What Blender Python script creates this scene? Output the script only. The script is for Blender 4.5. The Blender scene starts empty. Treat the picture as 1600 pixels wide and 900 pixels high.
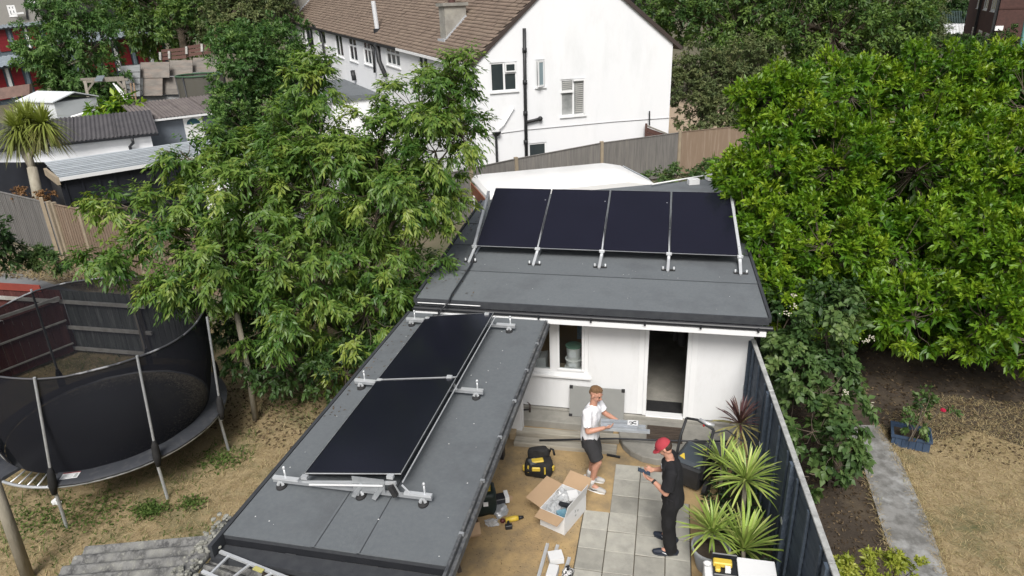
import bpy, bmesh, math, random
import numpy as np
from mathutils import Vector, Matrix, noise as mnoise
R = math.radians
random.seed(7)
sc = bpy.context.scene
col = sc.collection

# ---------------------------------------------------------------- camera
FPX = 1068.0; CAM_H = 6.9
pi_, ya_, ro_ = R(22.5), R(13.2), R(-2.2)
_f = Vector((-math.sin(ya_)*math.cos(pi_), math.cos(ya_)*math.cos(pi_), -math.sin(pi_)))
_r = Vector((math.cos(ya_), math.sin(ya_), 0)); _u = _r.cross(_f)
CR = _r*math.cos(ro_) + _u*math.sin(ro_); CU = -_r*math.sin(ro_) + _u*math.cos(ro_); CF = _f
CAM = Vector((0, 0, CAM_H))
cam = bpy.data.cameras.new('camera'); co = bpy.data.objects.new('camera', cam); col.objects.link(co)
cam.sensor_width = 36; cam.lens = FPX/1600*36; cam.clip_end = 2000; cam.clip_start = .1
co.matrix_world = Matrix(((CR.x, CU.x, -CF.x, 0), (CR.y, CU.y, -CF.y, 0), (CR.z, CU.z, -CF.z, CAM_H), (0, 0, 0, 1)))
sc.camera = co

# ---------------------------------------------------------------- world, sun, exposure (bright overcast day)
SUN_EL, SUN_AZ = R(48), R(172)          # azimuth measured clockwise from +Y
w = bpy.data.worlds.new("World"); sc.world = w; w.use_nodes = True
nt = w.node_tree; bg = nt.nodes['Background']
sky = nt.nodes.new('ShaderNodeTexSky'); sky.sky_type = 'NISHITA'; sky.sun_disc = False
sky.sun_elevation = SUN_EL; sky.sun_rotation = SUN_AZ; sky.air_density = 1.0; sky.dust_density = 5.0; sky.ozone_density = 1.0
hs = nt.nodes.new('ShaderNodeHueSaturation'); hs.inputs['Saturation'].default_value = .45
nt.links.new(sky.outputs[0], hs.inputs['Color']); nt.links.new(hs.outputs[0], bg.inputs[0]); bg.inputs[1].default_value = .085
sl = bpy.data.lights.new('sun', 'SUN'); so = bpy.data.objects.new('sun', sl); col.objects.link(so)
sl.energy = 2.6; sl.angle = R(24); sl.color = (1, .97, .92)
sd = Vector((math.sin(SUN_AZ)*math.cos(SUN_EL), math.cos(SUN_AZ)*math.cos(SUN_EL), math.sin(SUN_EL)))
so.rotation_euler = sd.to_track_quat('Z', 'Y').to_euler(); so.location = (0, -20, 40)
sc.view_settings.view_transform = 'Standard'; sc.view_settings.look = 'None'
sc.view_settings.exposure = 0.38; sc.view_settings.gamma = 1

# ---------------------------------------------------------------- locating helpers: a sight line met with a real plane
def ray(x, y): return CR*((x-800)/FPX) - CU*((y-450)/FPX) + CF
def G(x, y, z=0.0): d = ray(x, y); return CAM + d*((z-CAM_H)/d.z)
def YY(x, y, Y): d = ray(x, y); return CAM + d*(Y/d.y)
def XX(x, y, X): d = ray(x, y); return CAM + d*(X/d.x)
def D(x, y, zc): return CAM + ray(x, y)*zc
def HIT(x, y, p, n):
    d = ray(x, y); return CAM + d*((Vector(p)-CAM).dot(n)/d.dot(n))
def frame(o, ang=0.0): return Matrix.Translation(Vector(o)) @ Matrix.Rotation(ang, 4, 'Z')
def cols(o, x, y, z):
    m = Matrix.Identity(4)
    for i, c in enumerate((x, y, z, o)):
        for k in range(3): m[k][i] = c[k]
    return m

# ---------------------------------------------------------------- materials
MC = {}
def mat(name, c, rough=.8, c2=None, scale=4.0, amt=.5, bump=.15, bscale=60.0, metal=0.0, spec=.4, det=6, stretch=(1, 1, 1), c3=None, s3=.7, a3=.5, orand=.12, coords='Object', lo=.35, hi=.65):
    if name in MC: return MC[name]
    m = bpy.data.materials.new(name); m.use_nodes = True; t = m.node_tree; N = t.nodes.new; L = t.links.new
    b = t.nodes['Principled BSDF']; b.inputs['Roughness'].default_value = rough; b.inputs['Metallic'].default_value = metal
    b.inputs['Specular IOR Level'].default_value = spec
    if c2 is None: c2 = tuple(x*.8 for x in c)
    tc = N('ShaderNodeTexCoord'); mp = N('ShaderNodeMapping'); mp.inputs['Scale'].default_value = stretch
    L(tc.outputs[coords], mp.inputs[0])
    ob = N('ShaderNodeObjectInfo'); sc3 = N('ShaderNodeVectorMath'); sc3.operation = 'SCALE'; sc3.inputs[0].default_value = (37, 53, 71); L(ob.outputs['Random'], sc3.inputs['Scale']); L(sc3.outputs[0], mp.inputs['Location'])   # no two pieces share a pattern
    n = N('ShaderNodeTexNoise'); n.inputs['Scale'].default_value = scale; n.inputs['Detail'].default_value = det; n.inputs['Roughness'].default_value = .6
    L(mp.outputs[0], n.inputs['Vector'])
    cr = N('ShaderNodeValToRGB'); cr.color_ramp.elements[0].position = lo; cr.color_ramp.elements[1].position = hi
    cr.color_ramp.elements[0].color = (*c, 1); cr.color_ramp.elements[1].color = (*[c[i]*(1-amt)+c2[i]*amt for i in range(3)], 1)
    L(n.outputs['Fac'], cr.inputs[0]); out = cr.outputs[0]
    if c3 is not None:
        n3 = N('ShaderNodeTexNoise'); n3.inputs['Scale'].default_value = s3; n3.inputs['Detail'].default_value = 8; n3.inputs['Roughness'].default_value = .7
        L(mp.outputs[0], n3.inputs['Vector'])
        r3 = N('ShaderNodeValToRGB'); r3.color_ramp.elements[0].position = .5; r3.color_ramp.elements[1].position = .68
        r3.color_ramp.elements[1].color = (a3, a3, a3, 1); r3.color_ramp.elements[0].color = (0, 0, 0, 1)
        L(n3.outputs['Fac'], r3.inputs[0]); mx = N('ShaderNodeMix'); mx.data_type = 'RGBA'
        L(r3.outputs[0], mx.inputs['Factor']); L(out, mx.inputs['A']); mx.inputs['B'].default_value = (*c3, 1); out = mx.outputs['Result']
    if orand:
        oi = N('ShaderNodeObjectInfo'); mr = N('ShaderNodeMapRange'); mr.inputs[3].default_value = 1-orand; mr.inputs[4].default_value = 1+orand
        L(oi.outputs['Random'], mr.inputs[0]); h = N('ShaderNodeHueSaturation'); L(mr.outputs[0], h.inputs['Value']); L(out, h.inputs['Color']); out = h.outputs[0]
    L(out, b.inputs['Base Color'])
    if bump:
        nb = N('ShaderNodeTexNoise'); nb.inputs['Scale'].default_value = bscale; nb.inputs['Detail'].default_value = 3
        L(mp.outputs[0], nb.inputs['Vector']); bu = N('ShaderNodeBump'); bu.inputs['Strength'].default_value = bump; bu.inputs['Distance'].default_value = .01
        L(nb.outputs['Fac'], bu.inputs['Height']); L(bu.outputs[0], b.inputs['Normal'])
    MC[name] = m; return m
def leafmat(name, stops, trans=.3, rough=.45, spec=.4):
    m = bpy.data.materials.new(name); m.use_nodes = True; t = m.node_tree; N = t.nodes.new; L = t.links.new
    b = t.nodes['Principled BSDF']; b.inputs['Roughness'].default_value = rough; b.inputs['Specular IOR Level'].default_value = spec
    a = N('ShaderNodeAttribute'); a.attribute_name = 'tint'; cr = N('ShaderNodeValToRGB')
    e = cr.color_ramp.elements; e[0].position = stops[0][0]; e[0].color = (*stops[0][1], 1); e[1].position = stops[-1][0]; e[1].color = (*stops[-1][1], 1)
    for p, c in stops[1:-1]: x = e.new(p); x.color = (*c, 1)
    L(a.outputs['Fac'], cr.inputs[0]); L(cr.outputs[0], b.inputs['Base Color'])
    tr = N('ShaderNodeBsdfTranslucent'); h = N('ShaderNodeHueSaturation'); h.inputs['Saturation'].default_value = 1.15; h.inputs['Value'].default_value = 1.5
    L(cr.outputs[0], h.inputs['Color']); L(h.outputs[0], tr.inputs['Color'])
    mx = N('ShaderNodeMixShader'); mx.inputs[0].default_value = trans; L(b.outputs[0], mx.inputs[1]); L(tr.outputs[0], mx.inputs[2])
    L(mx.outputs[0], t.nodes['Material Output'].inputs[0]); return m
def seethrough(name, colr, alpha, rough=.6, tint=(1, 1, 1), spec=.5, moire=False):
    m = bpy.data.materials.new(name); m.use_nodes = True; t = m.node_tree; N = t.nodes.new; L = t.links.new
    b = t.nodes['Principled BSDF']; b.inputs['Roughness'].default_value = rough; b.inputs['Base Color'].default_value = (*colr, 1); b.inputs['Specular IOR Level'].default_value = spec
    tr = N('ShaderNodeBsdfTransparent'); tr.inputs[0].default_value = (*tint, 1)
    mx = N('ShaderNodeMixShader'); mx.inputs[0].default_value = alpha; L(tr.outputs[0], mx.inputs[1]); L(b.outputs[0], mx.inputs[2])
    if moire:
        tc = N('ShaderNodeTexCoord'); n = N('ShaderNodeTexNoise'); n.inputs['Scale'].default_value = 2.5; L(tc.outputs['Object'], n.inputs[0])
        lw = N('ShaderNodeLayerWeight'); lw.inputs[0].default_value = .5; pw = N('ShaderNodeMath'); pw.operation = 'POWER'; pw.inputs[1].default_value = 1.6; L(lw.outputs['Facing'], pw.inputs[0])   # threads close up at a slant
        mr = N('ShaderNodeMapRange'); mr.inputs[3].default_value = alpha; mr.inputs[4].default_value = .97; L(pw.outputs[0], mr.inputs[0]); L(mr.outputs[0], mx.inputs[0])
    L(mx.outputs[0], t.nodes['Material Output'].inputs[0]); return m

WHITE = mat('white_render', (.76, .77, .78), .85, (.70, .71, .73), 1.2, .6, .25, 90, c3=(.50, .50, .48), s3=1.4, a3=.3, orand=0, stretch=(1, 1, .4))
WHITEH = mat('white_painted_wall', (.80, .81, .83), .85, (.74, .76, .79), .8, .6, .25, 60, c3=(.58, .60, .60), s3=.9, a3=.28, orand=0, stretch=(1, 1, .35))
UPVC = mat('white_upvc', (.78, .79, .8), .35, (.72, .73, .74), 3, .4, .0, orand=.03)
FELT = mat('mineral_felt', (.125, .139, .152), .92, (.165, .18, .19), 22, .6, .5, 220, c3=(.10, .108, .118), s3=.8, a3=.8, orand=.05, lo=.3, hi=.75)
FELTD = mat('felt_edge', (.035, .038, .045), .8, (.06, .065, .07), 9, .5, .2, orand=.05)
BLACKP = mat('black_plastic', (.018, .02, .024), .4, (.03, .03, .035), 6, .5, .05)
BLACKR = mat('black_rubber', (.02, .02, .022), .75, (.035, .035, .035), 12, .5, .2)
ALU = mat('aluminium', (.68, .70, .72), .38, (.58, .60, .62), 8, .5, .05, metal=.45)
GALV = mat('galvanised_steel', (.50, .52, .54), .42, (.36, .38, .40), 14, .7, .1, metal=.5)
PANELG = mat('solar_glass', (.0085, .0085, .017), .22, (.0105, .0105, .021), 1.5, .5, 0, spec=.5, orand=0)
RAILM = mat('mill_finish_rail', (.50, .53, .57), .42, (.36, .39, .42), 10, .6, .05, metal=.4)
PLANK = mat('weathered_plank', (.38, .355, .30), .9, (.26, .24, .20), 3, .8, .35, 40, stretch=(.7, 6, 6), c3=(.20, .19, .17), s3=1.5, a3=.5, orand=.1)
CONC = mat('concrete', (.30, .29, .26), .92, (.21, .205, .185), 3.5, .8, .4, 60, c3=(.15, .15, .14), s3=2.2, a3=.45)
SLAB = mat('paving_slab', (.40, .39, .345), .9, (.31, .305, .275), 6, .8, .35, 80, c3=(.22, .215, .195), s3=2.2, a3=.6, orand=.2)
SAND = mat('sandy_ground', (.42, .30, .15), .97, (.30, .21, .11), 3.2, .9, .9, 40, c3=(.21, .175, .12), s3=.8, a3=.75, orand=0)
WOODG = mat('weathered_wood', (.27, .245, .21), .9, (.19, .175, .15), 3, .8, .35, 40, stretch=(6, 6, .7), c3=(.14, .13, .12), s3=1.2, a3=.4, orand=.12)
WOODB = mat('brown_wood', (.23, .16, .105), .88, (.16, .11, .075), 3, .8, .35, 40, stretch=(6, 6, .7), c3=(.30, .26, .2), s3=1.2, a3=.35, orand=.12)
WOODL = mat('pale_timber', (.42, .33, .21), .85, (.32, .25, .16), 4, .7, .3, 40, stretch=(1, 1, 5))
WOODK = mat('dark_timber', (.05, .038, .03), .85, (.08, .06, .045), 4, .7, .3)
BLUEF = mat('blue_grey_painted_board', (.055, .075, .105), .75, (.085, .11, .145), 3, .8, .5, 45, stretch=(5, .8, 9), c3=(.13, .16, .2), s3=1.5, a3=.35, orand=.12)
BRICK = mat('red_brick_wall', (.095, .048, .042), .9, (.065, .036, .032), 6, .8, .3, orand=.1)
TILE = mat('roof_tile', (.25, .19, .15), .9, (.165, .125, .10), 2.5, .8, .4, 30, c3=(.27, .215, .165), s3=1.1, a3=.55, orand=0, lo=.3, hi=.7)
ASB = mat('lichen_fibre_cement', (.19, .19, .185), .95, (.06, .06, .062), 14, .95, .8, 40, c3=(.40, .40, .36), s3=7, a3=.75, orand=.05, lo=.42, hi=.58)
GLASSD = mat('dark_window_glass', (.03, .04, .045), .08, (.05, .06, .06), 1.2, .7, 0, spec=.8)
BARK = mat('bark', (.12, .095, .07), .95, (.07, .055, .04), 8, .8, .8, 30, stretch=(1, 1, .3), c3=(.2, .19, .16), s3=3, a3=.4)
BARKL = mat('pale_bark', (.34, .31, .25), .95, (.22, .195, .15), 8, .8, .8, 30, stretch=(1, 1, .3), c3=(.3, .3, .24), s3=3, a3=.4)
CARD = mat('cardboard', (.42, .29, .18), .88, (.36, .25, .155), 3, .6, .1, orand=.06)
WCARD = mat('white_card', (.72, .73, .74), .7, (.64, .65, .66), 3, .5, .05, orand=.04)
SKIN = mat('skin', (.50, .27, .19), .5, (.43, .21, .15), 9, .6, .08, orand=0)
DRYG = mat('dry_lawn', (.33, .26, .15), .98, (.22, .165, .09), 6, .85, .9, 45, c3=(.055, .075, .03), s3=.9, a3=.85, orand=0)
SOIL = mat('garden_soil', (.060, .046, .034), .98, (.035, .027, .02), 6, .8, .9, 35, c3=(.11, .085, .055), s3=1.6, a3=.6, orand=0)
FARG = mat('rough_ground', (.14, .12, .08), .98, (.08, .085, .045), .6, .9, .6, 5, c3=(.24, .21, .16), s3=.12, a3=.6, orand=0)
CORR = mat('grey_corrugated_sheet', (.26, .30, .33), .55, (.20, .235, .26), 2, .7, .05, metal=.3, c3=(.13, .14, .15), s3=1.5, a3=.3)
CORB = mat('brown_corrugated_sheet', (.15, .13, .125), .9, (.105, .09, .09), 2, .8, .2, c3=(.22, .2, .18), s3=1.6, a3=.4)
RED = mat('red_painted_door', (.20, .014, .02), .5, (.14, .012, .016), 3, .6, .05)

# ---------------------------------------------------------------- mesh builder
class MB:
    def __init__(s, M=None): s.v = []; s.f = []; s.m = []; s.M = M
    def add(s, vs, fs, m=0):
        k = len(s.v)
        s.v += [tuple(s.M @ Vector(p)) for p in vs] if s.M is not None else [tuple(p) for p in vs]
        s.f += [tuple(i+k for i in f) for f in fs]; s.m += [m]*len(fs); return s
    def bx(s, x0, x1, y0, y1, z0, z1, m=0):
        return s.add([(x0,y0,z0),(x1,y0,z0),(x1,y1,z0),(x0,y1,z0),(x0,y0,z1),(x1,y0,z1),(x1,y1,z1),(x0,y1,z1)],
                     [(0,3,2,1),(4,5,6,7),(0,1,5,4),(1,2,6,5),(2,3,7,6),(3,0,4,7)], m)
    def box(s, c, d, rot=None, m=0):
        vs = [Vector((i*d[0]/2, j*d[1]/2, k*d[2]/2)) for k in (-1, 1) for i, j in ((-1,-1),(1,-1),(1,1),(-1,1))]
        if rot is not None:
            if not isinstance(rot, Matrix): rot = Matrix.Rotation(rot, 3, 'Z')
            vs = [rot @ p for p in vs]
        c = Vector(c); return s.add([p+c for p in vs], [(0,3,2,1),(4,5,6,7),(0,1,5,4),(1,2,6,5),(2,3,7,6),(3,0,4,7)], m)
    def bar(s, a, b, wd, ht, up=(0, 0, 1), m=0):      # box from a to b
        a = Vector(a); b = Vector(b); d = (b-a); l = d.length; d.normalize(); up = Vector(up); x = d.cross(up)
        if x.length < 1e-4: x = d.cross(Vector((1, 0, 0)))
        x.normalize(); z = x.cross(d)
        return s.box((a+b)/2, (wd, l, ht), Matrix((x, d, z)).transposed(), m)
    def prism(s, pts, ext, m=0):
        n = len(pts); ext = Vector(ext); a = [Vector(p) for p in pts]; b = [p+ext for p in a]
        return s.add(a+b, [tuple(range(n))[::-1], tuple(range(n, 2*n))]+[(i, (i+1) % n, (i+1) % n+n, i+n) for i in range(n)], m)
    def tube(s, pts, r, n=8, m=0, cap=True, fl=1.0):
        pts = [Vector(p) for p in pts]; rs = r if isinstance(r, (list, tuple)) else [r]*len(pts)
        d0 = (pts[1]-pts[0]).normalized(); ref = Vector((0, 0, 1)) if abs(d0.z) < .9 else Vector((1, 0, 0)); x = d0.cross(ref).normalized(); vs = []
        for i, p in enumerate(pts):
            d = (pts[min(i+1, len(pts)-1)]-pts[max(i-1, 0)]).normalized(); x = (x-d*x.dot(d)).normalized(); y = d.cross(x)
            for k in range(n):
                a = 2*math.pi*k/n; vs.append(p + x*math.cos(a)*rs[i] + y*math.sin(a)*rs[i]*fl)
        fs = [(i*n+k, i*n+(k+1) % n, (i+1)*n+(k+1) % n, (i+1)*n+k) for i in range(len(pts)-1) for k in range(n)]
        if cap: fs += [tuple(range(n))[::-1], tuple(range((len(pts)-1)*n, len(pts)*n))]
        return s.add(vs, fs, m)
    def lathe(s, prof, c=(0, 0, 0), n=24, m=0, sx=1, sy=1):
        c = Vector(c); vs = [c+Vector((r*math.cos(2*math.pi*k/n)*sx, r*math.sin(2*math.pi*k/n)*sy, z)) for r, z in prof for k in range(n)]
        fs = [(i*n+k, i*n+(k+1) % n, (i+1)*n+(k+1) % n, (i+1)*n+k) for i in range(len(prof)-1) for k in range(n)]
        return s.add(vs, fs, m)
    def ball(s, c, r, n=12, m=0, rot=None):
        if not isinstance(r, (list, tuple)): r = (r, r, r)
        vs = []; k2 = n//2
        for i in range(k2+1):
            a = math.pi*i/k2
            for j in range(n):
                b = 2*math.pi*j/n; p = Vector((math.sin(a)*math.cos(b)*r[0], math.sin(a)*math.sin(b)*r[1], -math.cos(a)*r[2]))
                vs.append((rot @ p if rot is not None else p)+Vector(c))
        return s.add(vs, [(i*n+j, i*n+(j+1) % n, (i+1)*n+(j+1) % n, (i+1)*n+j) for i in range(k2) for j in range(n)], m)
    def build(s, name, mt, parent=None, kind=None, label=None, smooth=False, bevel=0, origin=None):
        vs = [Vector(p) for p in s.v]
        if origin is None:
            lo = [min(p[i] for p in vs) for i in range(3)]; hi = [max(p[i] for p in vs) for i in range(3)]
            origin = Vector(((lo[0]+hi[0])/2, (lo[1]+hi[1])/2, lo[2] if parent is None else (lo[2]+hi[2])/2))
        origin = Vector(origin); me = bpy.data.meshes.new(name); me.from_pydata([p-origin for p in vs], [], s.f); me.validate()
        for x in (mt if isinstance(mt, (list, tuple)) else [mt]): me.materials.append(x)
        if len(me.polygons) == len(s.m): me.polygons.foreach_set('material_index', s.m)
        if smooth: me.polygons.foreach_set('use_smooth', [True]*len(me.polygons)); 
        me.update(); o = bpy.data.objects.new(name, me); col.objects.link(o); place(o, origin, parent)
        if smooth == 'auto':
            md = o.modifiers.new('edge', 'EDGE_SPLIT'); md.split_angle = R(35)
        if bevel: md = o.modifiers.new('bevel', 'BEVEL'); md.width = bevel; md.segments = 1; md.limit_method = 'ANGLE'
        if kind: o['kind'] = kind
        if label: o['label'] = label
        return o
WO = {}
def place(o, origin, parent):
    WO[o.name] = Vector(origin)
    if parent is not None:
        o.parent = parent; o.location = Vector(origin)-WO[parent.name]
    else: o.location = origin
def T(name, label, cat, loc, group=None, kind=None):
    o = bpy.data.objects.new(name, None); o.empty_display_size = .2; col.objects.link(o); o.location = loc; WO[o.name] = Vector(loc)
    o['label'] = label; o['category'] = cat
    if group: o['group'] = group
    return o
def tag(o, label, cat, group=None, kind=None):
    o['label'] = label; o['category'] = cat
    if group: o['group'] = group
    if kind: o['kind'] = kind
    return o
def struct(o): o['kind'] = 'structure'; return o
def share(src, loc, parent, rot=None, scale=None):     # another part with the same mesh, loc in world space
    o = src.copy(); col.objects.link(o); o.parent = None; place(o, loc, parent)
    if rot is not None: o.rotation_euler = rot
    if scale is not None: o.scale = scale
    return o
def copy_thing(src, loc, rotz, label, group=None):
    r = src.copy(); col.objects.link(r); r.location = loc; r.rotation_euler = (0, 0, rotz); r['label'] = label
    if group: r['group'] = group
    for ch in src.children:
        c = ch.copy(); col.objects.link(c); c.parent = r
        for g in ch.children: d = g.copy(); col.objects.link(d); d.parent = c
    return r
def wall(mb, x0, x1, z0, z1, th, ops=(), m=0):          # wall in the local xz plane, y 0..th, with openings (x0,x1,z0,z1)
    xs = sorted({x0, x1, *[o[0] for o in ops], *[o[1] for o in ops]})
    for a, b in zip(xs, xs[1:]):
        cuts = sorted([(o[2], o[3]) for o in ops if o[0] <= a+1e-6 and o[1] >= b-1e-6]); z = z0
        for c, d in cuts:
            if c > z+1e-4: mb.bx(a, b, 0, th, z, c, m)
            z = d
        if z < z1-1e-4: mb.bx(a, b, 0, th, z, z1, m)
def window(parent, M, x0, x1, z0, z1, bars=(), rails=(), glass=None, fw=.06, sill=True, fmat=None, rec=.05, name='window', label=None):
    fmat = fmat or UPVC; glass = glass or GLASSD; mb = MB(M); y0, y1 = rec-.02, rec+.04
    mb.bx(x0, x0+fw, y0, y1, z0, z1).bx(x1-fw, x1, y0, y1, z0, z1).bx(x0+fw, x1-fw, y0, y1, z0, z0+fw).bx(x0+fw, x1-fw, y0, y1, z1-fw, z1)
    for b in bars: mb.bx(b-fw*.6, b+fw*.6, y0+.003, y1-.003, z0+fw, z1-fw)
    bs = [x0+fw]+list(bars)+[x1-fw]
    for (zr, i) in rails: mb.bx(bs[i]+(fw*.6 if i else 0), bs[i+1]-(fw*.6 if i+1 < len(bs)-1 else 0), y0+.006, y1-.006, zr-fw*.5, zr+fw*.5)
    o = mb.build(name, fmat, parent, label=label)
    for i in range(len(bs)-1):
        MB(M).bx(bs[i], bs[i+1], rec+.005, rec+.015, z0+fw*.5, z1-fw*.5).build('pane', glass, o)
    if sill: MB(M).bx(x0-.05, x1+.05, -.06, rec, z0-.05, z0-.002).build('sill', fmat, o)
    return o

# ---------------------------------------------------------------- foliage
rng = np.random.default_rng(11)
def unit(a): return a/np.maximum(np.linalg.norm(a, axis=-1, keepdims=True), 1e-9)
def leaves_mesh(name, P, Dv, Nv, Ln, Wd, tint, mt, parent, kind='stuff', label=None, curl=.18):
    n = len(P); Dv = unit(Dv); S = unit(np.cross(Dv, Nv)); U = np.cross(S, Dv); Ln = Ln[:, None]; Wd = Wd[:, None]
    mid = P+Dv*Ln*.48; drop = np.array([0, 0, -1.])*Ln*curl
    V = np.stack([P, mid+S*Wd*.5+drop*.3+U*Wd*.18, mid-S*Wd*.5+drop*.3+U*Wd*.18, mid+drop*.25, P+Dv*Ln+drop], 1).reshape(-1, 3)
    F = (np.arange(n)[:, None, None]*5+np.array([[0, 1, 3], [0, 3, 2], [1, 4, 3], [3, 4, 2]])[None]).reshape(-1)
    return raw_mesh(name, V, F, 3, np.repeat(tint, 5), mt, parent, kind, label)
def raw_mesh(name, V, F, k, tint, mt, parent, kind='stuff', label=None):
    org = Vector(WO[parent.name]) if parent is not None else Vector((float(V[:, 0].mean()), float(V[:, 1].mean()), float(V[:, 2].min())))
    V = V-np.array(org)[None]; me = bpy.data.meshes.new(name); me.vertices.add(len(V)); me.vertices.foreach_set('co', V.astype(np.float32).ravel())
    nf = len(F)//k; me.loops.add(len(F)); me.loops.foreach_set('vertex_index', F.astype(np.int32)); me.polygons.add(nf)
    me.polygons.foreach_set('loop_start', np.arange(nf, dtype=np.int32)*k); me.polygons.foreach_set('loop_total', np.full(nf, k, np.int32))
    me.update(calc_edges=True)
    if tint is not None: a = me.attributes.new('tint', 'FLOAT', 'POINT'); a.data.foreach_set('value', tint.astype(np.float32))
    me.materials.append(mt); o = bpy.data.objects.new(name, me); col.objects.link(o); place(o, org, parent)
    if kind: o['kind'] = kind
    if label: o['label'] = label
    return o
def crown(blobs, parent, mt, nb, nt_, nl, Lf, Wf, spread=.9, droop=.3, up=.3, br=.32, tipb=.25, name='crown', shell=.55, fill=.25, spray=None, sag=.3, flat=0.0):
    """blobs (px,py,rx,ry,depth): nb boughs over them, nt_ twigs a bough, nl leaves a twig"""
    B = []
    for b in blobs:
        px, py, rx, ry, zc = b[:5]; c = np.array(D(px, py, zc)); a = rx*zc/FPX; h = ry*zc/FPX; B.append((c, np.array([a, (b[5] if len(b) > 5 else 1)*min(a, h)*1.0+.15*a, h])))
    wts = np.array([(b[1][0]*b[1][2])**.78 for b in B]); wts = wts/wts.sum(); idx = rng.choice(len(B), nb, p=wts)
    C = np.stack([B[i][0] for i in idx]); Rr = np.stack([B[i][1] for i in idx])
    d = unit(rng.normal(size=(nb, 3))); inner = rng.random(nb) < fill
    rad = np.where(inner, rng.random(nb)**.5*.7, shell+(1.02-shell)*rng.random(nb)**.6)
    bc = C+d*Rr*rad[:, None]; outd = unit(d*np.array([1, 1, 1.2])+np.array([0, 0, up])); btint = rng.normal(0, .13, nb)
    # twigs
    if name == 'crown':
        r0_ = br*.055; A_ = C+np.array([0, 0, -.15])*Rr; Mdl = (A_+bc)/2+np.array([0, 0, -.12])*Rr[:, 2:]+rng.normal(0, br*.12, bc.shape); E_ = bc+outd*br*.7; ringz = []
        for p_, r_, dn in ((A_, r0_, Mdl-A_), (Mdl, r0_*.6, bc-Mdl), (bc, r0_*.35, E_-bc), (E_, r0_*.12, E_-bc)):
            x_ = unit(np.cross(dn, np.array([.3, .2, 1.]))); y_ = unit(np.cross(dn, x_)); ringz += [p_+(x_*math.cos(q_)+y_*math.sin(q_))*r_ for q_ in (0, 2.094, 4.189)]
        Vw = np.stack(ringz, 1).reshape(-1, 3); Fw = (np.arange(nb)[:, None, None]*12+np.array([[3*i+k, 3*i+(k+1) % 3, 3*i+3+(k+1) % 3, 3*i+3+k] for i in range(3) for k in range(3)])[None]).reshape(-1); raw_mesh('twigs', Vw, Fw, 4, None, BARK, parent)
    tn = nb*nt_; bi = np.repeat(np.arange(nb), nt_); td = unit(outd[bi]+rng.normal(0, .75, (tn, 3))); brs = br*rng.uniform(.6, 1.25, nb)
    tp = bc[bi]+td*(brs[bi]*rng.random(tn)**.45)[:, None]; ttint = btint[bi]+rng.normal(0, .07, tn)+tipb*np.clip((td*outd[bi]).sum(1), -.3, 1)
    ln = tn*nl; ti = np.repeat(np.arange(tn), nl); ax = td[ti]; q = unit(np.cross(ax, rng.normal(size=(ln, 3)))); sprl = Lf*1.0 if spray is None else spray; kk_ = np.tile(np.arange(nl), tn); u_ = ((kk_+.5)/nl)[:, None]
    sd_v = unit(np.cross(ax, np.array([0, 0, 1.]))+1e-6); q = unit(q*(1-flat)+sd_v*np.where(kk_ % 2, 1, -1)[:, None]*flat)
    sp = rng.uniform(.5, 1.1, (ln, 1))*spread; ld = unit(ax*(1-sp*.6)+q*sp+np.array([0, 0, -droop])*rng.uniform(.5, 1.5, (ln, 1)))
    lp = tp[ti]+ax*(u_-.5)*sprl*rng.uniform(.8, 1.1, (ln, 1))-np.array([0, 0, 1.])*sag*sprl*u_**2; ld = unit(ld+ax*(u_-.3)*.9); L = Lf*rng.uniform(.5, 1.25, ln); W = Wf*rng.uniform(.75, 1.2, ln)
    Nn = unit(ax+np.array([0, 0, .6])+rng.normal(0, .3, (ln, 3)))
    return leaves_mesh(name, lp, ld, Nn, L, W, .5+ttint[ti]+rng.normal(0, .07, ln), mt, parent)
def tree(name, label, base, blobs, mt, bark, r0, fork, limbs, group=None, cat='tree', **kw):
    base = Vector(base); t = T(name, label, cat, base, group); fork = Vector(fork); mb = MB(); mid = base.lerp(fork, .5)+Vector((.05, -.04, 0))*r0*8
    mb.tube([base, base.lerp(fork, .06), mid, fork], [r0*1.35, r0, r0*.85, r0*.7], 9); mb.build('trunk', bark, t, smooth=True)
    for (px, py, zc) in limbs:
        e = D(px, py, zc); m1 = fork.lerp(e, .45)+Vector((0, 0, (e-fork).length*.08))
        MB().tube([fork-Vector((0, 0, r0*.5)), fork.lerp(m1, .5)+Vector((.02, .02, .03)), m1, m1.lerp(e, .6)+Vector((.05, 0, .04)), e], [r0*.5, r0*.38, r0*.28, r0*.16, r0*.06], 7).build('limb', bark, t, smooth=True)
    crown(blobs, t, mt, **kw); return t
def blades(name, n, inside, zf, Lr, Wr, mt, flat=.35, parent=None, pts=None):
    """many small blades, random over a patch"""
    P = pts if pts is not None else inside(n); n = len(P); a = rng.random(n)*6.283; el = rng.random(n)**1.5*flat
    Dv = np.stack([np.cos(a)*np.cos(el), np.sin(a)*np.cos(el), np.sin(el)], 1); S = np.stack([-np.sin(a), np.cos(a), np.zeros(n)], 1)
    L = rng.uniform(*Lr, n)[:, None]; W = rng.uniform(*Wr, n)[:, None]; base = np.column_stack([P, np.full(n, zf)])
    V = np.stack([base-S*W/2, base+S*W/2, base+Dv*L*.6+np.array([0, 0, .25])*L*flat, base+Dv*L], 1)
    V = np.stack([V[:, 0], V[:, 1], V[:, 2]+S*W*.3, V[:, 2]-S*W*.3, V[:, 3]], 1).reshape(-1, 3)
    F = (np.arange(n)[:, None, None]*5+np.array([[0, 1, 2], [0, 2, 3], [3, 2, 4]])[None]).reshape(-1)
    return raw_mesh(name, V, F, 3, np.repeat(rng.random(n), 5), mt, parent)
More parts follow.
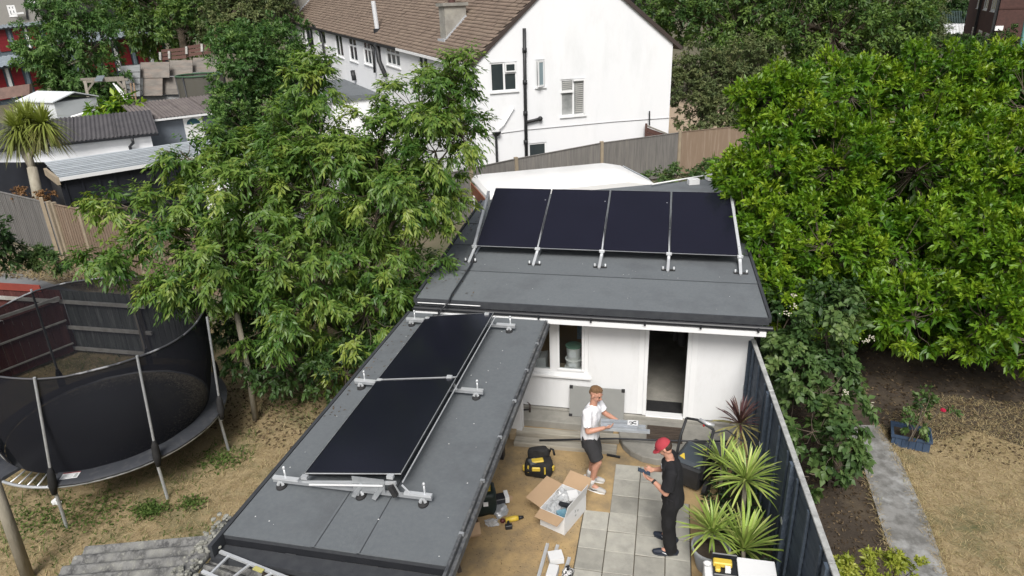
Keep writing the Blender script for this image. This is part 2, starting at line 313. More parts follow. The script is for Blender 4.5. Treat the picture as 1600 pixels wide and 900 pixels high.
def inpoly(poly):
    poly = np.array([(p[0], p[1]) for p in poly])
    def f(n):
        out = []; lo = poly.min(0); hi = poly.max(0); tot = 0
        while tot < n:
            q = rng.uniform(lo, hi, (n*2, 2)); c = np.zeros(len(q), bool); j = len(poly)-1
            for i in range(len(poly)):
                a, b = poly[i], poly[j]; cond = ((a[1] > q[:, 1]) != (b[1] > q[:, 1])); den = (b[1]-a[1]) if b[1] != a[1] else 1e-9
                c ^= cond & (q[:, 0] < (b[0]-a[0])*(q[:, 1]-a[1])/den+a[0]); j = i
            out.append(q[c]); tot += int(c.sum())
        return np.concatenate(out)[:n]
    return f
def sheet(name, pts, z, m):
    mb = MB(); mb.add([(p[0], p[1], z) for p in pts], [tuple(range(len(pts)))])
    me = mb.build(name, m); 
    if me.data.polygons[0].normal.z < 0: me.data.flip_normals()
    return struct(me)
# ================================================================ ground
gm = MB(); gm.add([(-400, -60, 0), (400, -60, 0), (400, 700, 0), (-400, 700, 0)], [(0, 1, 2, 3)]); struct(gm.build('ground', FARG))
LAWN = [(-14, 3.0), (-4.2, 3.0), (-4.2, 12.5), (-6, 16), (-12.9, 11.35), (-13.6, 8.5)]
sheet('dry_lawn', LAWN, .006, DRYG)
RG = [(3.9, 10.6), (3.45, 8.2), (3.55, 6.6), (3.75, 5), (12, 5), (12, 9.9), (9.5, 10.4), (8.0, 10.0), (7, 10.7), (6.2, 10.5), (5.3, 11.1), (4.6, 10.7)]
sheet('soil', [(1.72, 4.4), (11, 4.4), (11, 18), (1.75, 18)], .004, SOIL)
sheet('dry_lawn', RG, .009, DRYG)
sheet('patio', [(-4.2, 3.5), (1.7, 3.5), (1.56, 10.4), (-4.2, 10.4)], .008, SAND)
sheet('concrete_strip', [(-4.2, 3.5), (-2.57, 3.5), (-2.56, 6.6), (-2.56, 8.1), (-2.5, 9.95), (-4.2, 9.95)], .016, CONC)
PATHM = mat('worn_concrete_path', (.27, .268, .26), .93, (.15, .148, .14), 5, .95, .6, 50, c3=(.46, .47, .47), s3=1.7, a3=.85, lo=.4, hi=.6)
pp = [G(1312, 668), G(1330, 700), G(1352, 745), G(1378, 830), G(1405, 905), G(1480, 905), G(1450, 820), G(1405, 720), G(1372, 668)]
pa = MB().prism([(p.x, p.y, 0) for p in pp], (0, 0, .05)).build('garden_path', PATHM); struct(pa)
ROAD = mat('grey_tarmac', (.20, .21, .22), .9, (.15, .155, .16), 2, .7, .3, 40, c3=(.26, .25, .22), s3=.6, a3=.4, orand=0)
sheet('road', [G(-250, 440), G(-40, 418), G(30, 427), G(95, 448), G(150, 462), G(120, 520), G(-250, 520)], .005, ROAD)
VERGE = mat('stony_verge', (.26, .225, .165), .97, (.17, .145, .1), 8, .9, .9, 40, c3=(.36, .33, .28), s3=5, a3=.7)
sheet('verge', [G(-200, 395), G(-20, 375), G(100, 395), G(180, 425), G(300, 470), G(150, 462), G(95, 448), G(30, 427), G(-200, 430)], .006, VERGE)
sheet('forecourt', [G(1040, 150, 0), G(1400, 70, 0), G(1440, 95, 0), G(1200, 260, 0), G(1050, 262, 0)], .01, mat('pale_gravel', (.40, .31, .22), .95, (.33, .26, .19), 1, .7, .3, orand=0))

# ================================================================ paving
pav = T('paving', 'pale square concrete paving slabs laid in a stepped grid on the sandy patio', 'paving', (0, 7.5, 0)); pav['kind'] = 'structure'; del pav['category']
slab0 = None
sheet('slab_bedding', [(-.93, 4.6), (.59, 4.6), (.59, 8.4), (.25, 8.4), (.25, 9.16), (-.545, 9.16), (-.545, 8.01), (-.93, 8.01)], .012, mat('dark_bedding', (.10, .085, .06), .97, (.07, .06, .045), 9, .6))
cx = [-.92, -.55, -.15, .25, .58]
for j in range(12):
    y1 = 9.17-.385*j
    for i in range(4):
        if i == 0 and j < 3: continue
        if i == 3 and j < 2: continue
        if i == 3 and 2 <= j <= 2: pass
        a, b = cx[i]+.005, cx[i+1]-.005; z = .028+random.uniform(-.006, .008); tl = random.uniform(-.004, .004)
        m = MB(); ya, yb = y1-.380, y1-.005
        if i == 3 and j == 2: yb -= 0
        m.add([(a, ya, -.02), (b, ya, -.02), (b, yb, -.02), (a, yb, -.02), (a, ya, z+tl), (b, ya, z-tl), (b, yb, z-tl), (a, yb, z+tl)],
              [(0,3,2,1),(4,5,6,7),(0,1,5,4),(1,2,6,5),(2,3,7,6),(3,0,4,7)]); m.build('paving_slab', SLAB, pav, bevel=.006)
gj = MB().bx(.58, 1.2, 5.0, 6.95, .0, .03).build('paved_strip', mat('blue_grey_slab', (.13, .15, .17), .8, (.10, .115, .13), 4, .7, .2)); struct(gj)

# ================================================================ garden room (white back building)
WY = 10.42
gr = T('garden_room', 'white rendered garden room with an open doorway and a wide window under a grey felt roof', 'garden room', (-1.2, 12, 0))
Mf = frame((0, WY, 0))
mb = MB(Mf); wall(mb, -4.0, 1.52, .19, 2.24, .22, [(-2.28, -1.14, .87, 2.10), (-.19, .56, .19, 2.12)])
mb.bx(-4.0, -3.78, .223, 4.7, .19, 2.3).bx(1.30, 1.52, .223, 5.9, .19, 2.3); mb.build('wall', WHITE, gr)
MB(Mf).bx(-3.78, 1.3, 4.6, 4.8, .19, 2.4).build('back_wall', WHITE, gr)
MB(Mf).bx(-3.78, 1.3, .22, 4.6, .0, .17).bx(-.19, .56, .0, .22, 0, .172).build('floor', CONC, gr)
# window: tall sash on the right, lower sash on the left under a white panel
wf = MB(Mf); y0, y1 = .02, .09
wf.bx(-2.28, -1.14, y0, y1, .87, .94).bx(-2.28, -1.14, y0, y1, 2.03, 2.10).bx(-2.28, -2.21, y0, y1, .94, 2.03).bx(-1.21, -1.14, y0, y1, .94, 2.03).bx(-1.82, -1.69, y0, y1, .94, 2.03)
wf.bx(-2.21, -1.82, y0+.01, y1-.01, 1.72, 2.03)
w1 = wf.build('window', UPVC, gr, bevel=.006)
wf2 = MB(Mf); a, b, c, d = -1.69, -1.21, .94, 2.03; wf2.bx(a, b, -.005, .05, c, c+.045).bx(a, b, -.005, .05, d-.045, d).bx(a, a+.045, -.005, .05, c+.045, d-.045).bx(b-.045, b, -.005, .05, c+.045, d-.045)
wf2.build('sash', UPVC, w1, bevel=.005)
GLS = seethrough('clear_glass', (.02, .025, .03), .10, .05, (.93, .95, .95), .9)
MB(Mf).bx(-1.645, -1.255, .015, .025, .985, 1.985).build('pane', GLS, w1); MB(Mf).bx(-2.21, -1.82, .05, .06, .94, 1.72).build('pane', GLS, w1)
MB(Mf).bx(-2.33, -1.09, -.06, .02, .82, .868).build('sill', UPVC, gr, bevel=.006)
df = MB(Mf); df.bx(-.19, -.13, -.02, .10, .19, 2.12).bx(.50, .56, -.02, .10, .19, 2.12).bx(-.13, .50, -.02, .10, 2.06, 2.12).bx(-.13, .50, -.05, .12, .165, .20); df.build('door_frame', UPVC, gr, bevel=.005)
tr_ = MB(Mf); tr_.bx(.575, .66, -.012, -.001, .2, 2.12).bx(-.28, -.205, -.012, -.001, .2, 2.12); tr_.build('reveal_trim', UPVC, gr)
pl = MB(Mf).bx(-4.0, 1.55, -.06, .0, 0, .185).build('plinth', CONC, gr, bevel=.01)
# roof: sloping slab with felt strips
def zr(y): return 2.33+.06*(y-10.12)
RL = lambda y: -4.04-.03*(y-10.1); RR = lambda y: 1.64-.03*(y-10.1)
def rear(x): return 15.25+(x+4.2)*.38
m = MB(); ys = 10.08
P = [(RL(ys), ys), (RR(ys), ys), (RR(17.4), rear(1.42)), (RL(15.2), rear(-4.2))]
m.add([(x, y, zr(y)-.09) for x, y in P]+[(x, y, zr(y)-.012) for x, y in P], [(0,3,2,1),(4,5,6,7),(0,1,5,4),(1,2,6,5),(2,3,7,6),(3,0,4,7)]); m.build('roof_deck', FELTD, gr)
seams = [10.08, 11.28, 12.5, 13.7, 14.9]
for k, (a, b) in enumerate(zip(seams, seams[1:]+[18.0])):
    def q(x, y, dz): return (x, y, zr(y)+dz)
    bb = b+.05; m = MB()
    if b < 15: pts = [(RL(a)-.004, a), (RR(a)+.004, a), (RR(bb)+.004, bb), (RL(bb)-.004, bb)]
    else: pts = [(RL(a)-.004, a), (RR(a)+.004, a), (1.425, rear(1.42)), (RL(15.2)-.004, rear(-4.2))]
    m.add([q(x, y, -.0115 - (.004 if i > 1 else 0)) for i, (x, y) in enumerate(pts)]+[q(x, y, .004-(.0085 if i > 1 else 0)) for i, (x, y) in enumerate(pts)], [(0,3,2,1),(4,5,6,7),(0,1,5,4),(1,2,6,5),(2,3,7,6),(3,0,4,7)])
    m.build('felt_strip', FELT, gr)
    if k: MB().add([(RL(a), a-.006, zr(a)+.0055), (RR(a), a-.006, zr(a)+.0055), (RR(a), a+.008, zr(a)+.007), (RL(a), a+.008, zr(a)+.007)], [(0, 1, 2, 3)]).build('seam', FELTD, gr)
# edge trims, gutter, fascia
m = MB(); m.bar((RL(ys)-.03, ys-.02, zr(ys)-.02), (RL(15.2)-.03, 15.2, zr(15.2)-.02), .045, .10).bar((RR(ys)+.03, ys-.02, zr(ys)-.02), (RR(17.3)+.03, 17.3, zr(17.3)-.02), .045, .10); m.build('verge_trim', FELTD, gr)
m = MB(); m.bx(-4.06, 1.66, 10.035, 10.078, 2.225, 2.338); m.build('eaves_trim', FELTD, gr)
def halfpipe(mb, x0, x1, y, z, r, th=.006):
    n = 10; prof = [(y+r*math.cos(math.pi+math.pi*k/n), z+r*math.sin(math.pi+math.pi*k/n)) for k in range(n+1)]+[(y+(r-th)*math.cos(2*math.pi-math.pi*k/n), z+(r-th)*math.sin(2*math.pi-math.pi*k/n)) for k in range(n+1)]
    N_ = len(prof); mb.add([(x0, a, b) for a, b in prof]+[(x1, a, b) for a, b in prof], [(i, (i+1) % N_, (i+1) % N_+N_, i+N_) for i in range(N_)]+[tuple(range(N_))[::-1], tuple(range(N_, 2*N_))])
m = MB(); halfpipe(m, -4.08, 1.72, 9.965, 2.22, .055); gut = m.build('gutter', BLACKP, gr, smooth='auto')
b0 = None
for x in (-3.6, -2.75, -1.9, -1.05, -.2, .65, 1.5):
    if b0 is None: mm = MB(); mm.bx(x-.015, x+.015, 9.90, 10.03, 2.156, 2.163).bx(x-.015, x+.015, 9.895, 9.905, 2.156, 2.235); b0 = mm.build('gutter_bracket', BLACKP, gr)
    else: share(b0, (x, 9.9625, 2.1955), gr)
MB().tube([(-4.0, 10.0, 2.29), (-2.9, 10.0, 2.29)], .008, 6).build('grey_conduit', UPVC, gr)
MB().bx(-4.05, 1.62, 9.93, 9.97, 2.075, 2.155).build('fascia', UPVC, gr); MB().bx(-4.05, 1.60, 9.972, 10.41, 2.115, 2.15).build('soffit', UPVC, gr)
dp = MB().tube([(1.60, 9.99, 2.16), (1.60, 10.2, 2.05), (1.585, 10.38, 1.95), (1.585, 10.38, .1)], .034, 10); dp.build('downpipe', BLACKP, gr, smooth=True)
# things inside
t = T('doormat', 'black mat on the floor just inside the open doorway', 'mat', (.18, 10.6, .172)); MB(Mf).bx(-.125, .49, .13, .50, .174, .186).build('pile', BLACKR, t)
jk = MB(); jk.tube([(.42, 11.0, 2.0), (.42, 11.0, 1.8), (.43, 11.0, 1.5), (.42, 11.0, 1.35)], [.03, .14, .17, .15], 10, fl=.5); jk.tube([(.36, 10.98, 1.88), (.3, 10.95, 1.6), (.31, 10.95, 1.42)], [.05, .055, .04], 8)
tag(jk.build('coat', mat('black_cloth', (.01, .01, .012), .9, (.018, .018, .02), 5, .6, .5, 25), smooth=True), 'black coat hanging inside the doorway', 'coat')
BKT = mat('white_bucket', (.72, .72, .70), .5, (.6, .6, .58), 5, .6, .05)
def bucket(x, y, z, r, h, lid, label):
    t = T('bucket', label, 'bucket', (x, y, z), 'plaster buckets behind the window')
    MB().lathe([(0, z), (r*.86, z), (r*.98, z+h), (r, z+h)], (x, y, 0), 18).build('tub', BKT, t, smooth='auto'); MB().lathe([(r*1.05, z+h*.93), (r*1.05, z+h), (0, z+h+.004)], (x, y, 0), 18).build('lid', lid, t, smooth='auto')
    MB().bx(x-.06, x+.06, y-r*1.0, y-r*.95, z+h*.3, z+h*.75).build('paper_label', WCARD, t)
for bx_, by_, bz_ in ((-1.50, 10.95, .17),):
    tt = T('crate_stand', 'stack of pale boards holding up the buckets behind the window', 'stand', (bx_, 10.95, .17)); MB().bx(-1.80, -1.22, 10.68, 11.2, .17, .66).build('board_stack', WOODL, tt)
bucket(-1.46, 10.84, .66, .15, .15, BKT, 'lowest white bucket of the stack behind the tall window sash')
bucket(-1.45, 10.84, .82, .15, .16, BKT, 'white bucket in the middle of the stack behind the window')
bucket(-1.45, 10.84, .985, .14, .26, mat('green_lid', (.16, .30, .22), .5), 'white bucket with a green lid on top of the stack behind the window')
PLY = mat('plywood', (.24, .16, .085), .85, (.19, .125, .07), 3, .7, .2)
tag(MB().box((-2.05, 11.05, 1.1), (.05, .55, 1.9), R(-70)).build('plywood_sheet', PLY), 'brown plywood sheet leaning behind the left window pane', 'plywood')
tag(MB().box((-1.62, 11.6, 1.3), (.7, .04, 2.1), R(8)).build('plywood_sheet', PLY), 'brown plywood sheet standing behind the stacked buckets', 'plywood')
tag(MB().box((-1.33, 11.25, 1.45), (.22, .03, .55), R(10)).build('blue_bottle_pack', mat('blue_pack', (.12, .22, .33), .4, (.25, .35, .42), 14, .8)), 'pale blue pack standing behind the buckets at the right of the window', 'pack')
tag(MB().bx(-2.3, -1.95, 10.75, 11.1, .17, .98).build('white_carton', WCARD), 'white carton behind the left window pane', 'carton')

# step and things at the wall
m = MB(); pts = [(-.62, 10.355)]; 
for (px, py) in ((966, 668), (967, 690), (973, 703), (985, 714), (1003, 723), (1025, 728), (1045, 729)): p = G(px, py, 0); pts.append((p.x, p.y))
pts += [(.75, 9.42), (1.1, 9.75), (1.3, 10.1), (1.4, 10.355)]
m.prism([(x, y, 0) for x, y in pts], (0, 0, .13)); struct(m.build('curved_step', CONC, bevel=.015))
fm = T('footscraper_mat', 'dark brown slatted mat lying on the curved concrete step', 'mat', (.2, 9.95, .13))
for k in range(9): MB().bx(-.09+.0, .49, 9.73+.05*k-.0, 9.765+.05*k, .134, .155).build('slat', WOODK, fm)
for xx_ in (-.06, .2, .46): MB().bx(xx_-.012, xx_+.012, 9.73, 10.17, .1305, .1335).build('crossbar', BLACKR, fm)
led = MB().bx(-4.0, -.66, 10.0, 10.355, 0, .15).build('concrete_ledge', CONC, bevel=.012); struct(led)
t = T('timber_plank', 'rear grey plank of the two lying below the concrete ledge', 'plank', (-1.4, 9.78, 0)); MB().box((-1.47, 9.78, .05), (1.86, .17, .10), R(2)).build('board', PLANK, t, bevel=.006); MB().box((-2.34, 9.66, .07), (.10, .22, .11), R(4)).build('pale_end_block', WOODL, t)
tag(MB().box((-1.42, 9.50, .04), (1.72, .2, .08), R(1.2)).build('timber_plank', PLANK, bevel=.006), 'front grey plank with a dark end lying on the sand behind the bag', 'plank')
t = T('long_black_pole', 'long thin black pole lying across the planks and over the step to the mower', 'pole', (-.4, 9.5, .16)); MB().tube([(-1.85, 9.47, .115), (-.6, 9.62, .19), (.3, 9.55, .30), (1.2, 9.42, .48)], .016, 8).build('shaft', BLACKP, t, smooth=True)
MB().box((-.60, 9.36, .03), (.22, .03, .03), R(-8)).build('hook', BLACKP, t); MB().box((-.66, 9.62, .03), (.2, .03, .03), R(4)).build('hook', BLACKP, t)
GREYB = mat('grey_backer_board', (.27, .275, .265), .85, (.24, .245, .24), 5, .6, .15, 80)
t = T('grey_board', 'grey rectangular board with black corner clips leaning on the white wall', 'board', (-.97, 10.3, .15))
a = YY(893, 602, 10.39); b = YY(975, 606, 10.39)
Mq = cols((-1.45, 10.24, .16), Vector((1, 0, 0)), Vector((0, .97, .14)).normalized()*-1, Vector((0, .17, .985)).normalized())
MB(Mq).bx(0.0, .95, 0, .02, 0, .56).build('panel', GREYB, t)
for x, z in ((0.0, .0), (0.0, .52), (.90, .52)): MB(Mq).bx(x-.004, x+.055, -.004, .025, z-.003, z+.045).build('corner_clip', BLACKR, t)
t = T('hammer', 'claw hammer with a black grip lying on the concrete ledge at the wall', 'hammer', (-2.25, 10.15, .15)); MB().tube([(-2.44, 10.17, .205), (-2.30, 10.2, .205), (-2.16, 10.24, .205)], [.02, .017, .011], 8).build('grip', BLACKR, t, smooth=True)
hm = MB(); hm.tube([(-2.155, 10.21, .17), (-2.15, 10.23, .30)], .018, 8); hm.tube([(-2.15, 10.23, .30), (-2.18, 10.235, .34), (-2.21, 10.24, .35)], [.015, .01, .005], 6); hm.build('head', mat('dark_steel', (.12, .10, .09), .45, metal=.7), t, smooth=True)

# ================================================================ long flat-roofed store on the left
X0, X1, Y0, Y1, ZR = -4.12, -1.80, 4.58, 9.95, 2.13
st = T('open_store', 'long low store with a grey felt flat roof and black edges running toward the camera', 'outbuilding', (-3, 7.2, 0))
MB().bx(X0, X1, Y0+.0, Y1, ZR-.055, ZR-.0085).build('roof_deck', FELTD, st)
xs = [X0, -3.16, -2.69, X1]
for k, (a, b) in enumerate(zip(xs, xs[1:])):
    MB().add([(a, Y0-.004, ZR-.008), (b+(.03 if k < 2 else 0), Y0-.004, ZR-.008), (b+(.03 if k < 2 else 0), Y1, ZR-.008), (a, Y1, ZR-.008), (a, Y0-.004, ZR+.0045), (b+(.03 if k < 2 else 0), Y0-.004, ZR-.0005), (b+(.03 if k < 2 else 0), Y1, ZR-.0005), (a, Y1, ZR+.0045)], [(0,3,2,1),(4,5,6,7),(0,1,5,4),(1,2,6,5),(2,3,7,6),(3,0,4,7)]).build('felt_strip', FELT, st)
MB().bx(X0-.05, X1+.05, Y0-.19, Y0-.008, ZR-.20, ZR-.13).build('front_step_trim', FELTD, st); MB().bx(X0, X1, Y0-.004+.0, Y0+.04, ZR-.13, ZR-.056).build('front_fascia', BLACKP, st)
MB().bx(X0-.05, X0-.006, Y0-.19, Y1, ZR-.12, ZR+.014).build('edge_trim', FELTD, st)
et = MB(); et.bx(X1+.006, X1+.035, Y0-.19, Y1+.02, ZR-.10, ZR+.012).bx(X1+.038, X1+.075, Y0-.19, Y1+.02, ZR-.13, ZR-.045); et.build('edge_trim', mat('weathered_black_trim', (.045, .048, .055), .6, (.12, .125, .13), 18, .9, .3, c3=(.22, .22, .21), s3=6, a3=.5), st)
for k in range(7): MB().box((X1+.025, 5.0+.82*k, ZR+.0), (.05, .03, .03)).build('clip', GALV, st)
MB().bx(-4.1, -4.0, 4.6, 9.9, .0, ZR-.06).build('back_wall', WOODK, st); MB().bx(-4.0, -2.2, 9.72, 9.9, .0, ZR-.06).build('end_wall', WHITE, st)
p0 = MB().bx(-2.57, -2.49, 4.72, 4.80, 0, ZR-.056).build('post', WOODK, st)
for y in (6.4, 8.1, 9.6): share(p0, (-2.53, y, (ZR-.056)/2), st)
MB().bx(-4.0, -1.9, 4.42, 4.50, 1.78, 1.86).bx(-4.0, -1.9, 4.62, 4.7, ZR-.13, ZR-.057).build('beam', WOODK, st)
t = T('black_post', 'round black post with a grey cap just below the front roof edge', 'post', tuple(G(453, 880, 0))); pb = G(453, 868, 1.95)
t.location = (pb.x, pb.y, 0); WO[t.name] = Vector((pb.x, pb.y, 0)); MB().tube([(pb.x, pb.y, 0), (pb.x, pb.y, 1.93)], .05, 14).build('tube', BLACKP, t, smooth='auto'); MB().lathe([(.055, 1.93), (.055, 1.96), (.03, 1.985), (0, 1.99)], (pb.x, pb.y, 0), 14).build('cap', GALV, t, smooth=True)
def stick(name, label, cat, a, b, wd, ht, m_): return tag(MB().bar(a, b, wd, ht).build(name, m_), label, cat)
stick('pale_batten', 'long pale batten lying under the front roof edge', 'batten', G(385, 866, 1.7), G(650, 905, 1.7), .03, .03, WOODL)
stick('white_pipe', 'short white plastic pipe beside the capped black post', 'pipe', G(420, 866, 1.75), G(448, 886, 1.75), .06, .06, UPVC)
stick('white_pipe', 'white plastic pipe end low in front of the black post', 'pipe', G(462, 888, 1.7), G(520, 906, 1.7), .05, .05, UPVC)
for k in range(4): stick('black_pipe', ['topmost', 'second', 'third', 'lowest'][k]+' of the black pipes stacked to the right of the capped post', 'pipe', G(462+4*k, 866+7*k, 1.66-.03*k), G(560+5*k, 900+8*k, 1.66-.03*k), .04, .04, BLACKP)
tag(MB().ball(G(553, 893, 1.6), .05, 10).build('orange_cap', mat('orange_plastic', (.6, .08, .03), .4), smooth=True), 'orange-red plastic cap under the front roof edge', 'cap')
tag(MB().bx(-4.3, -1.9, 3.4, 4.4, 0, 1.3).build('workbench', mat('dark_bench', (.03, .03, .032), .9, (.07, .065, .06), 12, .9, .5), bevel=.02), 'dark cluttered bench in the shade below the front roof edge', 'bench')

# corrugated fibre cement roof
def corrug(mb, w_, l_, pitch, amp, th=.012, seg=6, m=0, nl=1):     # ridges run along local y; width along x
    n = int(w_/pitch*seg); vs = []; fs = []
    for off in (0, -th):
        for j in range(nl+1):
            for i in range(n+1): x = w_*i/n; vs.append((x, l_*j/nl, off+amp*math.cos(2*math.pi*x/pitch)))
    A = (nl+1)*(n+1)
    for j in range(nl):
        for i in range(n): a = j*(n+1)+i; fs += [(a, a+1, a+n+2, a+n+1), (a+A, a+A+n+1, a+A+n+2, a+A+1)]
    for i in range(n): fs += [(i, i+A, i+A+1, i+1), (nl*(n+1)+i, nl*(n+1)+i+1, nl*(n+1)+i+1+A, nl*(n+1)+i+A)]
    for j in range(nl): a = j*(n+1); fs += [(a, a+n+1, a+n+1+A, a+A), (a+n, a+n+A, a+2*n+1+A, a+2*n+1)]
    return mb.add(vs, fs, m)
cr_ = T('corrugated_roof', 'lichen-spotted grey corrugated roof with a mossy ridge at the bottom left', 'roof', (-5, 3.6, 1.5))
e1 = G(136, 856, 1.72); e2 = G(338, 838, 2.0); xd = (e2-e1).normalized(); yd = Vector((-.05, -1, 0)).normalized(); zd = xd.cross(Vector((0, 1, 0))).normalized()
if zd.z < 0: zd = -zd
Mc = cols(e1, yd, xd, zd)
for k in range(3):
    m = MB(cols(e1+yd*(k*.86)+zd*(.012 if k % 2 else 0)-xd*random.uniform(0, .02), yd, xd, zd)); corrug(m, .9, (e2-e1).length, .146, .023, .010, 10, nl=14); 
    m.build('corrugated_sheet', ASB, cr_, smooth='auto')
e3 = G(352, 822, 2.02); m = MB(); pts = [e3+Vector((0, .06, .02)), e3+Vector((.02, -.3, .0)), e3+Vector((.0, -.8, -.01)), e3+Vector((.03, -1.6, 0))]
m.tube(pts, [.05, .075, .08, .08], 12); rg = m.build('ridge_tile', ASB, cr_, smooth=True)
lump = MB()
for k in range(260):
    u_ = random.random()**1.0; p = pts[0].lerp(pts[3], u_)+Vector((random.gauss(0, .05), 0, .045+random.gauss(0, .018))); s_ = random.uniform(.012, .034); lump.ball(p, (s_, s_, s_*.5), 6)
lump.build('lichen_crust', mat('pale_lichen', (.36, .36, .32), .97, (.15, .15, .13), 18, .95, .6), cr_, kind='stuff')
m = MB(cols(e3+Vector((.08, -.05, -.05)), Vector((0, -1, 0)), Vector((.95, 0, -.22)).normalized(), Vector((.22, 0, .95)).normalized())); corrug(m, 1.3, .55, .146, .028, .01, 6); m.build('corrugated_sheet', ASB, cr_, smooth='auto')
MB().bx(-5.6, -4.45, 2.0, 4.3, 0, 1.55).build('wall', WOODK, cr_)
# ladder
ld = T('ladder', 'aluminium ladder lying across the corrugated roof at the bottom edge', 'ladder', tuple(G(400, 890, 2.0)))
a1, b1 = G(344, 862, 2.03), G(450, 904, 2.0); a2, b2 = G(316, 893, 2.05), G(400, 930, 2.0)
MB().bar(a1, b1, .032, .025).build('rail', ALU, ld); MB().bar(a2, b2, .032, .025).build('rail', ALU, ld)
dl = (b1-a1).length
for k in range(4):
    f_ = (.12+.27*k)/dl; MB().bar(a1.lerp(b1, min(f_, 1)), a2.lerp(b2, min(f_, 1)), .022, .018).build('rung', ALU, ld)
MB().bar(a1.lerp(b1, .55)+Vector((0, -.04, .02)), a1.lerp(b1, .68)+Vector((0, -.04, .02)), .045, .01).build('sticker', mat('yellow_sticker', (.45, .42, .15), .6), ld)

# ================================================================ solar panels
FRAMEK = mat('black_anodised_frame', (.012, .012, .014), .35, metal=.5)
def panel(a, b, c, d, label, group, z_up=True):     # corners: a near-left, b near-right, c far-right, d far-left (top face)
    a, b, c, d = map(Vector, (a, b, c, d)); n = (b-a).cross(d-a).normalized(); ctr = (a+b+c+d)/4
    t = T('solar_panel', label, 'solar panel', ctr, group); th = .035
    x = (b-a); lx = x.length; x.normalize(); y = n.cross(x); ly = (d-a).length; M_ = cols(a, x, y, n); f = .011
    m = MB(M_); m.bx(0, lx, 0, f, -th, 0).bx(0, lx, ly-f, ly, -th, 0).bx(0, f, f, ly-f, -th, 0).bx(lx-f, lx, f, ly-f, -th, 0); m.build('frame', FRAMEK, t)
    m = MB(M_); m.bx(f, lx-f, f, ly-f, -.008, -.002).build('glass', PANELG, t); MB(M_).bx(f, lx-f, f, ly-f, -.02, -.0085).build('backsheet', BLACKR, t)
    e = .002; m = MB(M_); m.bx(0, lx, -e, 0, -.012, .0015).bx(0, lx, ly, ly+e, -.012, .0015).bx(-e, 0, 0, ly, -.012, .0015).bx(lx, lx+e, 0, ly, -.012, .0015); m.build('frame_edge', ALU, t)
    return M_, lx, ly
zb, zt = 2.64, 3.33
A = G(744, 384, zb); Bq = G(1154, 399, zb); Dq = G(769, 293, zt); Cq = G(1139, 302, zt)
xdir = Vector((1, 0, 0)); W4 = Bq.x-A.x; A = Vector((A.x, 12.18, zb)); yb = (G(744, 384, zb).y+G(1154, 399, zb).y)/2; yt = (Dq.y+Cq.y)/2
A.y = yb; sl_ = Vector((0, yt-yb, zt-zb)); x_l = (A.x+Dq.x)/2; x_r = (Bq.x+Cq.x)/2; gp = .028; pw = (x_r-x_l-3*gp)/4
sd_ = Vector(((Dq.x-A.x+Cq.x-Bq.x)/2, yt-yb, zt-zb))
names = ['leftmost', 'second from left', 'third from left', 'rightmost']
X4 = []
for k in range(4):
    a = Vector((A.x+k*(pw+gp), yb, zb)); b = a+Vector((pw, 0, 0)); X4.append(a.x)
    panel(a, b, b+sd_, a+sd_, names[k]+' of the four black solar panels tilted on the garden room roof', 'solar panels on the garden room roof')
print('panel', pw, sd_.length)
def foot(parent, p, dirv=(1, 0, 0), both=True, zf=0):    # black base plate across the rail with studs
    p = Vector(p); dv = Vector(dirv).normalized()
    MB().bar(p-dv*.12, p+dv*.12, .05, .022).build('base_plate', BLACKR, parent, bevel=.005)
    for s_ in (-1, 1):
        q_ = p+dv*s_*.095; m = MB(); m.tube([q_, q_+Vector((0, 0, .05))], .017, 8); m.ball(q_+Vector((0, 0, .055)), (.021, .021, .014), 8); m.build('bolt', ALU, parent, smooth=True)
mlab = ['leftmost', 'second from left', 'middle', 'fourth from left', 'rightmost']
for k in range(5):
    x = A.x-gp/2+k*(pw+gp) if 0 < k < 4 else (A.x-.035 if k == 0 else A.x+4*pw+3*gp+.035)
    t = T('mounting_rail', mlab[k]+' silver sloping rail of the upper array on the garden room roof', 'mounting rail', (x, yb, zr(yb)), 'rails under the upper solar array')
    n_ = Vector((1, 0, 0)).cross(sd_).normalized(); p0_ = Vector((x, yb, zb)); lift = .004 if k in (0, 4) else -.02
    ext = -.02; st_ = p0_+sd_*ext+n_*lift; en = p0_+sd_*(.93 if k in (0, 4) else .99)+n_*lift
    MB().bar(st_, en, .05 if k in (0, 4) else .034, .04 if k in (0, 4) else .03, up=n_).build('rail', ALU, t)
    zf = zr(yb-.42); ft = Vector((x-.01, yb-.42, zf+.035)); MB().bar(p0_+Vector((0, .02, -.045)), ft, .05, .022).bar(p0_+Vector((0, .02, -.06)), ft+Vector((0, 0, -.012)), .02, .03).build('front_arm', ALU, t)
    MB().box(p0_+Vector((0, -.012, -.012)), (.10, .045, .05)).build('end_clamp', ALU, t, bevel=.005)
    foot(t, (x, yb-.34, zf+.02)); foot(t, (x, yt-.1, zr(yt)+.02))
    top = p0_+sd_*.93; MB().bar((top.x, top.y, top.z-.05), (top.x, top.y-.02, zr(top.y)+.02), .04, .03, up=(1, 0, 0)).build('rear_leg', ALU, t)
    for q_ in (.12, .8): MB().ball(p0_+sd_*q_+n_*(lift+.022), (.014, .014, .008), 8).build('bolt', GALV, t, smooth=True)
    MB().bar((x, yb-.3, zf+.02), (x, yt, zr(yt)+.02), .03, .02).build('base_rail', GALV, t)
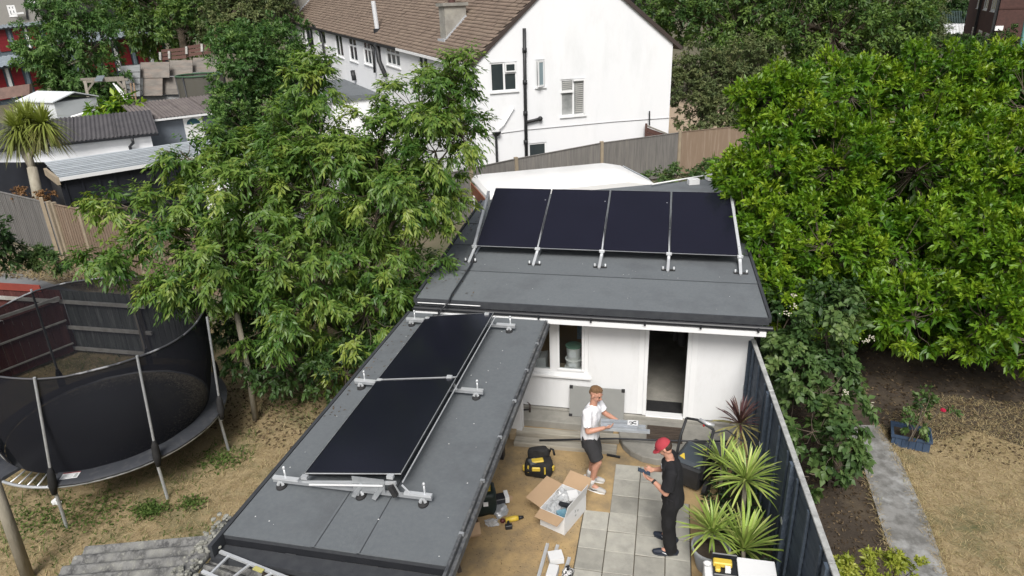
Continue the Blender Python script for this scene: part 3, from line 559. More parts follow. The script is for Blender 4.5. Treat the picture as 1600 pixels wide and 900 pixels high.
# lower array
z1_, z2_ = ZR+.15, ZR+.29
fl = G(477, 737, z1_); fr_ = G(619, 741, z2_); ml = G(592, 591, z1_); mr = G(709, 592, z2_); bl = G(669, 492, z1_); br_ = G(775, 491, z2_)
xl = (fl.x+ml.x+bl.x)/3; xr = (fr_.x+mr.x+br_.x)/3; yf = (fl.y+fr_.y)/2; ym = (ml.y+mr.y)/2; yk = (bl.y+br_.y)/2
print('low', fl, fr_, ml, mr, bl, br_)
panel((xl, yf, z1_), (xr, yf, z2_), (xr, ym-.02, z2_), (xl, ym-.02, z1_), 'nearer of the two black solar panels on the long store roof', 'solar panels on the store roof')
panel((xl, ym+.02, z1_), (xr, ym+.02, z2_), (xr, yk, z2_), (xl, yk, z1_), 'farther of the two black solar panels on the long store roof', 'solar panels on the store roof')
for k, (y, nm) in enumerate(((yf-.09, 'front'), (ym, 'middle'), (yk-.06, 'rear'))):
    t = T('tilt_stand', nm+' silver tilt frame under the two panels on the long store roof', 'mounting frame', ((xl+xr)/2, y, ZR), 'tilt frames of the lower solar array')
    xa, xb = xl-.33, xr+.36; zc = ZR+.09
    m = MB(); m.bx(xa, xb, y-.018, y+.018, zc-.018, zc+.018); m.build('cross_rail', GALV, t)
    MB().bx(xa, xa+.30, y-.024, y+.024, zc+.02, zc+.045).build('splice', ALU, t); MB().bx(xb-.30, xb, y-.024, y+.024, zc+.02, zc+.045).build('splice', ALU, t)
    for xc_ in (xa+.08, (xl+xr)/2+.12, xb-.10):
        if k == 1 and xl < xc_ < xr: continue
        MB().lathe([(.0, ZR+.001), (.055, ZR+.001), (.055, ZR+.02), (.038, ZR+.032), (0, ZR+.04)], (xc_, y, 0), 14, sx=1, sy=1.3).build('rubber_foot', BLACKR, t, smooth='auto')
        m = MB(); m.bar((xc_-.025, y-.03, ZR+.04), (xc_-.01, y-.01, zc), .028, .02).bar((xc_+.03, y-.02, ZR+.04), (xc_+.015, y-.01, zc), .028, .02); m.build('stanchion', ALU, t)
    for xc_ in (xa+.14, xb-.08):
        m = MB(); m.tube([(xc_, y+.01, zc), (xc_, y+.01, zc+.15)], .011, 8); m.lathe([(.0, zc+.15), (.022, zc+.155), (.013, zc+.18), (0, zc+.185)], (xc_, y+.01, 0), 8); m.build('stud', ALU, t, smooth=True)
    m = MB(); m.bar((xl+.02, y, z1_-.055), (xr-.02, y, z2_-.055), .03, .03); m.build('tilt_bar', ALU, t)
    m = MB(); m.bar((xr-.06, y, z2_-.06), (xr+.0, y, zc), .03, .02, up=(0, 1, 0)).bar((xl+.03, y, z1_-.05), (xl+.0, y, zc), .03, .02, up=(0, 1, 0)); m.build('upright', ALU, t)
    if k == 0:
        m = MB(); m.bx(xr-.50, xr-.14, y-.03, y-.024, zc+.02, zc+.19); m.build('bracket_plate', GALV, t); m = MB()
        for q_ in (xr-.5, xr-.27): m.bar((q_, y-.05, zc-.05), (q_+.10, y-.02, zc+.10), .035, .045)
        m.build('clamp', GALV, t); MB().bar((xl+.12, y-.05, z1_-.03), (xr-.15, y-.05, z2_-.07), .012, .014).build('spare_bar', UPVC, t)
        MB().bar((xr-.07, y-.04, z2_-.07), (xr-.02, y-.04, z2_-.19), .05, .05).build('end_bracket', BLACKR, t)
    for xc_, zz in ((xl+.03, z1_), (xr-.09, z2_)): MB().box((xc_, y+(.03 if k == 0 else 0), zz-.005), (.07, .05, .035)).build('end_clamp', ALU, t)
for x in (-3.13, -2.66): MB().bx(x-.006, x+.006, Y0, Y1, ZR+.002, ZR+.006).build('seam', FELTD, st)
# side rail running to the roof on the right
t = T('side_brace', 'thin silver rail along the raised right edge of the lower panels', 'rail', (xr+.1, ym, ZR)); MB().bar((xr+.035, yf-.05, z2_-.07), (xr+.035, yk, z2_-.07), .010, .014).build('rail', ALU, t); MB().bar((xr+.04, yf-.09, z2_-.07), (xr+.13, yf-.11, ZR+.14), .014, .014).build('strut', ALU, t)
t = T('roof_cable', 'black armoured cable snaking down from the upper panels to the gutter', 'cable', (-3.4, 11, 2.35))
pts = [G(741, 398, 2.50), G(737, 412, 2.47), G(722, 436, 2.43), G(706, 460, 2.40), G(701, 471, 2.37), G(690, 484, 2.25), G(684, 492, ZR+.03), G(676, 493, ZR+.03)]
MB().tube(pts, .017, 7).build('cable', BLACKP, t, smooth=True)
# light specks on the felt
SP = mat('white_fleck', (.7, .7, .7), .8); fm_ = MB()
for k in range(80):
    if k < 45: x, y, z = random.uniform(-4, -1.85), random.uniform(4.65, 9.7), ZR+.006
    else: x = random.uniform(-3.9, 1.5); y = random.uniform(10.2, 13.2); z = zr(y)+.005
    s_ = random.uniform(.003, .008); fm_.add([(x-s_, y-s_, z), (x+s_, y-s_*.6, z+.003), (x+s_*.7, y+s_, z), (x-s_, y+s_*.8, z+.003)], [(0, 1, 2, 3)])
tag(fm_.build('debris_flecks', SP, kind='stuff'), 'tiny pale flecks of debris scattered over the felt roofs', 'debris')
# ================================================================ blue-grey garden fence on the right of the patio
ft = T('painted_fence', 'blue-grey painted board fence with a white weathered top along the right of the patio', 'fence', (1.66, 7, 0))
fa, fb = Vector((1.50, 10.42, 0)), Vector((1.84, 4.0, 0)); fd = (fb-fa); fl_ = fd.length; fd.normalize(); fn = Vector((-fd.y, fd.x, 0))*-1
if fn.x > 0: fn = -fn
Mfn = cols(fa, fd, -fn, Vector((0, 0, 1)))       # local y points away from patio, x toward camera
nb = 4; bl_ = fl_/nb; fence_mesh = []
for b in range(nb):
    hz = 1.75
    for r_ in range(12):
        z0_ = .05+r_*.142; jit = random.uniform(-.008, .008); m = MB(Mfn)
        xa, xb = b*bl_+.04, (b+1)*bl_-.04; n = 9; top = []; bot = []
        for i in range(n+1):
            x = xa+(xb-xa)*i/n; top.append((x, 0, z0_+.152+jit*.3)); bot.append((x, 0, z0_+random.uniform(-.008, .008)))
        vs = [(x, .018, z) for x, y, z in top]+[(x, -.004, z) for x, y, z in bot]+[(x, .026, z) for x, y, z in top]+[(x, .010, z) for x, y, z in bot]; k = n+1
        fs = [(i, i+1, k+i+1, k+i) for i in range(n)]+[(2*k+i+1, 2*k+i, 3*k+i, 3*k+i+1) for i in range(n)]+[(k+i, k+i+1, 3*k+i+1, 3*k+i) for i in range(n)]+[(i+1, i, 2*k+i, 2*k+i+1) for i in range(n)]
        m.add(vs, fs); m.build('board', BLUEF, ft)
    for q_ in range(3):
        x = b*bl_+bl_*(q_+.5)/3; MB(Mfn).bx(x-.022, x+.022, -.034, -.006, .03, 1.74).build('batten', BLUEF, ft)
    MB(Mfn).bx(b*bl_-.045, b*bl_+.038, -.055, .05, 0, 1.76).build('post', BLUEF, ft); MB(Mfn).box((b*bl_, -.06, .9), (.07, .012, .06)).build('bracket', GALV, ft)
    MB(Mfn).bx(b*bl_+.006, (b+1)*bl_-.006, -.02, .045, 1.762, 1.792).build('capping', mat('white_weathered_cap', (.50, .51, .50), .9, (.30, .30, .29), 9, .8, .4, c3=(.16, .17, .17), s3=5, a3=.6), ft, bevel=.004)

# ================================================================ open box of fittings
def leafplant(name, label, cat, c, n, L, W, m_, h0, trunk=None, up=(.1, 1.2), group=None, dead=0, meshes=3, stem_m=None, droop=.5):
    c = Vector(c); t = T(name, label, cat, (c.x, c.y, 0.0), group); top = c+Vector((0, 0, 0))
    if trunk: MB().tube([(c.x, c.y, trunk[0]), (c.x+.01, c.y, (trunk[0]+c.z)/2), (c.x, c.y, c.z-.02)], [trunk[1], trunk[1]*.9, trunk[1]*.8], 9).build('trunk', stem_m or BARKL, t, smooth=True)
    src = []
    for k in range(n):
        a = k*2.39996+random.uniform(-.2, .2); e = up[0]+(up[1]-up[0])*(k/n)**.85+random.uniform(-.12, .12)
        q = k % meshes
        if len(src) <= q:
            vs = []; fs = []; N_ = 6; dr = droop*(.6+.4*q)
            for i in range(N_+1):
                s_ = i/N_; x = L*(s_-.14*dr*s_**3); z = -L*dr*.42*s_**2.2; wd = W*(.55+.9*math.sin(min(s_*1.15, 1)*math.pi*.62)) * (1-s_**5) * .5+.0006
                vs += [(x, -wd, z+wd*.35), (x, 0, z), (x, wd, z+wd*.35)]
            for i in range(N_): b = i*3; fs += [(b, b+3, b+4, b+1), (b+1, b+4, b+5, b+2)]
            me = bpy.data.meshes.new('leaf'); me.from_pydata(vs, [], fs); me.polygons.foreach_set('use_smooth', [True]*len(fs)); me.materials.append(m_[q % len(m_)]); src.append(me)
        o = bpy.data.objects.new('leaf', src[q]); col.objects.link(o); place(o, c+Vector((math.cos(a)*.02, math.sin(a)*.02, .05*k/n)), t)
        o.rotation_euler = (random.uniform(-.25, .25), -e, a); s_ = random.uniform(.8, 1.1); o.scale = (s_, 1, 1)
    return t
def ygm(nm, c1, c2): 
    return mat(nm, c1, .45, c2, 5, .8, .05, stretch=(1, 8, 1), orand=.25, spec=.5)
CG = [ygm('cordyline_leaf_a', (.30, .40, .08), (.2, .3, .06)), ygm('cordyline_leaf_b', (.42, .46, .14), (.22, .3, .07)), ygm('cordyline_leaf_c', (.16, .25, .045), (.26, .36, .07))]
CP = [ygm('cordyline_leaf_purple', (.085, .035, .035), (.05, .02, .025)), ygm('cordyline_leaf_bronze', (.10, .06, .04), (.07, .03, .03))]
CY = [ygm('cordyline_leaf_dry', (.33, .30, .12), (.24, .22, .08))]
c1 = XX(1156, 662, 1.28); t = leafplant('purple_cordyline', 'purple and bronze spiky plant at the corner of the white wall and fence', 'plant', c1, 46, .42, .020, CP, 0, trunk=(.0, .028), up=(.45, 1.45))
for k in range(22):
    me = bpy.data.meshes.get('leaf'); 
c1b = c1-Vector((0, 0, .05)); tmp = leafplant('cordyline_skirt', 'x', 'x', c1b, 20, .46, .022, CY, 0, up=(-.35, .25))
for ch in list(tmp.children): ch.parent = t
bpy.data.objects.remove(tmp)
c2 = XX(1165, 752, 1.22); print('cordy2', c2)
leafplant('cordyline', 'tall bright green spiky cordyline on a bare stem beside the fence', 'plant', c2, 85, .52, .021, CG, 0, trunk=(.0, .035), up=(-.25, 1.35))
c2b = G(1128, 728, .5); leafplant('cordyline', 'green spiky cordyline just behind the tall one, nearest the mower', 'plant', c2b, 60, .50, .020, CG, 0, trunk=(.0, .03), up=(.1, 1.35))
POT = mat('white_pot', (.42, .44, .46), .6, (.3, .31, .32), 6, .7, .1)
c3 = G(1113, 833, .56); leafplant('cordyline', 'spiky green cordyline in the round pot nearest the paving', 'plant', c3, 80, .48, .019, CG, 0, trunk=(.18, .025), up=(-.1, 1.4))
t = T('plant_pot', 'round pale pot of dark soil beside the paving, holding a cordyline', 'pot', (c3.x, c3.y, 0)); pr_ = [(0, 0.01), (.17, .01), (.235, .30), (.25, .31), (.25, .34), (.225, .34), (.21, .28), (0, .28)]
MB().lathe(pr_[:7], (c3.x, c3.y, 0), 24).build('shell', POT, t, smooth='auto'); MB().lathe([(.215, .285), (0, .29)], (c3.x, c3.y, 0), 24).build('compost', SOIL, t)
c4 = G(1162, 858, .40); leafplant('cordyline', 'upright green cordyline between the round pot and the fence, behind the white box', 'plant', c4, 50, .62, .029, CG, 0, trunk=(.1, .03), up=(.35, 1.4), droop=.25)
# ground cover in the bed
BED = sheet('planting_bed', [(.75, 7.0), (1.7, 6.6), (1.6, 9.3), (1.05, 9.2), (1.0, 8.2)], .016, SOIL)
# white box with a yellow tool at the bottom
t = T('white_storage_unit', 'white-topped storage unit at the bottom edge beside the fence', 'box', (1.2, 6.4, 0)); zt_ = .85
qa, qb, qc = G(1152, 873, zt_), G(1208, 876, zt_), G(1100, 874, zt_-.06)
MB().bx(qa.x, qb.x, qa.y-.55, qa.y, 0, zt_).build('body', UPVC, t, bevel=.01); MB().bx(qa.x-.01, qb.x+.01, qa.y-.56, qa.y+.01, zt_+.001, zt_+.02).build('lid', UPVC, t, bevel=.006)
t2 = T('white_tray', 'low white tray beside the storage unit carrying the yellow tool', 'tray', (qc.x, qc.y, 0)); MB().bx(qc.x, qa.x-.03, qa.y-.5, qa.y-.01, .0, zt_-.07).build('body', UPVC, t2, bevel=.01)
t = T('yellow_tool', 'yellow and black power tool lying on the white tray', 'power tool', (qc.x+.15, qa.y-.12, zt_-.07)); yb_ = Vector((qc.x+.20, qa.y-.14, zt_-.06)); YEL = mat('yellow_plastic', (.62, .45, .06), .45, (.5, .36, .05), 5, .5, .02)
MB().bx(yb_.x-.11, yb_.x+.16, yb_.y-.13, yb_.y+.12, yb_.z, yb_.z+.05).bx(yb_.x-.12, yb_.x+.17, yb_.y+.12, yb_.y+.14, yb_.z, yb_.z+.12).build('black_case', BLACKP, t, bevel=.01)
MB().bx(yb_.x-.11, yb_.x+.10, yb_.y-.03, yb_.y+.06, yb_.z+.052, yb_.z+.12).bx(yb_.x-.09, yb_.x-.03, yb_.y-.11, yb_.y-.032, yb_.z+.052, yb_.z+.10).build('yellow_housing', YEL, t, bevel=.012)
MB().bx(yb_.x+.02, yb_.x+.08, yb_.y-.10, yb_.y-.035, yb_.z+.052, yb_.z+.10).build('pale_label', WCARD, t); MB().ball((yb_.x-.17, yb_.y+.02, yb_.z+.05), (.05, .035, .03), 10).build('white_nozzle', UPVC, t, smooth=True)

# big open cardboard carton
t = T('open_carton', 'white cardboard carton with open brown flaps full of fittings beside the paving', 'carton', (-1.2, 7.8, 0))
p_a, p_b = Vector((-1.50, 7.60, .01)), Vector((-1.11, 7.44, .01)); ex = (p_b-p_a).normalized(); ey = Vector((-ex.y, ex.x, 0)); Mb = cols(p_a, ex, ey, Vector((0, 0, 1))); wx, wy, hz = .40, .62, .30; th = .008
MB(Mb).bx(0, wx, 0, th, 0, hz).build('side', WCARD, t); MB(Mb).bx(0, wx, wy-th, wy, 0, hz).build('side', WCARD, t); MB(Mb).bx(0, th, th, wy-th, 0, hz).build('side', WCARD, t); MB(Mb).bx(wx-th, wx, th, wy-th, 0, hz).build('side', WCARD, t)
MB(Mb).bx(th, wx-th, th, wy-th, 0, .01).build('base', CARD, t)
def flap(M_, p, q, out, up_, ln, th=.006, m1=None, name='flap'):
    p, q = Vector(p), Vector(q); d = Vector(out).normalized()*math.cos(up_)+Vector((0, 0, math.sin(up_))); n_ = (q-p).cross(d).normalized()*th
    ins = (q-p)*.04; return MB(M_).prism([p+ins*.2, q-ins*.2, q+d*ln-ins, p+d*ln+ins], n_).build(name, m1 or CARD, t)
flap(Mb, (0, 0, hz), (wx, 0, hz), (0, -1, 0), R(-8), .17); flap(Mb, (0, 0, hz), (0, wy, hz), (-1, 0, 0), R(12), .26)
flap(Mb, (0, wy, hz), (wx, wy, hz), (0, 1, 0), R(28), .24); flap(Mb, (wx, 0, hz), (wx, wy, hz), (1, 0, 0), R(78), .20, m1=WCARD)
lg = MB(Mb); lx_ = wx+.003; 
for a0 in range(3):
    ang = R(90+a0*120); lg.prism([(lx_, .33+.05*math.cos(ang), .17+.05*math.sin(ang)), (lx_, .33+.065*math.cos(ang+.5), .17+.065*math.sin(ang+.5)), (lx_, .33+.05*math.cos(ang+1.2), .17+.05*math.sin(ang+1.2)), (lx_, .33+.03*math.cos(ang+.6), .17+.03*math.sin(ang+.6))], (.001, 0, 0))
lg.build('printed_mark', mat('grey_print', (.35, .37, .37), .7), t)
PB = seethrough('clear_bag', (.6, .62, .64), .55, .2); 
def crumple(name, label, cat, c, r, m_, seed, sub=2, j=.35):
    bm = bmesh.new(); bmesh.ops.create_icosphere(bm, subdivisions=sub+1, radius=1)
    for v in bm.verts:
        d = mnoise.noise(v.co*1.7+Vector((seed, 0, 0)))*j*1.4+mnoise.noise(v.co*4+Vector((0, seed, 0)))*j*.6; v.co = Vector((v.co.x*r[0], v.co.y*r[1], v.co.z*r[2]))*(1+d)
    me = bpy.data.meshes.new(name); bm.to_mesh(me); bm.free(); me.materials.append(m_); o = bpy.data.objects.new(name, me); col.objects.link(o); c = Vector(c); place(o, c, None); return tag(o, label, cat)
def inb(x, y, z): return Mb @ Vector((x, y, z))
crumple('plastic_bag', 'clear plastic bag bulging at the left inside the open carton', 'bag', inb(.12, .17, .22), (.11, .12, .08), PB, 1)
crumple('plastic_bag', 'clear plastic bag of grey parts at the back inside the open carton', 'bag', inb(.13, .42, .25), (.12, .14, .10), PB, 5)
tag(MB().box(inb(.28, .45, .33), (.15, .17, .05), R(20)).build('paper_leaflet', WCARD), 'white folded leaflet on top of the open carton contents', 'paper')
tag(MB().box(inb(.27, .28, .27), (.22, .06, .04), R(-10)).build('black_clip_pack', BLACKP), 'black clip pack below the leaflet in the open carton', 'pack')
tag(MB().box(inb(.28, .14, .22), (.14, .10, .08), R(30)).build('blue_pouch', mat('blue_pouch', (.10, .22, .30), .4, (.2, .35, .42), 12, .7)), 'blue pouch in the near corner of the open carton', 'pouch')
tag(MB().bx(*(lambda p: (p.x-.08, p.x+.06, p.y-.05, p.y+.12, .02, .2))(inb(.2, .3, 0))).build('grey_block', GALV), 'grey block lying deep in the open carton', 'block')
# tool bag
t = T('tool_bag', 'black tool bag with yellow straps and pocket standing on the sand', 'bag', (-1.72, 8.72, 0))
def softbox(c, d, rot, m_, name, parent, j=.03, sub=3, rad=.25):
    bm = bmesh.new(); bmesh.ops.create_cube(bm, size=1); bmesh.ops.subdivide_edges(bm, edges=bm.edges[:], cuts=sub+3, use_grid_fill=True)
    Rm = Matrix.Rotation(rot, 3, 'Z')
    for v in bm.verts:
        p = v.co*2; q = Vector((p.x*math.sqrt(max(0, 1-p.y*p.y*rad-p.z*p.z*rad)), p.y*math.sqrt(max(0, 1-p.x*p.x*rad-p.z*p.z*rad)), p.z*math.sqrt(max(0, 1-p.x*p.x*rad*.8-p.y*p.y*rad*.8))))*.5
        q = Vector((q.x*d[0], q.y*d[1], q.z*d[2])); q += Vector((1, 1, 1))*mnoise.noise((q+Vector(c))*9)*j; v.co = Rm @ q
    me = bpy.data.meshes.new(name); bm.to_mesh(me); bm.free(); me.polygons.foreach_set('use_smooth', [True]*len(me.polygons)); me.materials.append(m_)
    o = bpy.data.objects.new(name, me); col.objects.link(o); place(o, Vector(c), parent); return o
BC = mat('black_canvas', (.016, .016, .017), .85, (.03, .03, .03), 14, .6, .4, 70)
softbox((-1.72, 8.72, .15), (.46, .30, .30), R(8), BC, 'body', t); softbox((-1.74, 8.80, .34), (.34, .12, .22), R(8), BC, 'back_lid', t)
MB().box((-1.735, 8.56, .22), (.13, .03, .07), R(8)).build('yellow_pocket', YEL, t, bevel=.01); MB().box((-1.95, 8.66, .15), (.04, .05, .10), R(20)).build('yellow_pocket', YEL, t, bevel=.01); MB().box((-1.49, 8.70, .17), (.04, .06, .08), R(-10)).build('yellow_pocket', YEL, t, bevel=.01)
MB().box((-1.73, 8.66, .315), (.19, .10, .03), R(20)).build('yellow_tool', YEL, t, bevel=.01); MB().box((-1.80, 8.64, .30), (.13, .12, .05), R(35)).build('grey_pouch', mat('grey_pouch', (.10, .11, .12), .6), t, bevel=.01)
for s_, r_ in ((-1.60, R(25)), (-1.86, R(-15))): MB().box((s_, 8.57, .20), (.022, .02, .12), r_).build('strap', YEL, t)
MB().tube([(-1.56, 8.80, .40), (-1.54, 8.80, .46), (-1.50, 8.79, .45), (-1.48, 8.78, .36)], .018, 7).build('handle', BC, t, smooth=True)
# black tool case, adapter, drill under the roof edge
t = T('black_tool_case', 'dark case with a white sticker half under the store roof edge', 'case', (-2.38, 7.75, 0)); softbox((-2.40, 7.78, .19), (.42, .34, .38), R(20), mat('dark_green_plastic', (.012, .022, .02), .5), 'body', t, j=.012, rad=.12)
MB().box((-2.30, 7.62, .24), (.07, .012, .07), R(20)).build('sticker', WCARD, t); MB().box((-2.30, 7.82, .385), (.05, .16, .03), R(15)).build('yellow_latch', YEL, t)
t = T('charger', 'black and white charger box lying on grey packets by the drill', 'charger', (-2.14, 7.85, 0)); MB().box((-2.16, 7.92, .12), (.20, .16, .09), R(25)).build('black_body', BLACKP, t, bevel=.01); MB().box((-2.075, 7.955, .14), (.06, .17, .10), R(25)).build('white_side', WCARD, t)
crumple('grey_packet', 'crumpled grey packet under the charger', 'packet', (-2.12, 7.75, .05), (.11, .13, .05), GALV, 3); crumple('plastic_bag', 'small clear plastic bag on the sand left of the drill', 'bag', (-2.19, 7.50, .03), (.10, .07, .035), PB, 8)
t = T('cordless_drill', 'yellow and black cordless drill lying on the sand', 'drill', (-1.87, 7.62, 0)); dz = .05
MB().tube([(-2.0, 7.56, dz), (-1.88, 7.62, dz), (-1.83, 7.64, dz)], [.04, .042, .035], 10).build('motor_housing', YEL, t, smooth=True); MB().tube([(-1.83, 7.64, dz), (-1.76, 7.67, dz)], [.032, .02], 10).build('chuck', BLACKP, t, smooth=True)
MB().bar((-1.97, 7.57, dz), (-1.93, 7.47, dz-.01), .035, .035).build('grip', BLACKP, t, bevel=.006); MB().box((-1.93, 7.45, dz-.01), (.10, .06, .07), R(20)).build('battery', BLACKP, t, bevel=.006); MB().ball((-2.04, 7.54, dz), (.04, .04, .035), 8).build('end_cap', mat('maroon_plastic', (.10, .02, .02), .5), t, smooth=True)
t = T('brown_cardboard_box', 'brown cardboard box lying open under the store roof edge', 'box', (-2.42, 7.05, 0)); Mq = cols((-2.60, 7.05, .02), Vector((.86, .50, 0)), Vector((-.50, .86, 0)), Vector((0, 0, 1)))
MB(Mq).bx(0, .36, 0, .008, 0, .24).build('side', CARD, t); MB(Mq).bx(0, .008, .008, .25, 0, .24).build('side', CARD, t); MB(Mq).bx(.352, .36, .008, .25, 0, .24).build('side', CARD, t); MB(Mq).bx(.008, .352, .242, .25, 0, .24).build('side', CARD, t); MB(Mq).bx(0.008, .352, 0.008, .242, 0, .008).build('base', CARD, t)
flap(Mq, (0, 0, .24), (.36, 0, .24), (0, -1, 0), R(-35), .16)
tag(MB().prism([(-2.18, 8.10, .012), (-2.02, 8.02, .012), (-2.0, 8.06, .05), (-2.12, 8.13, .06)], (0, .004, .004)).build('cardboard_scrap', CARD), 'small scrap of brown cardboard on the sand between the bags', 'cardboard')
t = T('wooden_trestle', 'dark wooden trestle leg leaning out from under the store roof', 'trestle', (-2.4, 6.55, 0)); MB().bar((-2.55, 6.75, .35), (-2.38, 6.52, .02), .05, .035).bar((-2.52, 6.60, .22), (-2.42, 6.62, .2), .04, .03).build('leg', WOODK, t)
tag(MB().box((-2.42, 9.05, .25), (.12, .14, .5)).build('black_speaker', BLACKP, bevel=.01), 'dark upright case beside the store post at the concrete strip', 'case')
# bundle of rails at bottom
lab = ['left silver rail of the bundle on the sand at the bottom edge', 'middle silver rail of the bundle on the sand at the bottom edge', 'right silver rail of the bundle on the sand at the bottom edge']
for k, (x0_, y0_, x1_, y1_) in enumerate(((-1.36, 6.2, -1.33, 7.22), (-1.26, 6.2, -1.19, 7.22), (-1.08, 6.2, -1.0, 7.02))):
    t = T('aluminium_rail', lab[k], 'rail', (x1_, y1_, 0), 'loose aluminium rails'); m = MB()
    a = Vector((x0_, y0_, .03)); b = Vector((x1_, y1_, .03)); m.bar(a, b, .045, .035); m.build('channel', ALU, t); m = MB(); m.bar(a+Vector((-.016, 0, .02)), b+Vector((-.016, 0, .02)), .006, .01).bar(a+Vector((.016, 0, .02)), b+Vector((.016, 0, .02)), .006, .01); m.build('lip', ALU, t)
t = T('white_small_box', 'small white carton lying over the aluminium rails at the bottom edge', 'box', (-1.2, 6.9, .05)); MB().box((-1.17, 6.93, .10), (.19, .16, .09), R(22)).build('carton', WCARD, t); 
tag(MB().box((-1.17, 6.66, .10), (.13, .20, .09), R(-4)).build('white_small_box', WCARD), 'upright white carton nearest the camera on the aluminium rails', 'box')
crumple('black_white_packet', 'black and white crumpled packet right of the rail bundle', 'packet', (-.98, 6.72, .07), (.07, .12, .05), mat('black_white_print', (.6, .6, .6), .5, (.01, .01, .01), 22, 1, .1, lo=.48, hi=.52), 9)
# garden shredder / mower behind the man
t = T('lawn_mower', 'black lawnmower with a folded handle standing behind the man in black', 'mower', (.72, 8.95, 0)); Mm = cols((.62, 8.92, 0), Vector((.90, -.43, 0)), Vector((.43, .90, 0)), Vector((0, 0, 1)))
MK = mat('mower_black', (.02, .022, .024), .55, (.035, .035, .04), 6, .6, .1); MG = mat('mower_grey', (.05, .062, .075), .5, (.04, .05, .06), 5, .5, .05)
m = MB(Mm); m.add([(-.20, -.22, .06), (.20, -.22, .06), (.20, .22, .06), (-.20, .22, .06), (-.24, -.26, .46), (.24, -.26, .46), (.22, .26, .56), (-.22, .26, .56)], [(0,3,2,1),(4,5,6,7),(0,1,5,4),(1,2,6,5),(2,3,7,6),(3,0,4,7)]); m.build('grass_box', MK, t, bevel=.03)
m = MB(Mm); m.add([(-.21, -.23, .462), (.21, -.23, .462), (.19, .23, .562), (-.19, .23, .562), (-.17, -.18, .52), (.17, -.18, .52), (.15, .2, .60), (-.15, .2, .60)], [(0,3,2,1),(4,5,6,7),(0,1,5,4),(1,2,6,5),(2,3,7,6),(3,0,4,7)]); m.build('lid', MG, t, bevel=.015)
MB(Mm).prism([(-.15, -.15, .528), (-.05, -.18, .522), (-.12, -.05, .54)], (0, 0, .006)).build('warning_triangle', YEL, t); MB(Mm).prism([(.10, .10, .588), (.16, .12, .592), (.15, .17, .60)], (0, 0, .006)).build('warning_triangle', YEL, t)
MB(Mm).bx(-.30, .30, .2, .75, .10, .30).build('deck', MK, t, bevel=.04)
wh = MB(Mm); wh.tube([(.26, -.12, .11), (.32, -.12, .11)], .11, 18); w0 = wh.build('wheel', BLACKR, t, smooth='auto')
for p in ((.29, .62, .09), (-.30, .62, .09)): share(w0, Mm @ Vector(p), t)
hl = MB(Mm); hl.tube([(-.24, -.12, .3), (-.24, .05, .75), (-.23, .20, .98)], .022, 8); hl.tube([(.24, -.22, .3), (.24, -.02, .75), (.23, .14, .98)], .024, 8); hl.tube([(-.23, .20, .98), (-.05, .19, 1.02), (.23, .14, .98)], .02, 8); hl.tube([(.24, .1, .95), (.38, .28, .95), (.62, .30, .84), (.70, .20, .6)], .012, 7); hl.build('handle', MK, t, smooth=True)
MB(Mm).tube([(-.02, .20, 1.03), (.12, .18, 1.02), (.2, .22, 1.0)], .028, 8).build('silver_grip', ALU, t, smooth=True); MB(Mm).tube([(.06, .17, 1.0), (.075, .14, .98)], .016, 6).build('red_button', mat('red_plastic', (.5, .02, .02), .4), t, smooth=True)
m = MB(); m.tube([(1.0, 9.35, .02), (1.0, 9.35, .32)], [.2, .24], 20); tag(m.build('grey_tub', mat('grey_tub', (.09, .095, .10), .6, (.07, .07, .075), 4, .6), smooth='auto'), 'grey round tub behind the mower by the wall', 'tub')

# right garden things
RU = (3.9, 10.38, 0)
t = T('blue_crate', 'dark blue plastic crate planted with a rose on the dry ground', 'crate', (4.1, 10.3, 0)); Mq = cols((3.82, 10.42, .0), Vector((.97, -.22, 0)), Vector((.22, .97, 0)), Vector((0, 0, 1))); BP = mat('blue_plastic', (.035, .06, .11), .55, (.05, .08, .13), 6, .6, .1)
m = MB(Mq); m.bx(0, .55, 0, .025, 0, .22).bx(0, .55, .375, .40, 0, .22).bx(0, .025, .025, .375, 0, .22).bx(.525, .55, .025, .375, 0, .22); m.build('side_panel', BP, t)
m = MB(Mq); m.bx(-.02, .57, -.02, .0, .19, .235).bx(-.02, .57, .40, .42, .19, .235).bx(-.02, .0, 0, .4, .19, .235).bx(.55, .57, 0, .4, .19, .235); m.build('rim', BP, t); MB(Mq).bx(.025, .525, .025, .375, .0, .16).build('compost', SOIL, t)
for k in range(5): MB(Mq).bx(.05+.1*k, .062+.1*k, -.012, -.0005, .01, .185).build('rib', BP, t)
# ================================================================ white terraced house behind
Lc = Vector((-7.1, 25.21, 5.0)); gu = Vector((math.cos(R(30.8)), math.sin(R(30.8)), 0)); gn = Vector((-gu.y, gu.x, 0))
fv = Vector((-math.sin(R(42)), math.cos(R(42)), math.tan(R(3.1)))); fin = Vector((math.cos(R(42)), math.sin(R(42)), 0))
L0 = Vector((Lc.x, Lc.y, 0)); hs_ = T('white_house', 'long white rendered terraced house with a brown tiled roof and a windowed gable end', 'house', L0)
Mg = cols(L0, gu, gn, Vector((0, 0, 1))); Mgi = Mg.inverted(); GW = 8.3
def gpx(px, py): q = Mgi @ HIT(px, py, L0, gn); return q.x, q.z
Mff = cols(L0, fv, fin, Vector((0, 0, 1))); Mffi = Mff.inverted()
def fpx(px, py): q = Mffi @ HIT(px, py, L0, fin); return q.x, q.z
def rect(fn, x0, y0, x1, y1):
    a = fn(x0, y0); b = fn(x1, y0); c = fn(x0, y1); d = fn(x1, y1); return [(a[0]+c[0])/2, (b[0]+d[0])/2, (c[1]+d[1])/2, (a[1]+b[1])/2]
gw = [rect(gpx, 766, 97, 808, 143), rect(gpx, 837, 93, 851, 136), rect(gpx, 876, 123, 914, 181), rect(gpx, 826, 223, 854, 246)]
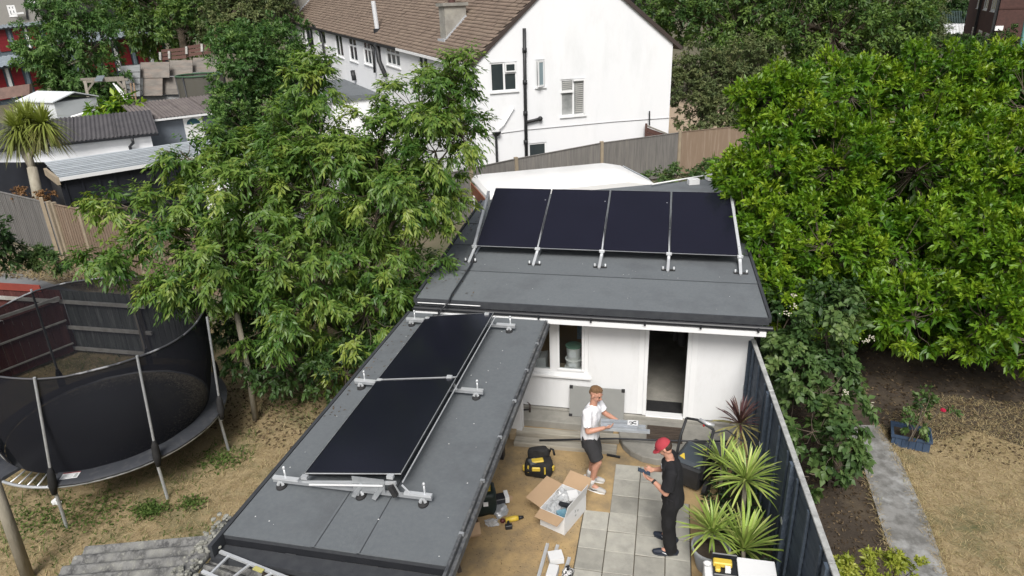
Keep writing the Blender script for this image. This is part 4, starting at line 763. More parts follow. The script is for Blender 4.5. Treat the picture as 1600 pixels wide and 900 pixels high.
gw[3][2] = max(.9, gw[3][3]-1.3)
print('gw', gw)
m = MB(Mg); wall(m, 0, GW, 0, 5.0, .3, [tuple(x) for x in gw]); m.prism([(0, 0, 5.0), (GW, 0, 5.0), (GW, 0, 5.3), (4.1, 0, 8.45)], (0, .3, 0)); m.build('gable_wall', WHITEH, hs_)
def winlab(i): return None
def midx(r_, f_): return r_[0]+(r_[1]-r_[0])*f_
r_ = gw[0]; w_ = window(hs_, Mg, *r_, bars=(midx(r_, .52),), rails=((r_[2]+(r_[3]-r_[2])*.62, 1),))
MB(Mg).bx(midx(r_, .56), r_[1]-.05, -.03, .02, r_[2]+(r_[3]-r_[2])*.65, r_[3]-.03).build('open_vent', UPVC, w_); r2 = [midx(r_, .60), r_[1]-.10, r_[2]+(r_[3]-r_[2])*.70, r_[3]-.09]; MB(Mg).bx(r2[0], r2[1], -.034, -.031, r2[2], r2[3]).build('pane', GLASSD, w_)
r_ = gw[1]; w_ = window(hs_, Mg, *r_); m = MB(cols(Mg @ Vector((r_[1]-.05, -.02, r_[2])), (gu*-.86-gn*.5).normalized(), (gn*-.86+gu*.5).normalized(), Vector((0, 0, 1))))
hh = r_[3]-r_[2]; ww = .36; m.bx(0, ww, 0, .04, .02, .09).bx(0, ww, 0, .04, hh-.09, hh-.02).bx(0, .06, 0, .04, .09, hh-.09).bx(ww-.06, ww, 0, .04, .09, hh-.09); m.build('open_sash', UPVC, w_)
m.v = []; m.f = []; m.m = []; m.bx(.06, ww-.06, .015, .025, .09, hh-.09); m.build('pane', mat('pale_glass', (.25, .32, .35), .1, (.2, .27, .3), 2), w_)
r_ = gw[2]; BL = mat('blinds_glass', (.16, .17, .17), .15, (.45, .46, .46), 1, .8); w_ = window(hs_, Mg, *r_, bars=(midx(r_, .53),), rails=((r_[2]+(r_[3]-r_[2])*.66, 0),), glass=BL)
m = MB(Mg)
for k in range(16): z = r_[2]+.12+k*(r_[3]-r_[2]-.2)/16; m.bx(midx(r_, .62), r_[1]-.08, .03, .045, z, z+.035)
for k in range(5): z = r_[2]+(r_[3]-r_[2])*.70+k*.07; m.bx(r_[0]+.1, midx(r_, .46), .03, .045, z, z+.03)
m.build('blind_slats', mat('blind', (.5, .5, .48), .6), w_); m = MB(Mg); m.bx(r_[0]-.0, midx(r_, .50), -.03, .02, r_[2]+(r_[3]-r_[2])*.64, r_[2]+(r_[3]-r_[2])*.70).bx(midx(r_, .5), r_[1], -.05, -.0, r_[3]-.09, r_[3]-.02).bx(r_[1]-.07, r_[1], -.05, .0, r_[2]+.03, r_[3]-.09).bx(midx(r_, .5), r_[1], -.05, 0, r_[2]-.0, r_[2]+.06); m.build('open_sash', UPVC, w_)
window(hs_, Mg, *gw[3])
# pipes on the gable
BPIPE = mat('black_iron_pipe', (.015, .016, .018), .5, (.04, .042, .045), 12, .7, .15)
def gp(px, py, off=-.08): x, z = gpx(px, py); return Mg @ Vector((x, off, z))
m = MB(); a = gp(818, 44); b = gp(820.5, 225); m.tube([a, a.lerp(b, .5), Vector((b.x, b.y, .2))], .065, 10)
for f_ in (.18, .45, .72, .98): q = a.lerp(b, f_); m.tube([q-Vector((0, 0, .08)), q+Vector((0, 0, .08))], .085, 10)
c = gp(820, 191); d = gp(843, 185); m.tube([c, c.lerp(d, .8)+Vector((0, 0, 0)), d], .06, 8); m.ball(d, .10, 8); m.build('soil_pipe', BPIPE, hs_, smooth=True)
m = MB(); a = gp(774, 212); m.tube([a, Vector((a.x, a.y, .2))], .05, 8); m.add([tuple(a+gu*sx+Vector((0, 0, dz)) - gn*sy) for dz, s in ((0, .07), (.16, .17)) for sx, sy in ((-s, 0), (s, 0), (s, s), (-s, s))], [(0, 1, 2, 3), (4, 5, 6, 7), (0, 1, 5, 4), (1, 2, 6, 5), (2, 3, 7, 6), (3, 0, 4, 7)])
m.build('hopper_pipe', BPIPE, hs_, smooth='auto'); MB().tube([gp(779, 202), gp(786, 195), gp(802, 168)], .025, 6).build('white_waste_pipe', UPVC, hs_, smooth=True)
MB().tube([gp(752, 212, -.02), gp(820, 203, -.02), gp(895, 196, -.02), gp(960, 190, -.02), gp(1046, 184, -.02)], .013, 5).build('cable', mat('grey_cable', (.35, .35, .36), .7), hs_)
MB().tube([gp(736, 104, -.02), gp(737, 165, -.02)], .035, 6).build('downpipe', UPVC, hs_)
# facade
fw_ = [(603, 67, 624, 103, 2, 1), (568, 61, 584, 101, 2, 1), (545, 55, 557, 95, 1, 1), (524, 50, 535, 88, 1, 0), (497, 45, 508, 69, 1, 0), (478, 40, 489, 76, 1, 0), (653, 82, 668, 110, 1, 0)]
fr2 = []
for (x0, y0, x1, y1, nb_, tp) in fw_: r_ = rect(fpx, x0, y0, x1, y1); r_ = [min(r_[0], r_[1]), max(r_[0], r_[1]), r_[2], min(r_[3], 4.9)]; fr2.append(r_)
print('facade', [[round(q, 1) for q in r_] for r_ in fr2]); FL = fpx(443, 40)[0]; print('len', FL); FL = min(max(FL, 24), 45)
m = MB(Mff); ops = sorted([tuple(r_) for r_ in fr2]); wall(m, .0, FL, -1.5, 4.95, .3, ops); m.build('facade_wall', WHITEH, hs_)
for r_, (x0, y0, x1, y1, nb_, tp) in zip(fr2, fw_):
    bars = [midx(r_, (i+1)/(nb_+1)) for i in range(nb_)]; rails = [(r_[2]+(r_[3]-r_[2])*.62, i) for i in range(nb_+1)] if tp else []
    window(hs_, Mff, *r_, bars=bars, rails=rails, fw=.09)
apex = Mg @ Vector((4.1, 0, 8.5)); ev = Lc+Vector((0, 0, .02)); sv = (apex-ev); sl2 = sv.length; sv.normalize(); fvn = fv.normalized(); nn = fvn.cross(sv).normalized()
if nn.z < 0: nn = -nn
Mr = cols(ev, fvn, sv, nn); LF = FL*fv.length
MB(Mr).bx(-.05, LF+.2, -.16, sl2, -.10, -.001).build('roof_deck', WOODK, hs_)
n_r = int((sl2+.18)/.17); n_c = int(LF/.25); jj, ii = np.meshgrid(np.arange(n_r), np.arange(n_c), indexing='ij'); jj = jj.ravel(); ii = ii.ravel()
x0 = -.09+ii*.25+(jj % 2)*.125+rng.normal(0, .006, len(ii)); y0_ = -.18+jj*.17+rng.normal(0, .006, len(ii)); tz = .045+rng.uniform(0, .014, len(ii))
Vt = np.stack([np.stack([x0, y0_, 0*x0], 1), np.stack([x0+.242, y0_, 0*x0], 1), np.stack([x0+.242, y0_, tz], 1), np.stack([x0, y0_, tz], 1), np.stack([x0+.242, y0_+.195, tz-.040], 1), np.stack([x0, y0_+.195, tz-.040], 1)], 1).reshape(-1, 3)
Mn = np.array(Mr); Vt = Vt @ Mn[:3, :3].T+Mn[:3, 3]; Ft = (np.arange(len(ii))[:, None, None]*6+np.array([[0, 1, 2, 3], [3, 2, 4, 5]])[None]).reshape(-1)
raw_mesh('roof_tiles', Vt, Ft, 4, None, TILE, hs_)
rr = Mg @ Vector((GW+.1, 0, 5.3)); m = MB(); p_ = [apex+Vector((0, 0, .03))-fvn*.05, rr-fvn*.05+(rr-apex).normalized()*.3, rr+fvn*LF, apex+fvn*LF]; m.prism(p_, (0, 0, -.12)); m.build('back_roof_slope', TILE, hs_)
m = MB(); m.bar(ev-fvn*.08-sv*.18-nn*.06, apex-fvn*.08-nn*.04, .04, .14, up=nn).build('verge_board', mat('dark_verge', (.06, .045, .04), .8), hs_)
m = MB(); rn_ = (rr-apex).normalized(); m.bar(apex-fvn*.08-Vector((0, 0, .04)), rr-fvn*.08+rn_*.32-Vector((0, 0, .06)), .05, .14).build('verge_board', mat('dark_verge', (.06, .045, .04), .8), hs_)
g0 = ev-sv*.22-nn*.03; cut = LF*.24; MB().bar(g0-fvn*.05, g0+fvn*cut, .12, .10).build('gutter', UPVC, hs_); MB().bar(g0+fvn*(cut+.02), g0+fvn*LF, .12, .10).build('gutter', BPIPE, hs_)
m = MB(Mg); m.bx(-.42, .0, -.03, .4, 4.72, 5.0); m.build('box_eaves', UPVC, hs_)
def fp(px, py, off=-.12): x, z = fpx(px, py); return Mff @ Vector((x, off, z))
for nm, pts, r_ in (('downpipe', [(571, 62), (582, 67), (587, 75), (589, 113)], .06), ('downpipe', [(592, 66), (596, 95), (606, 118)], .11), ('downpipe', [(492, 40), (505, 50), (509, 80), (513, 100)], .07), ('downpipe', [(475, 39), (478, 60)], .05), ('downpipe', [(487, 43), (490, 78)], .07), ('downpipe', [(440, 28), (448, 34), (450, 48)], .07), ('vent', [(554, 110), (557, 125)], .12)):
    MB().tube([fp(*q) for q in pts], r_, 7).build(nm, BPIPE, hs_, smooth=True)
def rp(px, py, off=0): return HIT(px, py, ev, nn)+nn*off
# chimneys and flue standing on the roof
def chimney(px, py, w1, w2, h, label, pots=1):
    b = rp(px, py); t = T('chimney', label, 'chimney', b); x_ = Vector((fvn.x, fvn.y, 0)).normalized(); y_ = Vector((fin.x, fin.y, 0)); Mq = cols(b, x_, y_, Vector((0, 0, 1)))
    MB(Mq).bx(-w1/2, w1/2, 0, w2, -.9, h).build('stack', mat('stained_render', (.33, .32, .29), .9, (.22, .21, .19), 3, .8, .3, c3=(.42, .40, .33), s3=2, a3=.6), t); MB(Mq).bx(-w1/2-.08, w1/2+.08, -.08, w2+.08, h, h+.12).build('cap', CONC, t)
    MB(Mq).lathe([(.14, h+.12), (.11, h+.5), (.09, h+.5)], (0, w2/2, 0), 12).build('pot', BRICK, t, smooth='auto')
    m = MB(Mq); m.bx(-w1/2-.05, w1/2+.05, -.12, -.002, -.12, .04).bar((-w1/2-.03, 0, .03), (-w1/2-.03, w2, w2*.85+.05), .05, .1); m.build('lead_flashing', mat('lead', (.40, .42, .45), .6), t)
for z in (1,): chimney(693, 62, .55, .95, 1.25, 'grey rendered chimney on the white house roof nearest the gable')
chimney(466, 18, .9, 1.5, 2.6, 'grey rendered chimney at the far left end of the white house roof')
b = rp(590, 48); t = T('metal_flue', 'white metal flue pipe standing on the brown tiled roof', 'flue', b); MB().tube([b-Vector((0, 0, .2)), b+Vector((-.05, -.05, 1.35))], .11, 10).build('pipe', mat('pale_metal', (.6, .62, .65), .5), t, smooth='auto'); MB().tube([b-Vector((0, 0, .1)), b+Vector((0, 0, .1))], .2, 10).build('collar', BLACKP, t)
# porch roofs on the facade
fq = fpx(560, 128); pc = Mff @ Vector((fq[0], -1.2, 0)); t = T('porch_extension', 'small flat-roofed porch against the white house facade behind the tree', 'porch', pc)
MB(Mff).bx(fq[0]-3.0, fq[0]+2.5, -2.4, -.01, 0, 2.2).build('wall', WHITEH, t); MB(Mff).bx(fq[0]-3.1, fq[0]+2.6, -2.5, -.01, 2.2, 2.45).build('flat_roof', FELT, t); MB(Mff).bx(fq[0]-3.12, fq[0]+2.62, -2.56, -2.51, 2.25, 2.5).build('gutter', UPVC, t)

# ================================================================ fences
def paling(name, label, pts, h, mt, postm, bay=None, group=None, rails=True, out=None, bw=.10, hs=None):
    p0 = Vector((pts[0][0], pts[0][1], 0)); t = T(name, label, 'fence', p0, group)
    for s_, (a, b) in enumerate(zip(pts, pts[1:])):
        a = Vector((a[0], a[1], 0)); b = Vector((b[0], b[1], 0)); d = b-a; l = d.length; d.normalize(); n_ = Vector((-d.y, d.x, 0)); M_ = cols(a, d, n_, Vector((0, 0, 1))); m = MB(M_); k = int(l/bw)
        for i in range(k):
            x = i*l/k; m.add([(x, 0, .05), (x+bw*1.15, -.014, .05), (x+bw*1.15, -.014+.004, .05), (x, .012, .05)]+[(x, 0, h+random.uniform(-.006, .006)), (x+bw*1.15, -.014, h+random.uniform(-.006, .006)), (x+bw*1.15, -.006, h), (x, .012, h)], [(4,5,6,7),(0,1,5,4),(1,2,6,5),(2,3,7,6),(3,0,4,7)])
        mt_ = mt[s_ % len(mt)] if isinstance(mt, list) else mt; m.build('boards', mt_, t, kind='stuff')
        MB(M_).bx(-.06, .06, -.06, .055, 0, h+.08).build('post', postm, t); MB(M_).bx(.065, l-.065, .02, .06, h*.5, h*.5+.08).build('rail', postm, t)
        MB(M_).bx(.0, l, -.03, .035, h+.008, h+.03).build('capping', mt_, t)
        if s_ == len(pts)-2: MB(M_).bx(l-.0, l+.12, -.06, .055, 0, h+.08).build('post', postm, t)
    return t
def g2(px, py, z): p = G(px, py, z); return (p.x, p.y)
q = [g2(735, 264, 1.8), g2(806, 249, 1.8), g2(940, 224, 1.8), g2(1060, 208, 1.8)]; d0 = (Vector(q[0])-Vector(q[1])); q = [tuple(Vector(q[0])+d0*1.9), tuple(Vector(q[0])+d0*.95)]+q
WFG = mat('silvery_paling', (.20, .19, .18), .92, (.13, .125, .12), 2.5, .9, .4, 30, stretch=(7, 7, .5), c3=(.27, .25, .22), s3=1, a3=.5)
WFB = mat('tan_paling', (.20, .145, .105), .92, (.19, .14, .10), 2.5, .9, .4, 30, stretch=(7, 7, .5), c3=(.34, .28, .22), s3=1, a3=.5)
POSTM = mat('pale_post', (.34, .28, .20), .9, (.25, .21, .16), 4, .7, .3)
paling('boundary_fence', 'silver-grey closeboard fence between the white van and the white house', q, 1.8, WFG, POSTM)
paling('boundary_fence', 'newer tan closeboard fence running behind the green tree on the right', [g2(1062, 207, 1.8), g2(1165, 197, 1.8), (5.9, 33.2), (9.5, 36.4)], 1.8, WFB, POSTM)
lf = [g2(-60, 286, 1.8), g2(75, 317, 1.8)]; paling('side_fence', 'weathered grey fence panel at the far left edge above the verge', lf, 1.78, mat('dark_silver_paling', (.19, .185, .18), .92, (.11, .105, .10), 2, .9, .4, 30, stretch=(7, 7, .5), c3=(.07, .07, .07), s3=.8, a3=.7), POSTM, bw=.13)
lf = [g2(84, 319, 1.8), g2(124, 327, 1.8), g2(205, 340, 1.8), g2(285, 356, 1.8), g2(360, 372, 1.8), g2(420, 386, 1.8)]; paling('side_fence', 'brown fence panels to the right of the weathered grey one, partly behind the tree', lf, 1.78, WFB, POSTM, bw=.13)
MB_ = MB(); tag(MB().tube([G(92, 402, 0), G(92, 402, 0)+Vector((0, 0, 1.95))], .07, 4).build('fence_post', POSTM), 'stout pale post between the grey and the brown fence panels', 'post')
# low fence behind the trampoline
t = T('yard_fence', 'red and grey board fence, coloured darker as through the net, with white rails behind the trampoline', 'fence', (-12.8, 11.2, 0)); RB = mat('net_dimmed_red_boards', (.085, .022, .020), .85, (.06, .018, .016), 3, .8, .3, stretch=(6, 6, .6), c3=(.2, .10, .08), s3=2, a3=.4); RBT = mat('bright_red_boards', (.26, .05, .035), .85, (.2, .04, .03), 3, .8, .3)  # dimming by the trampoline net is put into the darker board colour
GB = mat('net_dimmed_grey_boards', (.07, .08, .078), .9, (.04, .048, .046), 3, .9, .3, stretch=(6, 6, .6), c3=(.24, .25, .24), s3=2.5, a3=.5); RW = mat('whitewashed_rail', (.42, .42, .40), .85, (.26, .25, .23), 7, .8, .2)  # grey boards also coloured darker to imitate the net's dimming
def boards(x0, x1, y, h, m_, nm, jz=0):
    n_ = max(1, int((x1-x0)/.15)); 
    for i in range(n_):
        a = x0+(x1-x0)*i/n_; MB().bx(a+.004, a+(x1-x0)/n_-.004, y+random.uniform(0, .008), y+.02, .02, h+random.uniform(-.01, .01)).build(nm, m_, t)
boards(-18.5, -12.75, 11.24, 1.52, RB, 'board'); boards(-12.75, -9.6, 11.27, 1.50, GB, 'board')
MB().bx(-18.5, -13.2, 11.21, 11.235, 1.46, 1.62).build('bright_top_board', RBT, t)
for z in (1.24, .62, .1): MB().bx(-18.5, -10.6, 11.16, 11.205, z, z+.075).build('rail', RW, t)
MB().bx(-10.85, -10.75, 11.1, 11.2, 0, 1.62).build('post', WOODG, t)
fr0, fr1 = Vector((-12.72, 11.12, 0)), Vector((-13.4, 9.2, 0))
t = T('open_gate_frame', 'red-backed timber frame with white rails standing out from the yard fence behind the trampoline', 'fence', fr0)
for k in range(13):
    a = fr0.lerp(fr1, k/13); b = fr0.lerp(fr1, (k+.94)/13); MB().bar(a+Vector((.0, 0, .70)), b+Vector((0, 0, .70)), .02, 1.2).build('board', RB, t)
for z, w_ in ((1.40, .06), (.86, .035), (.3, .03)): MB().bar(fr0+Vector((.05, 0, z)), fr1+Vector((.05, 0, z)), w_, w_).build('rail', RW, t)
MB().bar(fr1+Vector((.06, .1, 0)), fr1+Vector((.06, .1, 1.42)), .09, .09).build('post', WOODG, t)

# ================================================================ trampoline
tc_ = Vector((-8.86, 8.06, 0)); TR = 1.78; RM = 1.50; TT = tc_.copy(); RT = 1.77; HB = .76
def HTa(a):      # the rim sags between and behind the poles
    d = math.degrees(a) % 360; return float(np.interp(d, [0, 10, 20, 45, 63, 78, 98, 123, 141, 157, 174, 230, 280, 294, 305, 317, 334, 350, 360], [2.40, 2.42, 2.45, 2.42, 2.38, 2.46, 2.57, 2.62, 2.65, 2.65, 2.58, 2.56, 2.54, 2.47, 2.44, 2.44, 2.42, 2.40, 2.40]))
t = T('trampoline', 'round black trampoline with a net enclosure standing on the dry lawn', 'trampoline', tc_)
MATM = mat('jump_mat', (.024, .026, .030), .75, (.032, .034, .038), 3, .6, .1, 120, c3=(.05, .05, .045), s3=1.2, a3=.5, orand=0); PADM = mat('safety_pad', (.05, .054, .064), .5, (.04, .043, .05), 5, .5, .1, c3=(.12, .12, .12), s3=9, a3=.4)
MB().lathe([(0, HB-.03), (.9, HB-.025), (RM, HB-.005)], tc_, 48).build('jump_mat', MATM, t)
A0, A1 = math.radians(-102), math.radians(-76)       # gap in the pad
m = MB(); n = 60; vs = []; fs = []
for i in range(n+1):
    a = A1+(2*math.pi-(A1-A0))*i/n
    for r_, z in ((RM, HB+.0), (RM+.03, HB+.03), (TR-.02, HB+.03), (TR+.03, HB+.0), (TR+.02, HB-.03), (RM+.02, HB-.012)): vs.append(tc_+Vector((r_*math.cos(a), r_*math.sin(a), z+.004*math.sin(i*1.7))))
for i in range(n):
    for k in range(6): fs.append((i*6+k, i*6+(k+1) % 6, i*6+6+(k+1) % 6, i*6+6+k))
fs += [tuple(range(6)), tuple(range(n*6, n*6+6))[::-1]]
m.add(vs, fs); m.build('safety_pad', PADM, t, smooth='auto')
def ring(mb, c, R_, z, r, n=72, a0=0, a1=2*math.pi, wob=0):
    pts = [c+Vector((R_*math.cos(a0+(a1-a0)*i/n), R_*math.sin(a0+(a1-a0)*i/n), z+wob*math.sin(4*(a0+(a1-a0)*i/n)))) for i in range(n+1)]; mb.tube(pts, r, 7); return mb
m = MB(); ring(m, tc_, TR, HB-.035, .024); m.build('frame_ring', GALV, t, smooth=True)
m = MB(); m.tube([TT+Vector((RT*math.cos(2*math.pi*i/72), RT*math.sin(2*math.pi*i/72), HTa(2*math.pi*i/72))) for i in range(73)], .015, 6); m.build('top_ring', mat('pale_fibreglass', (.06, .062, .07), .5, (.35, .36, .38), 3, .8, lo=.55, hi=.62), t, smooth=True)
NET = seethrough('net_mesh', (.013, .014, .019), .79, .9, spec=.12, moire=True); vs = []; fs = []; n = 96; rows = 7
skip = range(int(n*(253/360)), int(n*(264/360)))
for j in range(rows+1):
    s_ = j/rows; R_ = RM+.02+(RT-.005-RM-.02)*min(1, s_*1.6)**.8
    for i in range(n):
        a = 2*math.pi*i/n; k_ = R_*(1+.010*math.sin(a*8+.4)*(1-s_)*s_*4); vs.append((tc_.x+k_*math.cos(a), tc_.y+k_*math.sin(a), HB+.01+(HTa(a)-HB-.01)*s_))
for j in range(rows):
    for i in range(n):
        if i in skip and j < 4 and not (j == 3 and i != list(skip)[len(skip)//2]) and abs(i-list(skip)[len(skip)//2]) <= (3-j)+1: continue
        fs.append((j*n+i, j*n+(i+1) % n, (j+1)*n+(i+1) % n, (j+1)*n+i))
MB().add(vs, fs).build('safety_net', NET, t, smooth=True)
# torn edge of the opening
mid_i = list(skip)[len(skip)//2]; a_ = 2*math.pi*(mid_i-2.5)/n; m = MB(); pts = []
for k in range(9):
    s_ = k/8*.55; c = tc_; R_ = RM+.03+(RT-RM-.02)*min(1, s_*1.6)**.8; aa = a_+.07*s_*4+random.uniform(-.008, .008); pts.append((c.x+R_*math.cos(aa), c.y+R_*math.sin(aa), HB+.02+(HTa(aa)-HB)*s_))
m.tube(pts, .011, 5); m.build('torn_net_edge', mat('pale_rope', (.5, .5, .48), .8), t, smooth=True)
for ad, bd in ((-74, 8), (-30, 4), (13, 3), (60, 0), (110, 0), (157, 0), (203, 0), (245, 0)):
    a = math.radians(ad); cs, sn = math.cos(a), math.sin(a); lt = [tc_+Vector((TR*cs, TR*sn, HB-.04)), tc_+Vector(((TR+.03)*cs, (TR+.03)*sn, .0))]
    MB().tube(lt, .024, 8).build('leg', GALV, t, smooth='auto')
    pb_ = tc_+Vector(((TR+.04)*cs, (TR+.04)*sn, HB-.15)); at_ = a+math.radians(bd); rr_ = RT+(.14 if ad == 13 else .025); pt_ = TT+Vector((rr_*math.cos(at_), rr_*math.sin(at_), HTa(at_)+.04)); MB().tube([pb_, pt_], .019, 8).build('pole', GALV, t, smooth='auto')
    m = MB(); q0 = pb_+Vector((0, 0, .02)); q1 = pb_.lerp(pt_, .25); m.tube([q0, pb_.lerp(pt_, .1), pb_.lerp(pt_, .2), q1], [.035, .062, .05, .022], 8); m.build('pole_sleeve', BC, t, smooth=True)
m = MB(); 
for k in range(5): a = A0+(A1-A0)*(k+.5)/5; m = MB(); m.tube([tc_+Vector((RM*math.cos(a), RM*math.sin(a), HB-.02)), tc_+Vector(((TR-.03)*math.cos(a+.02), (TR-.03)*math.sin(a+.02), HB-.04))], .012, 6).build('spring', ALU, t, smooth=True)
a = math.radians(-68); Ml = cols(tc_+Vector(((TR-.14)*math.cos(a), (TR-.14)*math.sin(a), HB+.036)), Vector((-math.sin(a), math.cos(a), 0)), Vector((-math.cos(a), -math.sin(a), 0)), Vector((0, 0, 1)))
o = MB(Ml).bx(-.12, .12, -.075, .075, 0, .003).build('warning_label', WCARD, t); m = MB(Ml)
for k in range(4): m.bx(-.10, .03+.02*(k % 2), -.06+.03*k, -.05+.03*k, .0035, .0045)
m.bx(.06, .10, -.06, .045, .0035, .0045); m.build('printed_lines', mat('grey_print', (.35, .37, .37), .7), o); MB(Ml).bx(-.12, .12, .055, .075, .0035, .005).build('red_strip', RED, o)
crumple('white_plastic_bag', 'crumpled white plastic bag lying under the trampoline edge', 'bag', G(88, 784, .06), (.07, .05, .05), WCARD, 4)

# ================================================================ tree stakes / poles
b = G(400, 656, 0); tt = XX(369, 488, b.x-.25); tt = HIT(369, 488, b, Vector((0, 1, 0)))
tag(MB().tube([b, b.lerp(Vector(tt), .5)+Vector((.03, 0, 0)), tt], [.06, .05, .045], 9).build('bare_trunk', BARKL, smooth=True), 'slim pale bare trunk standing on the dry lawn between trampoline and tree', 'tree trunk')
b = G(45, 905, 0); tt = HIT(-28, 700, b, Vector((0, 1, 0))); tag(MB().tube([b, b.lerp(Vector(tt), .5), tt], [.075, .07, .065], 10).build('lichened_pole', BARKL, smooth=True), 'thick pale leaning pole at the bottom left corner', 'pole')

# ================================================================ white van
a = G(735, 272, 2.5); d_ = (G(930, 254, 2.5)-a); d_.z = 0; d_.normalize(); n_ = Vector((-d_.y, d_.x, 0)); Mv = cols((a.x, a.y, 0), d_, n_, Vector((0, 0, 1))); VW = 2.2
t = T('white_van', 'large white motorhome with a rounded nose parked behind the garden room', 'motorhome', (a.x, a.y, 0)); VWH = mat('gloss_white_paint', (.80, .80, .79), .3, (.76, .76, .76), 2, .4, 0, spec=.5, orand=0); RUST = mat('rust_brown_panel', (.22, .075, .035), .6, (.16, .05, .03), 3, .7)
ro = a.z; Lv = 4.15; prof = []
side = [(0.0, .45), (0, ro-.12), (.08, ro-.02), (.3, ro), (Lv-.2, ro), (Lv+.35, ro-.12), (Lv+.8, ro-.40), (Lv+1.15, ro-.85), (Lv+1.5, ro-1.1), (Lv+1.6, .5)]
m = MB(Mv); k = len(side)
def sec(ins, dz): return [(x+(ins if x < 1 else -ins*.5), z-dz*(1 if z > 1.5 else 0)) for x, z in side]
rings = [(0.0, .09, .10), (-.05, .02, .03), (-.14, 0, 0), (-VW+.14, 0, 0), (-VW+.05, .02, .03), (-VW, .09, .10)]; vs = []
for y, ins, dz in rings: vs += [(x, y, z) for x, z in sec(ins, dz)]
fs = [(r_*k+i, r_*k+i+1, (r_+1)*k+i+1, (r_+1)*k+i) for r_ in range(len(rings)-1) for i in range(k-1)]+[tuple(range(k)), tuple(range((len(rings)-1)*k, len(rings)*k))[::-1]]
m.add(vs, fs); m.build('body', VWH, t, smooth='auto')
WG = mat('pale_windscreen', (.42, .45, .48), .12, (.36, .40, .44), 1, .5, 0, spec=.6, orand=0); mq = MB(Mv)
mq.prism([(Lv+.38, -.25, ro-.12), (Lv+.38, -VW+.25, ro-.12), (Lv+1.12, -VW+.2, ro-.80), (Lv+1.12, -.2, ro-.80)], (.012, 0, .02)); mq.build('windscreen', WG, t)
MB(Mv).bx(-.03, -.002, -VW+.12, -.12, .5, ro-.22).build('rear_panel', RUST, t); o = MB(Mv).bx(-.06, -.032, -VW+.35, -.7, 1.2, 2.0).build('rear_window', GLASSD, t); MB(Mv).bx(-.08, -.002, -.7, -.5, .5, ro-.5).build('rear_door_edge', UPVC, t)
MB(Mv).bx(.5, Lv-.4, -VW-.03, -VW-.002, 1.25, 1.8).build('side_window', GLASSD, t); MB(Mv).bx(.5, Lv-.4, .002, .03, 1.25, 1.8).build('side_window', GLASSD, t)
w0 = None
for x in (.9, Lv+.5):
    for y in (-.12, -VW+.12):
        m = MB(Mv); m.tube([(x, y-.11, .34), (x, y+.11, .34)], .34, 18); wo = m.build('wheel', BLACKR, t, smooth='auto'); m = MB(Mv); m.tube([(x, y-.116, .34), (x, y+.116, .34)], .19, 12); m.build('rim', ALU, wo, smooth='auto')
# parts piled on the rear right of the roof
def zq(px, py): 
    d = ray(px, py); tt_ = (2.33+.06*(0-10.12)-CAM_H)/(d.z-.06*d.y); return CAM+d*tt_
p = zq(1122, 280); t = T('blue_white_carton', 'small white carton with blue print at the rear edge of the garden room roof', 'carton', p); MB().box(p+Vector((-.12, -.05, .09)), (.34, .2, .17), R(22)).build('box', WCARD, t); MB().box(p+Vector((-.07, -.16, .09)), (.2, .006, .11), R(22)).build('blue_print', mat('blue_print', (.08, .25, .40), .5), t)
p = zq(1083, 288); tag(MB().box(p+Vector((0, 0, .07)), (.26, .16, .13), R(20)).build('white_carton', WCARD), 'smaller white carton left of the blue-printed one on the roof edge', 'carton')
t = T('white_pipe', 'thin white pipe lying along the rear edge of the garden room roof', 'pipe', zq(1060, 290)); MB().tube([zq(1018, 292)+Vector((0, 0, .06)), zq(1110, 277)+Vector((0, 0, .07))], .018, 7).build('tube', UPVC, t, smooth=True)
# brown shed corner right of the house, aerial
p = gp(1006, 195, -.2); q = gp(1043, 210, -.2); t = T('brown_gate', 'brown slatted gate leaning between the white gable and the fence', 'gate', (p.x, p.y, 0)); DRW = mat('dark_red_wood', (.085, .042, .035), .85, (.12, .065, .05))
MB().bar(p, q, .10, .06).build('top_rail', WOODG, t)
for k in range(3): MB().bar(p-Vector((0, 0, .16+.2*k)), q-Vector((0, 0, .12+.2*k)), .03, .17).build('slat', DRW, t)
MB().bar(Vector((p.x, p.y, 0)), p+Vector((0, 0, .08)), .09, .09).build('post', DRW, t); MB().tube([gp(1013, 195, -.1), gp(1013, 173, -.1)], .03, 6).build('stub_pipe', BPIPE, t)

# ================================================================ sheds on the left
def building(name, label, cat, p, q, depth, h, wm, drop=0, group=None):
    """front wall from p to q (ground), going back by depth"""
    p = Vector((p[0], p[1], 0)); q = Vector((q[0], q[1], 0)); d = q-p; l = d.length; d.normalize(); n_ = Vector((-d.y, d.x, 0)); M_ = cols(p, d, n_, Vector((0, 0, 1))); t = T(name, label, cat, p, group); return t, M_, l
def corr_roof(t, M_, x0, x1, y0, y1, z0, z1, mt, pitch=.146, amp=.03, along='y', sheets=1, label=None):
    ln = math.hypot(y1-y0, z1-z0); o = Vector((x0, y0, z0)); yv = Vector((0, (y1-y0)/ln, (z1-z0)/ln))
    M3 = M_.to_3x3(); X = M3 @ Vector((1, 0, 0)); Yv = M3 @ yv; Z = X.cross(Yv).normalized(); w_ = (x1-x0)/sheets
    for k in range(sheets):
        O = M_ @ (o+Vector((w_*k, 0, .006*(k % 2))))
        if along == 'y': m = MB(cols(O, X, Yv, Z)); corrug(m, w_+(.05 if k < sheets-1 else 0), ln, pitch, amp, .008, 6)
        else: m = MB(cols(O, Yv, X, Z)); corrug(m, ln, w_+(.05 if k < sheets-1 else 0), pitch, amp, .008, 6)
        m.build('corrugated_sheet', mt, t, smooth='auto')
pA, pB = g2(92, 279, 2.2), g2(362, 236, 2.2); t, M_, l = building('black_shed', 'black painted shed under a pale ribbed metal roof behind the left fence', 'shed', pA, pB, 2, 2.2, None)
